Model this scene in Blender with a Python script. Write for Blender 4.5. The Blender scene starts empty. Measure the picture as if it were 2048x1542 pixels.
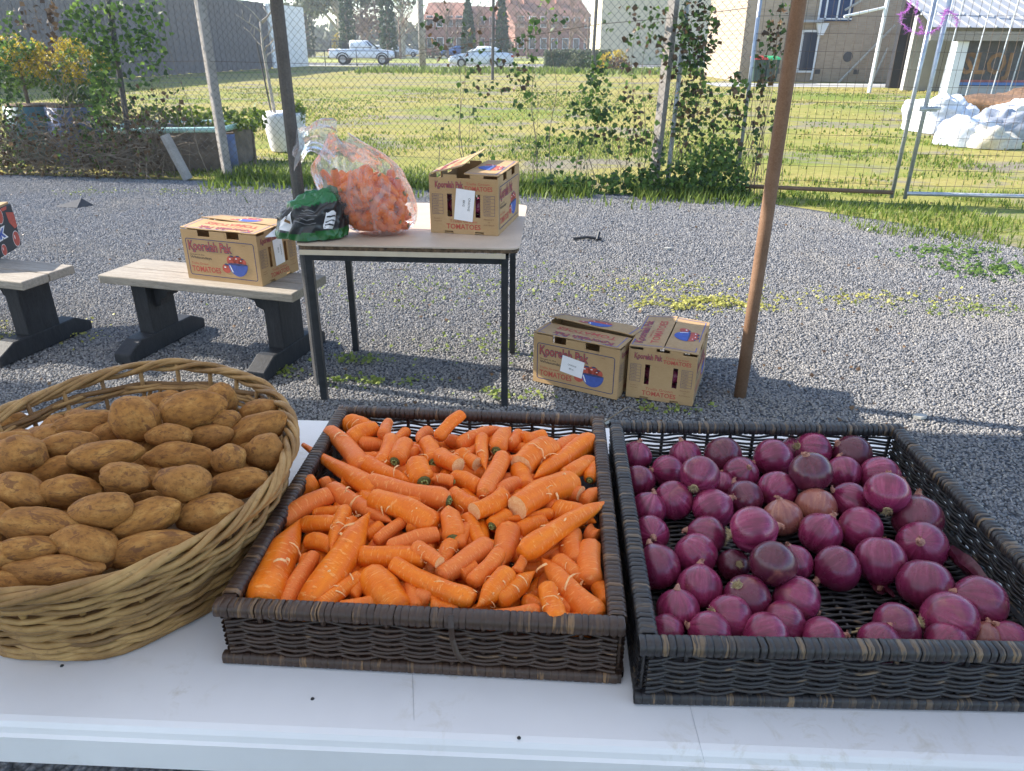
import bpy, bmesh, math, random
from mathutils import Vector, Matrix, Euler, noise
R = math.radians
random.seed(7)
scn = bpy.context.scene
COL = scn.collection

# ------------------------------------------------------------------ camera
CAM_H = 1.5
FPX = 1473.0            # focal length in photo pixels (photo is 2048 x 1542)
PITCH, ROLL = 24.8, 0.35
cam = bpy.data.cameras.new('camera')
cam.sensor_width = 36.0
cam.lens = FPX / 2048 * 36.0
cam.clip_start, cam.clip_end = 0.05, 1500
camo = bpy.data.objects.new('camera', cam)
COL.objects.link(camo)
CROT = Matrix.Rotation(R(90 - PITCH), 3, 'X') @ Matrix.Rotation(R(ROLL), 3, 'Z')
camo.matrix_world = Matrix.Translation((0, 0, CAM_H)) @ CROT.to_4x4()
scn.camera = camo

# ------------------------------------------------------------------ sky, sun, exposure
SUN_EL = 31.0
SUN_TO = Vector((-0.963, 0.269, 0)).normalized()          # towards the sun, on the ground plane
sun_dir = SUN_TO * math.cos(R(SUN_EL)) + Vector((0, 0, math.sin(R(SUN_EL))))
world = bpy.data.worlds.new('World')
scn.world = world
world.use_nodes = True
wn = world.node_tree
bg = wn.nodes['Background']
sky = wn.nodes.new('ShaderNodeTexSky')
sky.sky_type = 'NISHITA'
sky.sun_disc = False
sky.sun_elevation = R(SUN_EL)
sky.sun_rotation = math.atan2(SUN_TO.x, SUN_TO.y)
sky.altitude = 50
sky.air_density, sky.dust_density, sky.ozone_density = 1.0, .35, 2.5
wn.links.new(sky.outputs[0], bg.inputs[0])
bg.inputs[1].default_value = 0.15
sl = bpy.data.lights.new('sun', 'SUN')
sl.energy = 5.0
sl.angle = R(0.55)
sl.color = (1.0, 0.93, 0.82)
so = bpy.data.objects.new('sun', sl)
COL.objects.link(so)
so.rotation_euler = (-sun_dir).to_track_quat('-Z', 'Y').to_euler()
so.location = sun_dir * 40
vs = scn.view_settings
vs.view_transform = 'Standard'
vs.look = 'None'
vs.exposure = 1.36
vs.gamma = 1.0
vs.use_curve_mapping = False
scn.cycles.max_bounces = 8
scn.cycles.transparent_max_bounces = 24
scn.cycles.use_denoising = True

# ------------------------------------------------------------------ layout helpers: where a sight line meets a real plane
def ray(px, py):
    return (CROT @ Vector(((px - 1024) / FPX, -(py - 771) / FPX, -1.0))).normalized()
def W(px, py, z=0.0):
    d = ray(px, py); t = (z - CAM_H) / d.z
    return Vector((0, 0, CAM_H)) + d * t
def WY(px, py, y):
    d = ray(px, py); t = y / d.y
    return Vector((0, 0, CAM_H)) + d * t
def WPL(px, py, p0, nrm):
    o = Vector((0, 0, CAM_H)); d = ray(px, py)
    return o + d * ((Vector(p0) - o).dot(nrm) / d.dot(nrm))
def zc(p):
    return -(CROT.transposed() @ (Vector(p) - Vector((0, 0, CAM_H)))).z
def fbm(v, o=3):
    return noise.fractal(v, 1.0, 2.0, o)

# ------------------------------------------------------------------ object helpers
def tag(o, label=None, cat=None, group=None, kind=None):
    if label: o['label'] = label
    if cat: o['category'] = cat
    if group: o['group'] = group
    if kind: o['kind'] = kind
    return o
def empty(name, loc=(0, 0, 0), rz=0.0):
    o = bpy.data.objects.new(name, None); COL.objects.link(o)
    o.empty_display_size = 0.05
    o.location = loc; o.rotation_euler = (0, 0, rz)
    return o
def link(name, me, parent=None, mat=None):
    o = bpy.data.objects.new(name, me); COL.objects.link(o)
    if parent: o.parent = parent
    if mat is not None and len(me.materials) == 0: me.materials.append(mat)
    return o
def copy_tree(o, parent=None):
    c = o.copy(); COL.objects.link(c); c.parent = parent
    for ch in o.children:
        copy_tree(ch, c)
    return c

class MB:
    def __init__(s): s.v = []; s.f = []; s.m = []
    def add(s, vs_, fs, mi=0):
        b = len(s.v); s.v += [tuple(p) for p in vs_]
        for f in fs: s.f.append(tuple(i + b for i in f)); s.m.append(mi)
        return s
    def box(s, c, d, rot=None, mi=0):
        h = [x / 2 for x in d]; c = Vector(c)
        vs_ = []
        for sx in (-1, 1):
            for sy in (-1, 1):
                for sz in (-1, 1):
                    p = Vector((sx * h[0], sy * h[1], sz * h[2]))
                    if rot is not None: p = rot @ p
                    vs_.append(c + p)
        return s.add(vs_, [(0, 1, 3, 2), (4, 6, 7, 5), (0, 4, 5, 1), (2, 3, 7, 6), (0, 2, 6, 4), (1, 5, 7, 3)], mi)
    def bx(s, x0, x1, y0, y1, z0, z1, mi=0):
        return s.box(((x0 + x1) / 2, (y0 + y1) / 2, (z0 + z1) / 2), (x1 - x0, y1 - y0, z1 - z0), None, mi)
    def tube(s, path, rad, n=8, caps=True, mi=0, up=None, squash=1.0, closed=False):
        path = [Vector(p) for p in path]; m = len(path)
        rads = rad if isinstance(rad, (list, tuple)) else [rad] * m
        vs_ = []; prev = None
        for i, p in enumerate(path):
            if closed: t = path[(i + 1) % m] - path[i - 1]
            else: t = path[min(i + 1, m - 1)] - path[max(i - 1, 0)]
            if t.length < 1e-9: t = Vector((0, 0, 1))
            t.normalize()
            if prev is None:
                a = Vector(up) if up else (Vector((0, 0, 1)) if abs(t.z) < .9 else Vector((1, 0, 0)))
            else: a = prev
            a = (a - t * a.dot(t))
            if a.length < 1e-6: a = Vector((1, 0, 0)) - t * t.x
            a.normalize(); prev = a; b = t.cross(a)
            for k in range(n):
                an = 2 * math.pi * k / n
                vs_.append(p + a * (math.cos(an) * rads[i] * squash) + b * (math.sin(an) * rads[i]))
        fs = []
        for i in range(m if closed else m - 1):
            j = (i + 1) % m
            for k in range(n):
                l = (k + 1) % n
                fs.append((i * n + k, i * n + l, j * n + l, j * n + k))
        if caps and not closed:
            fs.append(tuple(range(n - 1, -1, -1))); fs.append(tuple((m - 1) * n + k for k in range(n)))
        return s.add(vs_, fs, mi)
    def prism(s, pts, z0, z1, mat=None, mi=0):
        n = len(pts)
        vs_ = [Vector((x, y, z0)) for x, y in pts] + [Vector((x, y, z1)) for x, y in pts]
        if mat is not None: vs_ = [mat @ p for p in vs_]
        fs = [tuple(range(n - 1, -1, -1)), tuple(range(n, 2 * n))]
        for k in range(n):
            l = (k + 1) % n; fs.append((k, l, n + l, n + k))
        return s.add(vs_, fs, mi)
    def mesh(s, me, M, mi=0):
        return s.add([M @ v.co for v in me.vertices], [tuple(p.vertices) for p in me.polygons], mi)
    def grid(s, fn, nu, nv, mi=0, closed_u=False):
        vs_ = [fn(i / (nu if closed_u else nu - 1), j / (nv - 1)) for j in range(nv) for i in range(nu)]
        fs = []
        for j in range(nv - 1):
            for i in range(nu if closed_u else nu - 1):
                k = (i + 1) % nu
                fs.append((j * nu + i, j * nu + k, (j + 1) * nu + k, (j + 1) * nu + i))
        return s.add(vs_, fs, mi)
    def data(s, name, mats, smooth=False):
        me = bpy.data.meshes.new(name)
        me.from_pydata(s.v, [], s.f)
        if not isinstance(mats, (list, tuple)): mats = [mats]
        for m in mats: me.materials.append(m)
        if len(mats) > 1: me.polygons.foreach_set('material_index', s.m)
        if smooth: me.polygons.foreach_set('use_smooth', [True] * len(me.polygons))
        me.update()
        return me
    def build(s, name, mats, parent=None, smooth=False):
        return link(name, s.data(name, mats, smooth), parent)

def bevel(o, w=0.003, seg=2):
    m = o.modifiers.new('bevel', 'BEVEL'); m.width = w; m.segments = seg; m.limit_method = 'ANGLE'; m.angle_limit = R(40)
    return o

# ------------------------------------------------------------------ material helpers
class NT:
    def __init__(s, name):
        s.mat = bpy.data.materials.new(name); s.mat.use_nodes = True
        s.t = s.mat.node_tree; s.b = s.t.nodes['Principled BSDF']; s.out = s.t.nodes['Material Output']
    def n(s, typ, **kw):
        nd = s.t.nodes.new('ShaderNode' + typ)
        for k, v in kw.items(): setattr(nd, k, v)
        return nd
    def l(s, a, b): s.t.links.new(a, b)
    def inp(s, nd, key, v):
        if hasattr(v, 'is_linked'): s.l(v, nd.inputs[key])
        else: nd.inputs[key].default_value = v
    def co(s, kind='Object', scale=None):
        c = s.n('TexCoord').outputs[kind]
        if scale is not None:
            m = s.n('Mapping'); s.l(c, m.inputs[0]); m.inputs[3].default_value = scale; c = m.outputs[0]
        return c
    def noise(s, vec, scale, detail=4, rough=.55, dist=0.0):
        nd = s.n('TexNoise'); s.l(vec, nd.inputs['Vector'])
        nd.inputs['Scale'].default_value = scale; nd.inputs['Detail'].default_value = detail
        nd.inputs['Roughness'].default_value = rough; nd.inputs['Distortion'].default_value = dist
        return nd.outputs[0]
    def ramp(s, fac, stops, interp='LINEAR'):
        nd = s.n('ValToRGB'); s.l(fac, nd.inputs[0]); cr = nd.color_ramp; cr.interpolation = interp
        while len(cr.elements) < len(stops): cr.elements.new(.5)
        for e, (p, c) in zip(cr.elements, stops):
            e.position = p; e.color = c if len(c) == 4 else (*c, 1)
        return nd.outputs[0]
    def mix(s, fac, a, b, mode='MIX'):
        nd = s.n('MixRGB', blend_type=mode); s.inp(nd, 0, fac)
        for k, v in ((1, a), (2, b)):
            s.inp(nd, k, v if hasattr(v, 'is_linked') else (*v, 1) if len(v) == 3 else v)
        return nd.outputs[0]
    def math(s, op, a, b=0.0):
        nd = s.n('Math', operation=op); s.inp(nd, 0, a); s.inp(nd, 1, b); return nd.outputs[0]
    def bump(s, h, strength=.3, dist=.01):
        nd = s.n('Bump'); s.l(h, nd.inputs['Height']); nd.inputs['Strength'].default_value = strength; nd.inputs['Distance'].default_value = dist
        s.l(nd.outputs[0], s.b.inputs['Normal']); return nd
    def set(s, color=None, rough=None, metal=None, spec=None, **kw):
        if color is not None: s.inp(s.b, 'Base Color', color if hasattr(color, 'is_linked') else (*color, 1))
        if rough is not None: s.inp(s.b, 'Roughness', rough)
        if metal is not None: s.b.inputs['Metallic'].default_value = metal
        if spec is not None: s.b.inputs['Specular IOR Level'].default_value = spec
        for k, v in kw.items(): s.inp(s.b, k.replace('_', ' '), v)
        return s.mat
    def rnd(s): return s.n('ObjectInfo').outputs['Random']

def simple(name, c, rough=.6, metal=0, vary=.12, scale=30, bump=0):
    t = NT(name); co = t.co()
    f = t.noise(co, scale, 4)
    lo = tuple(x * (1 - vary) for x in c); hi = tuple(min(1, x * (1 + vary)) for x in c)
    t.set(t.ramp(f, [(.3, lo), (.7, hi)]), rough, metal)
    if bump: t.bump(f, bump, .004)
    return t.mat

M = {}
# ================================================================== materials
def mat_gravel():
    t = NT('gravel_bed'); co = t.co('Object')
    v = t.n('TexVoronoi'); t.l(co, v.inputs['Vector']); v.inputs['Scale'].default_value = 62
    big = t.noise(co, .9, 4)
    cell = t.ramp(v.outputs['Color'], [(0, (.11, .11, .118)), (.5, (.19, .186, .19)), (1, (.31, .3, .295))])
    dust = t.mix(t.ramp(big, [(.45, (0, 0, 0)), (.75, (.6, .6, .6))]), cell, (.19, .178, .165))
    gap = t.ramp(v.outputs['Distance'], [(.2, (1, 1, 1)), (.75, (.25, .25, .25))])
    t.set(t.mix(1, dust, gap, 'MULTIPLY'), .9, spec=.25)
    h = t.math('SUBTRACT', 1.0, v.outputs['Distance'])
    t.bump(h, .9, .02)
    return t.mat
M['gravel'] = mat_gravel()
def mat_stone():
    t = NT('gravel_stone'); r = t.rnd(); co = t.co()
    c = t.ramp(r, [(0, (.14, .138, .145)), (.35, (.2, .196, .2)), (.7, (.27, .262, .26)), (.95, (.36, .34, .32)), (1, (.52, .47, .4))])
    f = t.noise(co, 2, 3)
    gp = t.n('NewGeometry').outputs['Position']; du = t.noise(gp, 1.1, 5, .65, .5)
    c = t.mix(t.ramp(du, [(.48, (0, 0, 0)), (.68, (.55,) * 3)]), c, (.33, .29, .235))
    t.set(t.mix(.3, c, t.ramp(f, [(.3, (.06, .06, .07)), (.7, (.3, .3, .3))])), .85, spec=.3)
    return t.mat
M['stone'] = mat_stone()
def mat_field():
    t = NT('field_soil_and_turf'); co = t.co('Object')
    f = t.noise(co, 7, 6, .7); ff = t.noise(co, 26, 4, .7)
    streak = t.noise(t.co('Object', (.4, .8, 1)), .36, 6, .66, .9); patch = t.noise(t.co('Object', (.6, 1, 1)), .75, 5, .65, .6)
    fk = t.math('ADD', t.math('MULTIPLY', f, .5), t.math('MULTIPLY', ff, .5))
    soil = t.ramp(fk, [(.35, (.17, .145, .115)), (.65, (.27, .235, .19))])
    grass = t.ramp(fk, [(.33, (.1, .14, .022)), (.5, (.18, .22, .04)), (.68, (.27, .29, .07))])
    dry = t.ramp(fk, [(.33, (.24, .205, .055)), (.65, (.38, .325, .11))])
    g1 = t.mix(t.ramp(streak, [(.36, (0, 0, 0)), (.54, (1, 1, 1))]), grass, dry)
    g2 = t.mix(t.ramp(patch, [(.52, (0, 0, 0)), (.62, (.9, .9, .9))]), g1, soil)
    t.set(g2, .95, spec=.1)
    t.bump(fk, .5, .04)
    return t.mat
M['field'] = mat_field()
def mat_leaf(name, lo, hi, trans=.35):
    t = NT(name); r = t.rnd(); co = t.co()
    f = t.noise(co, 6.0, 3)
    g = t.n('NewGeometry').outputs['Random Per Island']
    k = t.math('ADD', t.math('MULTIPLY', f, .35), t.math('MULTIPLY', g, .65))
    c = t.ramp(k, [(.12, lo), (.85, hi)])
    t.set(c, .5, spec=.3)
    tr = t.n('BsdfTranslucent'); t.l(c, tr.inputs[0])
    mx = t.n('MixShader'); mx.inputs[0].default_value = trans
    t.l(t.b.outputs[0], mx.inputs[1]); t.l(tr.outputs[0], mx.inputs[2]); t.l(mx.outputs[0], t.out.inputs[0])
    return t.mat
M['leaf_green'] = mat_leaf('ivy_leaf', (.05, .11, .025), (.22, .33, .07), .5)
M['leaf_dark'] = mat_leaf('dark_leaf', (.03, .06, .025), (.1, .16, .045), .4)
M['leaf_brown'] = mat_leaf('dry_leaf', (.05, .03, .02), (.2, .12, .06), .2)
M['leaf_yellow'] = mat_leaf('yellow_blossom', (.35, .25, .02), (.62, .46, .05), .4)
M['grass'] = mat_leaf('grass_blade', (.07, .12, .015), (.24, .3, .055), .45)
M['grass_dry'] = mat_leaf('dry_grass_blade', (.22, .2, .05), (.5, .44, .14), .4)
M['weed'] = mat_leaf('yard_weed', (.12, .18, .03), (.34, .38, .1), .4)
M['moss'] = mat_leaf('yellow_weed', (.25, .25, .05), (.52, .48, .13), .3)
M['gum_leaf'] = mat_leaf('gum_leaf', (.05, .07, .035), (.15, .17, .09), .3)
M['cypress_leaf'] = mat_leaf('cypress_leaf', (.015, .04, .018), (.05, .09, .035), .15)
M['twig'] = simple('dead_twig', (.2, .155, .11), .9, vary=.4, scale=8)
M['bare_twig'] = simple('bare_winter_twig', (.26, .18, .14), .9, vary=.3, scale=3)
M['bark'] = simple('bark', (.16, .12, .09), .95, vary=.35, scale=14, bump=.5)
M['pale_bark'] = simple('pale_bark', (.38, .33, .27), .9, vary=.3, scale=10, bump=.4)

def mat_potato():
    t = NT('potato_skin'); co = t.co('Object'); r = t.rnd()
    off = t.n('VectorMath', operation='ADD'); t.l(co, off.inputs[0])
    cx = t.n('CombineXYZ')
    for i in range(3): t.l(t.math('MULTIPLY', r, 13.0 + 7 * i), cx.inputs[i])
    t.l(cx.outputs[0], off.inputs[1]); v = off.outputs[0]
    n1 = t.noise(v, 3.2, 5, .6); n2 = t.noise(v, 11, 6, .75); n3 = t.noise(v, 2.6, 4, .6, 1.2); n4 = t.noise(v, 42, 3, .7)
    base = t.ramp(n1, [(.3, (.21, .085, .018)), (.52, (.36, .16, .038)), (.72, (.5, .27, .08))])
    base = t.mix(t.math('MULTIPLY', r, .35), base, (.34, .16, .05))
    dirt = t.ramp(n2, [(.48, (0, 0, 0)), (.66, (.8, .8, .8))])
    c = t.mix(dirt, base, (.13, .055, .018))
    scab = t.ramp(n3, [(.6, (0, 0, 0)), (.615, (1, 1, 1))])
    c = t.mix(t.math('MULTIPLY', scab, .75), c, (.15, .062, .025))
    c = t.mix(t.ramp(n4, [(.62, (0, 0, 0)), (.75, (.6, .6, .6))]), c, (.12, .06, .03))
    t.set(c, .72, spec=.25)
    t.bump(t.math('ADD', t.math('MULTIPLY', n2, .6), t.math('MULTIPLY', n4, .4)), .35, .003)
    return t.mat
M['potato'] = mat_potato()
def mat_carrot():
    # carrots are modelled along local z (crown at z=0)
    t = NT('carrot_skin'); co = t.co('Object'); r = t.rnd()
    off = t.n('VectorMath', operation='ADD'); t.l(co, off.inputs[0])
    cx = t.n('CombineXYZ')
    for i in range(3): t.l(t.math('MULTIPLY', r, 9.0 + 5 * i), cx.inputs[i])
    t.l(cx.outputs[0], off.inputs[1]); v = off.outputs[0]
    mp = t.n('Mapping'); t.l(v, mp.inputs[0]); mp.inputs[3].default_value = (2.6, 2.6, 34)
    ring = t.noise(mp.outputs[0], 1.0, 3, .65)
    m2 = t.n('Mapping'); t.l(v, m2.inputs[0]); m2.inputs[3].default_value = (11, 11, 30)
    n1 = t.noise(v, 3, 4); n2 = t.noise(m2.outputs[0], 1.0, 4, .75)
    base = t.ramp(n1, [(.3, (.76, .14, .004)), (.7, (.88, .225, .01))])
    base = t.mix(t.ramp(r, [(0, (0, 0, 0)), (.55, (.1, .1, .1)), (1, (.75, .75, .75))]), base, (.78, .19, .05))
    c = t.mix(t.ramp(ring, [(.57, (0, 0, 0)), (.66, (.5, .5, .5))]), base, (.93, .45, .15))
    groove = t.ramp(t.noise(mp.outputs[0], 2.2, 2), [(.28, (.7, .7, .7)), (.4, (0, 0, 0))])
    c = t.mix(groove, c, (.6, .13, .01))
    c = t.mix(t.ramp(n2, [(.62, (0, 0, 0)), (.74, (.45, .45, .45))]), c, (.93, .5, .22))
    t.set(c, .45, spec=.28)
    t.b.inputs['Subsurface Weight'].default_value = .05
    t.b.inputs['Subsurface Radius'].default_value = (.01, .004, .001)
    t.b.inputs['Subsurface Scale'].default_value = .6
    t.bump(ring, .35, .0025)
    return t.mat
M['carrot'] = mat_carrot()
def mat_cut():
    t = NT('carrot_broken_end'); co = t.co()
    f = t.noise(co, 9, 5, .7)
    t.set(t.ramp(f, [(.3, (.8, .33, .09)), (.7, (.92, .6, .3))]), .6); t.bump(f, .6, .003)
    return t.mat
M['carrot_cut'] = mat_cut()
M['carrot_crown'] = simple('carrot_crown', (.16, .15, .04), .8, vary=.6, scale=120, bump=.5)
M['carrot_stalk'] = simple('carrot_stalk', (.3, .34, .1), .7, vary=.4, scale=90)
def mat_onion(name, a, b, c3):
    # onions stand along local z; streaks follow the meridians
    t = NT(name); co = t.co('Object'); r = t.rnd()
    sp = t.n('SeparateXYZ'); t.l(co, sp.inputs[0])
    ang = t.math('ARCTAN2', sp.outputs[1], sp.outputs[0])
    cx = t.n('CombineXYZ')
    t.l(t.math('MULTIPLY', t.math('COSINE', ang), 1.0), cx.inputs[0])
    t.l(t.math('MULTIPLY', t.math('SINE', ang), 1.0), cx.inputs[1])
    t.l(t.math('ADD', t.math('MULTIPLY', sp.outputs[2], .3), t.math('MULTIPLY', r, 37.0)), cx.inputs[2])
    st = t.noise(cx.outputs[0], 3.2, 4, .65)
    fine = t.noise(cx.outputs[0], 11, 3, .6)
    pat = t.noise(co, 3.0, 4, .6)
    base = t.ramp(st, [(.3, a), (.55, b), (.78, c3)])
    base = t.mix(t.ramp(fine, [(.55, (0, 0, 0)), (.7, (.5, .5, .5))]), base, c3)
    base = t.mix(t.ramp(pat, [(.5, (0, 0, 0)), (.72, (.6, .6, .6))]), base, a)
    base = t.mix(t.ramp(r, [(0, (.75,) * 3), (.3, (.25,) * 3), (.6, (0,) * 3)]), base, tuple(x * .8 for x in a))
    br = t.noise(co, 1.6, 4, .6, .8)
    base = t.mix(t.ramp(br, [(.6, (0, 0, 0)), (.72, (.55,) * 3)]), base, (.3, .12, .08))
    t.set(base, t.ramp(pat, [(.3, (.2,) * 3), (.7, (.38,) * 3)]), spec=.55)
    t.b.inputs['Coat Weight'].default_value = .18
    t.b.inputs['Coat Roughness'].default_value = .25
    t.bump(st, .25, .002)
    return t.mat
M['onion'] = mat_onion('red_onion_skin', (.115, .01, .035), (.25, .024, .085), (.42, .1, .19))
M['onion_dark'] = mat_onion('dark_onion_skin', (.075, .01, .025), (.15, .02, .048), (.25, .06, .1))
M['onion_tan'] = mat_onion('tan_onion_skin', (.22, .06, .06), (.36, .13, .09), (.5, .24, .14))
M['onion_root'] = simple('onion_root_hair', (.42, .33, .18), .9, vary=.4, scale=150)
M['onion_neck'] = simple('onion_papery_neck', (.36, .17, .12), .7, vary=.5, scale=100)
def mat_plastic_white():
    t = NT('white_table_plastic'); co = t.co('Object')
    f = t.noise(co, 3, 5, .6); s = t.noise(t.co('Object', (1, 1, 1)), 26, 5, .75, .6); g = t.noise(co, 400, 2)
    c = t.ramp(f, [(.3, (.67, .66, .67)), (.7, (.77, .76, .765))])
    stain = t.ramp(s, [(.52, (0, 0, 0)), (.7, (.6, .6, .6))])
    big = t.ramp(t.noise(co, 4.2, 3), [(.5, (0, 0, 0)), (.62, (1, 1, 1))])
    c = t.mix(t.mix(1, stain, big, 'MULTIPLY'), c, (.5, .45, .36))
    t.set(c, .42, spec=.4); t.bump(g, .08, .001)
    return t.mat
M['table_white'] = mat_plastic_white()
def mat_cane():
    t = NT('basket_cane'); co = t.co('Object'); r = t.rnd()
    n1 = t.noise(co, 14, 5, .65); n2 = t.noise(co, 90, 4, .7)
    a = t.ramp(n1, [(.25, (.15, .075, .025)), (.5, (.35, .2, .07)), (.75, (.52, .33, .13))])
    a = t.mix(t.ramp(r, [(0, (0, 0, 0)), (.5, (.15,) * 3), (1, (.8,) * 3)]), a, (.13, .065, .025))
    a = t.mix(t.ramp(n2, [(.6, (0, 0, 0)), (.72, (.7, .7, .7))]), a, (.13, .07, .03))
    t.set(a, .55, spec=.35); t.bump(n2, .3, .002)
    return t.mat
M['cane'] = mat_cane()
def mat_wicker(name, dark, mid, worn, wear=.6, mp=(75, 75, 75)):
    t = NT(name); r = t.rnd(); isl = t.n('NewGeometry').outputs['Random Per Island']; co = t.co('Object', mp)
    off = t.n('VectorMath', operation='ADD'); t.l(co, off.inputs[0]); cxx = t.n('CombineXYZ')
    k0 = t.math('ADD', t.math('MULTIPLY', r, 40.0), t.math('MULTIPLY', isl, 40.0))
    for i in range(3): t.l(k0, cxx.inputs[i])
    t.l(cxx.outputs[0], off.inputs[1]); co = off.outputs[0]
    n1 = t.noise(co, 1.0, 4, .6, .3)
    a = t.mix(isl, dark, mid)
    a = t.mix(t.math('MULTIPLY', r, .6), a, mid)
    strip = t.math('FRACT', t.math('MULTIPLY', t.math('ADD', r, isl), 17.3))
    amt = t.ramp(strip, [(.5, (0, 0, 0)), (1, (.75, .75, .75))])
    a = t.mix(t.mix(1, t.ramp(n1, [(wear - .04, (0, 0, 0)), (wear + .05, (.9, .9, .9))]), amt, 'MULTIPLY'), a, worn)
    t.set(a, .42, spec=.45); t.bump(n1, .25, .002)
    return t.mat
for k_, dk_, md_, wn_ in (('wicker_brown', (.022, .014, .012), (.06, .034, .024), (.3, .17, .075)), ('wicker_black', (.014, .015, .019), (.036, .032, .033), (.28, .18, .09))):
    M[k_] = mat_wicker(k_, dk_, md_, wn_, .62, (30, 30, 120))
    M[k_ + '_wrap'] = mat_wicker(k_ + '_wrap', dk_, md_, wn_, .53, (260, 22, 22))
def mat_card():
    t = NT('corrugated_card'); co = t.co('Object')
    f = t.noise(co, 7, 5); g = t.noise(t.co('Object', (1, 1, 12)), 60, 3)
    t.set(t.mix(.3, t.ramp(f, [(.3, (.37, .235, .115)), (.7, (.46, .305, .16))]), t.ramp(g, [(.3, (.33, .2, .1)), (.7, (.5, .34, .19))])), .8, spec=.2)
    t.bump(g, .1, .002)
    return t.mat
M['card'] = mat_card()
M['card_inside'] = simple('card_inside', (.3, .2, .11), .9)
M['ink_red'] = simple('red_ink', (.42, .075, .05), .75, vary=.2, scale=60)
M['ink_navy'] = simple('navy_ink', (.045, .05, .12), .75, vary=.2, scale=60)
M['ink_blue'] = simple('blue_ink', (.05, .09, .34), .7, vary=.15, scale=60)
M['ink_white'] = simple('white_ink', (.75, .72, .7), .7)
M['ink_grey'] = simple('grey_ink', (.2, .2, .21), .7)
M['ink_black'] = simple('black_ink', (.03, .03, .035), .7)
M['ink_brown'] = simple('brown_ink', (.2, .09, .05), .75)
M['paper'] = simple('paper_label', (.78, .77, .8), .6, vary=.03)
def mat_wood(name, a, b, scale=(1, 14, 14), s=6, rough=.75):
    t = NT(name); f = t.noise(t.co('Object', scale), s, 6, .65, .3); g = t.noise(t.co('Object', scale), s * 6, 3)
    t.set(t.mix(.35, t.ramp(f, [(.25, a), (.75, b)]), t.ramp(g, [(.35, a), (.65, b)])), rough, spec=.25)
    t.bump(f, .4, .004); return t.mat
M['bench_wood'] = mat_wood('weathered_bench_timber', (.17, .145, .12), (.42, .37, .31), (1.2, 16, 16), 5)
M['black_wood'] = mat_wood('black_painted_timber', (.012, .013, .016), (.04, .04, .045), (6, 6, 1), 8, .6)
M['black_steel'] = simple('black_painted_steel', (.018, .019, .023), .45, vary=.35, scale=25)
M['laminate'] = simple('worn_table_laminate', (.5, .4, .31), .6, vary=.12, scale=5)
M['edge_cream'] = simple('cream_edge_strip', (.55, .46, .34), .55, vary=.08, scale=10)
M['rotten_edge'] = simple('frayed_particle_board', (.1, .065, .04), .95, vary=.6, scale=60, bump=.8)
def mat_rust(name, a, b, c3, rough=.75):
    t = NT(name); co = t.co('Object'); f = t.noise(co, 7, 6, .7); g = t.noise(co, 160, 3, .7)
    t.set(t.mix(.4, t.ramp(f, [(.3, a), (.5, b), (.72, c3)]), t.ramp(g, [(.35, a), (.65, c3)])), rough, spec=.3)
    t.bump(g, .5, .003); return t.mat
M['rust'] = mat_rust('rusted_steel_pole', (.14, .075, .042), (.2, .112, .066), (.26, .155, .1))
M['dark_post'] = mat_rust('dark_weathered_post', (.05, .05, .052), (.085, .083, .085), (.14, .125, .115))
M['galv'] = simple('galvanised_steel', (.42, .44, .47), .42, metal=.55, vary=.2, scale=12)
M['wire'] = simple('fence_wire', (.11, .1, .09), .7, metal=0, vary=.3, scale=2)
M['rusty_wire'] = simple('rusty_fence_wire', (.1, .07, .05), .8, vary=.3, scale=2)
M['concrete'] = mat_rust('mossy_concrete_post', (.2, .18, .16), (.32, .29, .26), (.45, .41, .37), .9)
M['white_paint'] = simple('white_paint', (.72, .73, .75), .5, vary=.06, scale=4)
M['fabric'] = None
def mat_canopy():
    t = NT('canopy_fabric'); co = t.co('Object'); f = t.noise(co, 3, 4)
    c = t.ramp(f, [(.3, (.74, .75, .78)), (.7, (.8, .81, .83))])
    t.set(c, .8, spec=.2)
    tr = t.n('BsdfTranslucent'); t.l(c, tr.inputs[0])
    mx = t.n('MixShader'); mx.inputs[0].default_value = .42
    t.l(t.b.outputs[0], mx.inputs[1]); t.l(tr.outputs[0], mx.inputs[2]); t.l(mx.outputs[0], t.out.inputs[0])
    return t.mat
M['fabric'] = mat_canopy()
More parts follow.
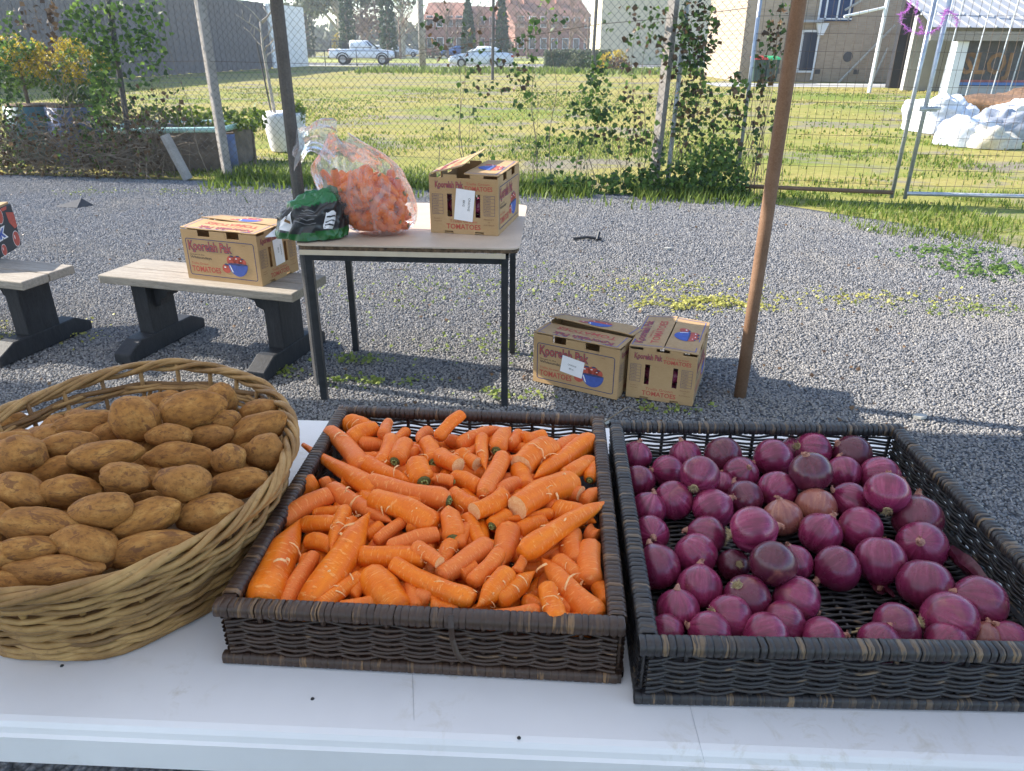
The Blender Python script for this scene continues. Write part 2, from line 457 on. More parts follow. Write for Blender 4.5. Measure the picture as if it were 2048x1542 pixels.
def mat_film():
    t = NT('clear_plastic_film'); co = t.co('Object')
    f = t.noise(co, 9, 3, .5, 1.5); g = t.noise(t.co('Object', (1, 1, .45)), 15, 3, .5, 1.5)
    tp = t.n('BsdfTransparent'); tp.inputs[0].default_value = (.97, .97, .98, 1)
    gl = t.n('BsdfGlossy'); gl.inputs[0].default_value = (1, 1, 1, 1); gl.inputs['Roughness'].default_value = .12
    df = t.n('BsdfDiffuse'); df.inputs[0].default_value = (.85, .86, .9, 1)
    tl = t.n('BsdfTranslucent'); tl.inputs[0].default_value = (.85, .86, .9, 1)
    bp = t.n('Bump'); bp.inputs['Strength'].default_value = .7; bp.inputs['Distance'].default_value = .02
    t.l(f, bp.inputs['Height']); t.l(bp.outputs[0], gl.inputs['Normal'])
    m0 = t.n('MixShader'); m0.inputs[0].default_value = .5; t.l(df.outputs[0], m0.inputs[1]); t.l(tl.outputs[0], m0.inputs[2])
    m1 = t.n('MixShader'); t.l(t.ramp(g, [(.42, (.08,) * 3), (.72, (.42,) * 3)]), m1.inputs[0]); t.l(tp.outputs[0], m1.inputs[1]); t.l(m0.outputs[0], m1.inputs[2])
    fr = t.n('Fresnel'); fr.inputs[0].default_value = 1.42; t.l(bp.outputs[0], fr.inputs['Normal'])
    m2 = t.n('MixShader'); t.l(t.math('MULTIPLY', fr.outputs[0], .8), m2.inputs[0]); t.l(m1.outputs[0], m2.inputs[1]); t.l(gl.outputs[0], m2.inputs[2])
    t.l(m2.outputs[0], t.out.inputs[0]); t.t.nodes.remove(t.b)
    return t.mat
M['film'] = mat_film()
def bag_plastic(name, c, rough=.28):
    t = NT(name); f = t.noise(t.co('Object'), 14, 4, .6, 1.0)
    t.set(t.ramp(f, [(.3, tuple(x * .8 for x in c)), (.7, tuple(min(1, x * 1.2) for x in c))]), rough, spec=.5); t.bump(f, .4, .02)
    return t.mat
M['bag_green'] = bag_plastic('green_bag_plastic', (.012, .13, .04))
M['bag_black'] = bag_plastic('black_bag_plastic', (.028, .028, .032))
M['bag_dark_green'] = bag_plastic('dark_green_bag_plastic', (.015, .1, .025))
M['bag_white'] = bag_plastic('white_woven_bag', (.62, .63, .67), .5)
M['bag_grey'] = bag_plastic('grey_tarp', (.3, .32, .37), .5)
M['bag_cream'] = bag_plastic('cream_bag', (.55, .5, .4), .6)
def mat_brick(name, a, b, mortar, sc=(1, 1, 1)):
    t = NT(name); br = t.n('TexBrick')
    mp = t.n('Mapping'); t.l(t.n('TexCoord').outputs['Object'], mp.inputs[0]); mp.inputs[2].default_value = (R(90), 0, 0)
    t.l(mp.outputs[0], br.inputs['Vector'])
    br.inputs['Color1'].default_value = (*a, 1); br.inputs['Color2'].default_value = (*b, 1); br.inputs['Mortar'].default_value = (*mortar, 1)
    br.inputs['Scale'].default_value = 1; br.inputs['Brick Width'].default_value = .24; br.inputs['Row Height'].default_value = .086
    br.inputs['Mortar Size'].default_value = .008
    t.set(br.outputs[0], .9, spec=.2); return t.mat
M['tan_brick'] = mat_brick('tan_brick', (.36, .27, .19), (.43, .33, .235), (.38, .32, .26))
M['red_brick'] = mat_brick('red_brick', (.3, .13, .095), (.36, .165, .12), (.33, .22, .18))
M['cream_wall'] = simple('cream_render', (.62, .54, .38), .9, vary=.06, scale=2)
M['grey_roof'] = simple('grey_metal_roof', (.3, .31, .33), .6, vary=.1, scale=2)
M['tile_roof'] = simple('red_tile_roof', (.3, .14, .09), .85, vary=.2, scale=4)
M['paling'] = mat_wood('dark_timber_paling', (.1, .092, .092), (.2, .185, .185), (8, 8, .4), 3, .9)
M['asphalt'] = simple('asphalt', (.14, .14, .145), .9, vary=.15, scale=3)
M['conc_path'] = simple('concrete_path', (.42, .41, .39), .9, vary=.1, scale=2)
M['glass'] = NT('window_glass').set((.03, .04, .06), .08, spec=.6)
M['glass_blue'] = NT('blue_window_glass').set((.03, .06, .14), .1, spec=.6)
M['car_white'] = NT('white_car_paint').set((.75, .77, .8), .25, spec=.5)
M['car_silver'] = NT('silver_car_paint').set((.5, .52, .55), .3, metal=.3)
M['car_blue'] = NT('blue_car_paint').set((.05, .12, .3), .3)
M['tyre'] = simple('tyre_rubber', (.02, .02, .02), .8)
M['rim_metal'] = simple('wheel_rim', (.4, .4, .42), .35, metal=.7)
M['black_plastic'] = simple('black_plastic', (.02, .02, .022), .5)
M['tail_red'] = simple('tail_light', (.5, .03, .02), .3)
M['bin_green'] = simple('bin_body', (.02, .05, .035), .5)
M['bin_lid_green'] = simple('bin_lid_green', (.03, .42, .16), .45)
M['bin_lid_red'] = simple('bin_lid_red', (.5, .05, .04), .45)
M['tinsel'] = mat_leaf('purple_tinsel', (.4, .12, .45), (.8, .35, .8), .4)
M['dirt'] = simple('brown_soil', (.16, .09, .05), .95, vary=.5, scale=14, bump=.8)
M['pot_white'] = simple('white_tub', (.68, .68, .72), .6, vary=.08, scale=4)
M['teal'] = simple('teal_drum', (.06, .15, .16), .5, vary=.2, scale=4)
M['blue_drum'] = simple('blue_drum', (.1, .13, .24), .5, vary=.2, scale=4)
M['mint'] = simple('mint_painted_edge', (.42, .62, .55), .6, vary=.1, scale=4)
M['bed_side'] = simple('rusted_bed_side', (.16, .12, .09), .9, vary=.4, scale=6)
M['stone_flat'] = simple('flat_stone', (.4, .38, .34), .9, vary=.2, scale=12)
# ================================================================== ground
mb = MB(); mb.add([(-500, -60, -.012), (500, -60, -.012), (500, 900, -.012), (-500, 900, -.012)], [(0, 1, 2, 3)])
tag(mb.build('ground', M['field']), kind='structure')

FS, FY = -.144, 8.70                                   # chain-link fence line: y = FY + FS * x
def fy(x): return FY + FS * x
FN = Vector((-FS, 1, 0)).normalized(); FP = Vector((0, FY, 0))
def FEN(px, py): return WPL(px, py, FP, FN)

# gravel yard: sheet plus loose stones
edge = [(2.6, 8.05), (3.3, 7.35), (3.9, 6.75), (4.2, 6.1), (4.6, 5.2), (5.2, 4.7), (9, 4.2)]
yard = [(-14, -6), (9, -6)] + edge[::-1] + [(2.0, fy(2.0) - .15)] + [(x, fy(x) - .12) for x in (0, -3, -6, -9, -14)]
mb = MB(); mb.add([(x, y, -.008) for x, y in yard], [tuple(range(len(yard)))])
tag(mb.build('gravel_yard', M['gravel']), kind='structure')
def gravel_scatter():
    me = bpy.data.meshes.new('gravel')
    pts = [(-2.6, 2.55), (3.0, 2.3), (3.9, 4.0), (4.55, 5.1), (4.2, 6.0), (3.8, 6.7), (3.2, 7.3), (2.5, 8.0), (0, fy(0) - .2), (-6.6, fy(-6.6) - .2)]
    near = [(-1.3, .2), (-.1, .2), (-.1, .68), (-1.3, .68)]
    side = [(.75, .9), (1.9, 1.2), (2.6, 2.33), (.75, 2.4)]
    vs_, fs = [], []
    for poly in (pts, near, side):
        b = len(vs_); vs_ += [(x, y, -.006) for x, y in poly]; fs.append(tuple(range(b, b + len(poly))))
    me.from_pydata(vs_, [], fs); me.materials.append(M['gravel'])
    o = link('gravel', me)
    ng = bpy.data.node_groups.new('gravel_scatter', 'GeometryNodeTree')
    ng.interface.new_socket('Geometry', in_out='INPUT', socket_type='NodeSocketGeometry')
    ng.interface.new_socket('Geometry', in_out='OUTPUT', socket_type='NodeSocketGeometry')
    N = ng.nodes; L = ng.links
    gi = N.new('NodeGroupInput'); go = N.new('NodeGroupOutput')
    pos = N.new('GeometryNodeInputPosition'); sep = N.new('ShaderNodeSeparateXYZ'); L.new(pos.outputs[0], sep.inputs[0])
    mr = N.new('ShaderNodeMapRange'); L.new(sep.outputs[1], mr.inputs[0])
    for i, v in ((1, 2.6), (2, 8.0), (3, 8200.0), (4, 2600.0)): mr.inputs[i].default_value = v
    dp = N.new('GeometryNodeDistributePointsOnFaces'); L.new(gi.outputs[0], dp.inputs['Mesh']); L.new(mr.outputs[0], dp.inputs['Density'])
    ico = N.new('GeometryNodeMeshIcoSphere'); ico.inputs['Radius'].default_value = 1.0; ico.inputs['Subdivisions'].default_value = 1
    sm = N.new('GeometryNodeSetMaterial'); L.new(ico.outputs[0], sm.inputs[0]); sm.inputs['Material'].default_value = M['stone']
    ip = N.new('GeometryNodeInstanceOnPoints'); L.new(dp.outputs[0], ip.inputs['Points']); L.new(sm.outputs[0], ip.inputs['Instance'])
    rr = N.new('FunctionNodeRandomValue'); rr.data_type = 'FLOAT_VECTOR'; rr.inputs[0].default_value = (0, 0, 0); rr.inputs[1].default_value = (6.3, 6.3, 6.3)
    L.new(rr.outputs[0], ip.inputs['Rotation'])
    rs = N.new('FunctionNodeRandomValue'); rs.data_type = 'FLOAT_VECTOR'; rs.inputs[0].default_value = (.004, .0032, .0025); rs.inputs[1].default_value = (.0098, .0072, .006)
    ms = N.new('ShaderNodeMapRange'); L.new(sep.outputs[1], ms.inputs[0])
    for i, v in ((1, 2.6), (2, 8.0), (3, 1.0), (4, 1.55)): ms.inputs[i].default_value = v
    vm = N.new('ShaderNodeVectorMath'); vm.operation = 'SCALE'; L.new(rs.outputs[0], vm.inputs[0]); L.new(ms.outputs[0], vm.inputs['Scale'])
    L.new(vm.outputs[0], ip.inputs['Scale'])
    jn = N.new('GeometryNodeJoinGeometry'); L.new(ip.outputs[0], jn.inputs[0]); L.new(gi.outputs[0], jn.inputs[0])
    L.new(jn.outputs[0], go.inputs[0])
    md = o.modifiers.new('scatter', 'NODES'); md.node_group = ng
    return tag(o, 'loose grey crushed gravel covering the yard', 'gravel', kind='stuff')
gravel_scatter()

# ------------------------------------------------------------------ foliage builders
def blades(name, pts, h, mat, label, cat='grass', w=.006, lean=.5, kind='stuff', parent=None):
    v, f = [], []
    for p in pts:
        a = random.uniform(0, 6.283); hh = h * random.uniform(.45, 1.25); l = lean * random.uniform(.2, 1.2) * hh
        dx, dy = math.cos(a), math.sin(a); ww = w * random.uniform(.7, 1.3)
        b = len(v); x, y, z = p
        v += [(x - dy * ww, y + dx * ww, z), (x + dy * ww, y - dx * ww, z),
              (x - dy * ww * .8 + dx * l * .35, y + dx * ww * .8 + dy * l * .35, z + hh * .55),
              (x + dy * ww * .8 + dx * l * .35, y - dx * ww * .8 + dy * l * .35, z + hh * .55), (x + dx * l, y + dy * l, z + hh)]
        f += [(b, b + 1, b + 3, b + 2), (b + 2, b + 3, b + 4)]
    me = bpy.data.meshes.new(name); me.from_pydata(v, [], f); me.materials.append(mat)
    o = link(name, me, parent)
    if parent is None: tag(o, label, cat, kind=kind)
    return o
def leaf_data(pts, size, droop=.5, flat=0.0):
    """heart-ish leaves, two faces each, facing mixed directions"""
    v, f = [], []
    for p in pts:
        s = size * random.uniform(.55, 1.3)
        n = Vector((random.gauss(0, 1), random.gauss(-.6, 1), random.gauss(.4, .8) + flat * 4)).normalized()
        d = Vector((random.gauss(0, .6), random.gauss(0, .6), -droop + random.gauss(0, .5)))
        d = d - n * d.dot(n)
        if d.length < .01: d = n.orthogonal()
        d.normalize(); e = n.cross(d); p = Vector(p); b = len(v)
        v += [p, p + d * s * .35 + e * s * .5 - n * s * .1, p + d * s, p + d * s * .35 - e * s * .5 - n * s * .1]
        f += [(b, b + 1, b + 2), (b, b + 2, b + 3)]
    return v, f
def leaves(name, pts, size, mat, parent, droop=.5, flat=0.0):
    v, f = leaf_data(pts, size, droop, flat)
    me = bpy.data.meshes.new(name); me.from_pydata(v, [], f); me.materials.append(mat)
    return link(name, me, parent)
def gauss_pt(c, r):
    while True:
        p = Vector((random.uniform(-1, 1), random.uniform(-1, 1), random.uniform(-1, 1)))
        if p.length < 1: return Vector((c[0] + p.x * r[0], c[1] + p.y * r[1], c[2] + p.z * r[2]))

# turf of the vacant block, thinning over the bare soil
def turf(x0, x1, y0, y1, n, thr, sc=.55):
    out = []
    while len(out) < n:
        x, y = random.uniform(x0, x1), random.uniform(y0, y1)
        if y < fy(min(x, 2.47)) + .05: continue
        if abs(x) > y * .75 + 1: continue
        q = noise.noise(Vector((x * sc, y * sc, 3.1))) + .5 * noise.noise(Vector((x * 2.1, y * 2.1, 9)))
        if q + random.uniform(-.25, .25) > thr: out.append((x, y, -.012))
    return out
blades('grass', turf(-8, 10, 8, 14, 15000, .12), .05, M['grass'], 'short green grass of the vacant block behind the fence', w=.009)
blades('grass', turf(-16, 18, 13, 30, 9000, .22, .3), .05, M['grass'], 'patchy green grass further out on the vacant block', w=.02)
blades('grass', turf(-14, 16, 9, 32, 9000, .2, .35), .05, M['grass_dry'], 'dry yellow grass patches on the vacant block', w=.016)
# lush verge under the fence and on the yard's grassy corner
verge = []
for i in range(12000):
    x = random.uniform(-3.6, 2.6); d = abs(random.gauss(0, .4)); s = random.choice((-1, 1, 1))
    if noise.noise(Vector((x * 1.3, d * 2, 0))) > -.25: verge.append((x, fy(x) + d * s * .8, -.01))
blades('grass', verge, .12, M['grass'], 'lush green grass growing along the foot of the chain-link fence', w=.008, lean=.7)
corner = []
while len(corner) < 9000:
    x, y = random.uniform(2.5, 7.5), random.uniform(4.3, 8.6)
    ex = 2.4 + (8.1 - y) * .62 + .35 * noise.noise(Vector((x, y, 0)))
    if x < ex: continue
    if noise.noise(Vector((x * 1.4, y * 1.4, 5))) + random.uniform(-.2, .2) < -.12: continue
    corner.append((x, y, -.01))
blades('grass', corner, .07, M['grass'], 'green grass spreading over the gravel by the steel fence panel', w=.006, lean=.8)

# low weeds on the gravel
def weed_patch(c, rx, ry, n, mat, label, size=.022, group='weeds growing through the gravel'):
    pts = []
    while len(pts) < n:
        q = (c.x + random.gauss(0, rx), c.y + random.gauss(0, ry), random.uniform(.004, .022))
        if noise.noise(Vector((q[0] * 11, q[1] * 11, 2))) > random.uniform(-.25, .3): pts.append(q)
    v, f = leaf_data(pts, size, .2, .5)
    me = bpy.data.meshes.new('weed_patch'); me.from_pydata(v, [], f); me.materials.append(mat)
    o = link('weed_patch', me); tag(o, label, 'weeds', group, 'stuff')
for (px, py, rx, ry, n, k, lab) in [
    (1400, 608, .22, .08, 900, 'moss', 'bright yellow-green weed mat on the gravel beside the rusty pole'),
    (1300, 572, .3, .1, 230, 'moss', 'thin yellow weed streak on the gravel behind the ground cartons'),
    (1740, 598, .45, .1, 300, 'moss', 'thin yellow weed streak on open gravel past the rusty pole'),
    (1940, 620, .3, .08, 200, 'weed', 'sparse green weeds on gravel near the grassy corner'),
    (1985, 540, .22, .14, 420, 'leaf_green', 'broad-leaved green weeds at the grassy corner of the yard'),
    (1900, 505, .2, .12, 300, 'leaf_green', 'broad-leaved green weed clump at the gravel edge'),
    (840, 585, .5, .3, 260, 'weed', 'scattered small weeds on gravel beyond the little table'),
    (970, 690, .3, .12, 160, 'weed', 'scattered weeds on gravel between the little table legs'),
    (720, 720, .1, .03, 120, 'weed', 'green weed tuft by the little table leg'),
    (740, 762, .14, .03, 150, 'weed', 'green weeds in the shadow under the little table'),
    (560, 745, .05, .04, 80, 'weed', 'leafy weed beside the bench foot'),
    (40, 670, .22, .1, 300, 'moss', 'yellow-green weed patch beside the other bench leg'),
    (1000, 790, .12, .03, 90, 'weed', 'small weeds near the little table front leg'),
    (1150, 560, .6, .25, 200, 'weed', 'sparse weeds on gravel behind the ground cartons'),
    (380, 384, .5, .1, 170, 'weed', 'weeds at the gravel edge near the concrete post'),
    (180, 385, .2, .1, 90, 'weed', 'weeds at the gravel edge near the leaning pipe'),
    (1330, 815, .1, .03, 60, 'weed', 'small weeds in shade before the ground cartons')]:
    weed_patch(W(px, py), rx, ry, n, M[k], lab, .03 if k == 'leaf_green' else .02)
# litter: dead leaves / pale stones on the gravel
for i, (px, py, c) in enumerate([(1205, 845, 'stone_flat'), (1840, 835, 'stone_flat'), (1740, 460, 'white_paint'), (1335, 498, 'stone_flat'), (1430, 398, 'paper')]):
    p = W(px, py); mb = MB()
    mb.prism([(math.cos(a) * .03 * random.uniform(.7, 1.2), math.sin(a) * .02 * random.uniform(.7, 1.2)) for a in [k * .9 for k in range(7)]], 0, .012)
    o = mb.build('pebble', M[c]); o.location = p
    tag(o, ['pale flat pebble by the carrot tray corner', 'cream stone on the gravel behind the onion tray', 'small white chip on gravel near the grassy corner', 'flat pale stone on the gravel by the fence', 'white scrap of paper at the hedge foot'][i], 'pebble')
for i, (px, py, ln, an) in enumerate([(1245, 838, .22, .5), (1480, 390, .3, 1.2), (1510, 405, .25, .4), (800, 540, .2, .1)]):
    p = W(px, py); mb = MB()
    pts = [p + Vector((math.cos(an) * ln * (t - .5) + .02 * math.sin(5 * t), math.sin(an) * ln * (t - .5), .006 + .05 * math.sin(3.1 * t) * (i < 3))) for t in [k / 8 for k in range(9)]]
    o = mb.tube(pts, .003, 5).build('twig', M['twig'])
    tag(o, ['curved dry twig on gravel behind the onion tray', 'dry stalk at the foot of the ivy', 'curled dry stalk by the ivy edge', 'thin dry twig on gravel behind the little table'][i], 'twig')
lit = []
while len(lit) < 520:
    y = random.uniform(2.7, 8.2); x = random.uniform(-.72, .62) * y
    if noise.noise(Vector((x * .9, y * .9, 6))) > random.uniform(-.35, .25): lit.append((x, y, .012))
v, f = leaf_data(lit, .022, .1, .8); me = bpy.data.meshes.new('leaf_litter'); me.from_pydata(v, [], f); me.materials.append(M['leaf_brown'])
tag(link('leaf_litter', me), 'brown leaf litter scattered over the gravel', 'litter', kind='stuff')
# dark cloth scrap and black clip lying on the gravel
mb = MB(); p = W(155, 412); mb.add([p + Vector(q) for q in [(-.2, -.06, .003), (.05, -.1, .003), (.16, .02, .003), (.03, .05, .07)]], [(0, 1, 3), (1, 2, 3), (0, 3, 2), (0, 2, 1)])
tag(mb.build('cloth_scrap', M['black_plastic']), 'dark triangular scrap of cloth lying on the gravel', 'scrap')
mb = MB(); p = W(1175, 480)
mb.tube([p + Vector((-.12, 0, .01)), p + Vector((0, .02, .02)), p + Vector((.12, -.01, .01))], .012, 6)
mb.tube([p + Vector((.08, -.03, .01)), p + Vector((.1, .03, .06))], .014, 6)
tag(mb.build('black_clamp', M['black_plastic']), 'small black plastic clamp lying on the gravel', 'clamp')

# ================================================================== canopy that shades the stall (above the frame)
cv = empty('stall_canopy', (0, 0, 0)); tag(cv, 'pale fabric canopy roof stretched above the produce stall', 'canopy')
def cy(x): return 3.566 - .106 * x
mb = MB()
def roof(u, v):
    x = -8.0 + 10.0 * u; yf = cy(x); y = yf + (-1.9 - yf) * v
    z = 2.2 + .55 * math.sin(math.pi * v) + .02 * math.sin(u * 40)
    return Vector((x, y, z))
mb.grid(roof, 40, 16); mb.build('roof_fabric', M['fabric'], cv, True)
mb = MB()
for k in range(40):
    a, b = roof(k / 40, 0), roof((k + 1) / 40, 0)
    mb.add([a, b, b - Vector((0, 0, .18 + .04 * math.sin(k * 1.7))), a - Vector((0, 0, .18 + .04 * math.sin((k - 1) * 1.7)))], [(0, 1, 2, 3)])
mb.build('valance', M['fabric'], cv)
p = W(1480, 790); mb = MB()
mb.tube([p + Vector((0, 0, z)) for z in (-.02, .6, 1.2, 1.8, 2.35)], .028, 20)
tag(mb.build('rusty_pole', M['rust'], None, True), 'round rusty steel pole standing on the gravel beside the ground cartons', 'pole')
p = W(640, 765); mb = MB()
mb.tube([p + Vector((0, 0, z)) for z in (-.02, .7, 1.5, 2.35)], .027, 10)
tag(mb.build('dark_post', M['dark_post']), 'dark weathered post rising behind the green and black bag', 'post')
# ================================================================== fence
fen = empty('chainlink_fence', (0, fy(0), 0)); tag(fen, 'sagging chain-link wire fence with concrete posts behind the gravel yard', 'fence')
def fpart(mb, name, mat, smooth=False):
    o = mb.build(name, mat, fen, smooth); o.matrix_parent_inverse = Matrix.Translation((0, -fy(0), 0)); return o
mb = MB()
X0, X1, PW, PH, FH = -8.2, 2.42, .04, .082, 2.15
ncol = int((X1 - X0) / PW); nrow = int(FH / (PH / 2))
for c in range(ncol):
    pts = []
    for r in range(nrow + 1):
        x = X0 + (c + (1.03 if (r + c) % 2 else -.03)) * PW
        sag = .03 * noise.noise(Vector((x * .8, r * .05, 1)))
        pts.append(Vector((x + sag, fy(x) + .006 * (1 if r % 2 else -1) + .05 * noise.noise(Vector((x * .5, r * .03, 7))), .02 + r * PH / 2)))
    mb.tube(pts, .0027, 3, False)
o = fpart(mb, 'chain_mesh', M['wire']); o['kind'] = 'stuff'
for (pa, pb, r, nm, mt, n) in [((395, 0), (448, 330), .065, 'concrete_post', 'concrete', 4), ((1350, 0), (1312, 340), .06, 'concrete_post', 'concrete', 4),
                           ((212, 0), (265, 352), .032, 'leaning_pipe', 'dark_post', 10), ((1378, 0), (1343, 310), .025, 'steel_pipe', 'galv', 10)]:
    a, b = FEN(*pa), FEN(*pb); d = (a - b).normalized()
    b = b - d * (b.z / d.z) - d * .03; a = b + d * (2.3 / d.z)
    mb = MB()
    k = 8
    mb.tube([b.lerp(a, i / k) + Vector((0, .06, 0)) for i in range(k + 1)], [r * (1 + .05 * noise.noise(Vector((i, r * 99, 0)))) for i in range(k + 1)], n)
    o = fpart(mb, nm, M[mt])
    if nm == 'leaning_pipe': o['label'] = 'thin pipe leaning against the wire'
# old diagonal stub
a, b = FEN(338, 268), FEN(375, 338); d = (a - b).normalized(); b = b - d * (b.z / d.z)
mb = MB(); mb.tube([b + Vector((0, -.12, 0)), a + Vector((0, -.12, 0))], .062, 8)
tag(mb.build('broken_post', M['concrete']), 'short broken concrete post leaning at the foot of the fence', 'post')
# strands of wire
for (pts, r) in [([(0, 120), (180, 125), (400, 122), (640, 128)], .0022), ([(840, 100), (960, 85), (1080, 68), (1200, 48), (1350, 35), (1500, 15)], .003), ([(640, 118), (760, 120), (900, 98)], .0022)]:
    mb = MB(); mb.tube([FEN(*q) + Vector((0, .02, 0)) for q in pts], r, 4); fpart(mb, 'strand_wire', M['rusty_wire'])

# welded-mesh gate panel and the steel panel next to it
B0, B1, B2 = Vector((2.47, 8.34, 0)), Vector((4.10, 7.97, 0)), Vector((7.6, 7.55, 0))
def panel(name, a, b, label, rail, post, z0, lean=0.0, hstep=.16):
    o = empty(name, a); tag(o, label, 'fence', 'wire mesh fence panels')
    d = (b - a); L = d.length; d.normalize()
    M4 = Matrix(((d.x, -d.y, 0, 0), (d.y, d.x, 0, 0), (0, 0, 1, 0), (0, 0, 0, 1)))
    H = 2.3
    mv = MB()
    for k in range(int(L / .082)):
        x = .05 + k * .082
        mv.tube([M4 @ Vector((x + lean * z + .01 * noise.noise(Vector((k * .7, z, 0))), .006, z)) for z in (z0, z0 + .7, z0 + 1.4, H)], .0021, 3, False)
    for k in range(int((H - z0) / hstep)):
        z = z0 + .08 + k * hstep
        mv.tube([M4 @ Vector((x + lean * z, 0, z + .012 * noise.noise(Vector((x * 2, k, 4))))) for x in [i * L / 6 for i in range(7)]], .0024, 3, False)
    w = mv.build('welded_mesh', M['rusty_wire'], o); w['kind'] = 'stuff'
    r = MB(); r.tube([M4 @ Vector((lean * z0, 0, z0)), M4 @ Vector((L + lean * z0, 0, z0))], .022, 10); r.build('bottom_rail', M[rail], o, True)
    for x in (0, L):
        r = MB(); r.tube([M4 @ Vector((x + lean * (z0 - .06), .02, z0 - .06 if z0 > .08 else 0)), M4 @ Vector((x + lean * H, .02, H))], .021, 10); r.build('upright_pipe', M[post], o, True)
    return o
panel('mesh_gate', B0, B1 - Vector((.06, -.012, 0)), 'welded wire gate with a rusty bottom rail and dry vines', 'rust', 'galv', .1)
panel('steel_fence_panel', B1 + Vector((.06, -.04, 0)), B2, 'grey steel temporary fence panel beside the wire gate', 'galv', 'galv', .1)
cl = MB(); c0 = WPL(1857, 218, B1, FN); cl.box(c0, (.16, .05, .05)); cl.tube([c0 + Vector((-.1, -.04, 0)), c0 + Vector((.1, -.04, .01))], .012, 6)
tag(cl.build('fence_clamp', M['galv']), 'steel clamp joining the gate and the steel panel', 'clamp')

# purple tinsel wound on the panel
tin = MB(); path = []
for (px, py) in [(1822, 0), (1815, 20), (1800, 30), (1802, 45), (1818, 62), (1840, 68), (1862, 66), (1880, 52), (1888, 34), (1890, 20), (1905, 28), (1915, 38), (1912, 52)]:
    path.append(WPL(px, py, B1 - Vector((0, .08, 0)), FN))
for (px, py) in [(1835, 0), (1832, 30), (1842, 50), (1846, 68)]:
    path.append(WPL(px, py, B1 - Vector((0, .08, 0)), FN))
segs = [path[:13], path[13:]]
for seg in segs:
    for i in range(len(seg) - 1):
        for k in range(60):
            p = seg[i].lerp(seg[i + 1], random.random())
            q = p + Vector((random.gauss(0, .022), random.gauss(0, .022), random.gauss(0, .022)))
            t = Vector((random.gauss(0, .004), 0, random.gauss(0, .004)))
            tin.add([p, p + t + Vector((.002, 0, .002)), q], [(0, 1, 2)])
tag(tin.build('tinsel_garland', M['tinsel']), 'purple tinsel garland looped around the steel fence uprights', 'garland')

# ------------------------------------------------------------------ climbing vines on the wire
def vine(spots, label, mats=('leaf_green',), size=.06, stems=3, yoff=-.03, group='vines climbing the wire fence', name='ivy_vine'):
    """spots: (px, py, rx px, ry px, n) patches on the fence plane"""
    px0, py0 = spots[0][0], spots[0][1]
    base = FEN(px0, py0); root = empty(name, (base.x, base.y, 0)); tag(root, label, 'vine', group)
    inv = Matrix.Translation((-base.x, -base.y, 0))
    allp = []
    for (px, py, rx, ry, n) in spots:
        for _ in range(int(n * .68)):
            a = random.uniform(0, 6.283); q = math.sqrt(random.random())
            p = FEN(px + math.cos(a) * q * rx, py + math.sin(a) * q * ry)
            if p.z < .0: p.z = random.uniform(0, .12)
            allp.append(p + Vector((0, yoff + random.gauss(0, .045), 0)))
    k = len(mats); random.shuffle(allp)
    for i, m in enumerate(mats):
        sub = allp[i::k]
        o = leaves('leaves', sub, size, M[m], root); o.matrix_parent_inverse = inv
    mb = MB()
    for s in range(stems * 4):
        p = random.choice(allp); n_ = 12; zt = p.z; x_ = p.x + random.gauss(0, .12); pts = []
        ph = random.uniform(0, 6.28)
        for j in range(n_ + 1):
            t = j / n_; xx = x_ + (p.x - x_) * t + .03 * math.sin(t * 9 + ph) + .04 * noise.noise(Vector((x_ * 3, t * 4, s)))
            pts.append(Vector((xx, fy(min(xx, 2.47)) - .015 + .012 * math.sin(t * 14 + ph), zt * t)))
        mb.tube(pts, [(.0052 if s < stems else .003) * (1 - .06 * j) for j in range(n_ + 1)], 4)
    if stems:
        o = mb.build('stems', M['twig'], root); o.matrix_parent_inverse = inv; o['kind'] = 'stuff'
    return root
vine([(8, 230, 40, 120, 700), (25, 70, 22, 50, 120), (0, 130, 18, 60, 120)], 'dense green creeper on the wire at the end with yellow shrubs', ('leaf_green', 'leaf_dark'), .055)
vine([(160, 40, 35, 45, 240), (205, 120, 25, 60, 260), (205, 200, 26, 60, 200), (240, 60, 70, 60, 380), (280, 120, 60, 60, 260), (310, 50, 35, 60, 160), (200, 270, 40, 60, 220)],
     'thick green ivy hanging around the leaning pipe', ('leaf_green', 'leaf_dark', 'leaf_green'), .058, 5)
vine([(105, 40, 12, 60, 70), (60, 40, 25, 40, 40), (100, 110, 10, 20, 14)], 'reddish dry creeper strands on the wire', ('leaf_brown',), .06, 2)
vine([(270, 220, 70, 60, 90), (350, 200, 30, 40, 26), (270, 290, 40, 30, 50)], 'sparse dark creeper below the hanging ivy', ('leaf_dark', 'leaf_brown'), .058, 2)
vine([(870, 40, 30, 50, 34), (900, 70, 40, 60, 40), (945, 110, 25, 60, 40), (1040, 130, 20, 60, 50), (1000, 90, 60, 90, 50), (985, 160, 60, 60, 40)], 'sparse dark leaves scattered over the wire before the sedan', ('leaf_dark', 'leaf_brown'), .058, 2)
vine([(1062, 75, 14, 60, 26), (1090, 45, 60, 45, 40), (1050, 160, 35, 60, 80), (925, 215, 60, 60, 36), (1000, 260, 70, 70, 60)], 'thin trailing creeper with a few green leaves by the carton', ('leaf_green', 'leaf_dark'), .058, 2)
vine([(1195, 190, 26, 60, 190), (1170, 245, 40, 40, 110), (1230, 240, 30, 40, 70), (1150, 180, 25, 60, 40), (1200, 130, 20, 30, 40), (1120, 300, 60, 50, 120)], 'clump of dark green ivy leaves midway up the wire', ('leaf_dark', 'leaf_green'), .058, 3)
vine([(1270, 40, 60, 50, 70), (1290, 130, 50, 80, 80), (1320, 60, 25, 60, 60), (1250, 250, 60, 70, 150), (1290, 300, 40, 40, 90)], 'mixed ivy around the concrete post', ('leaf_green', 'leaf_brown', 'leaf_dark'), .058, 3)
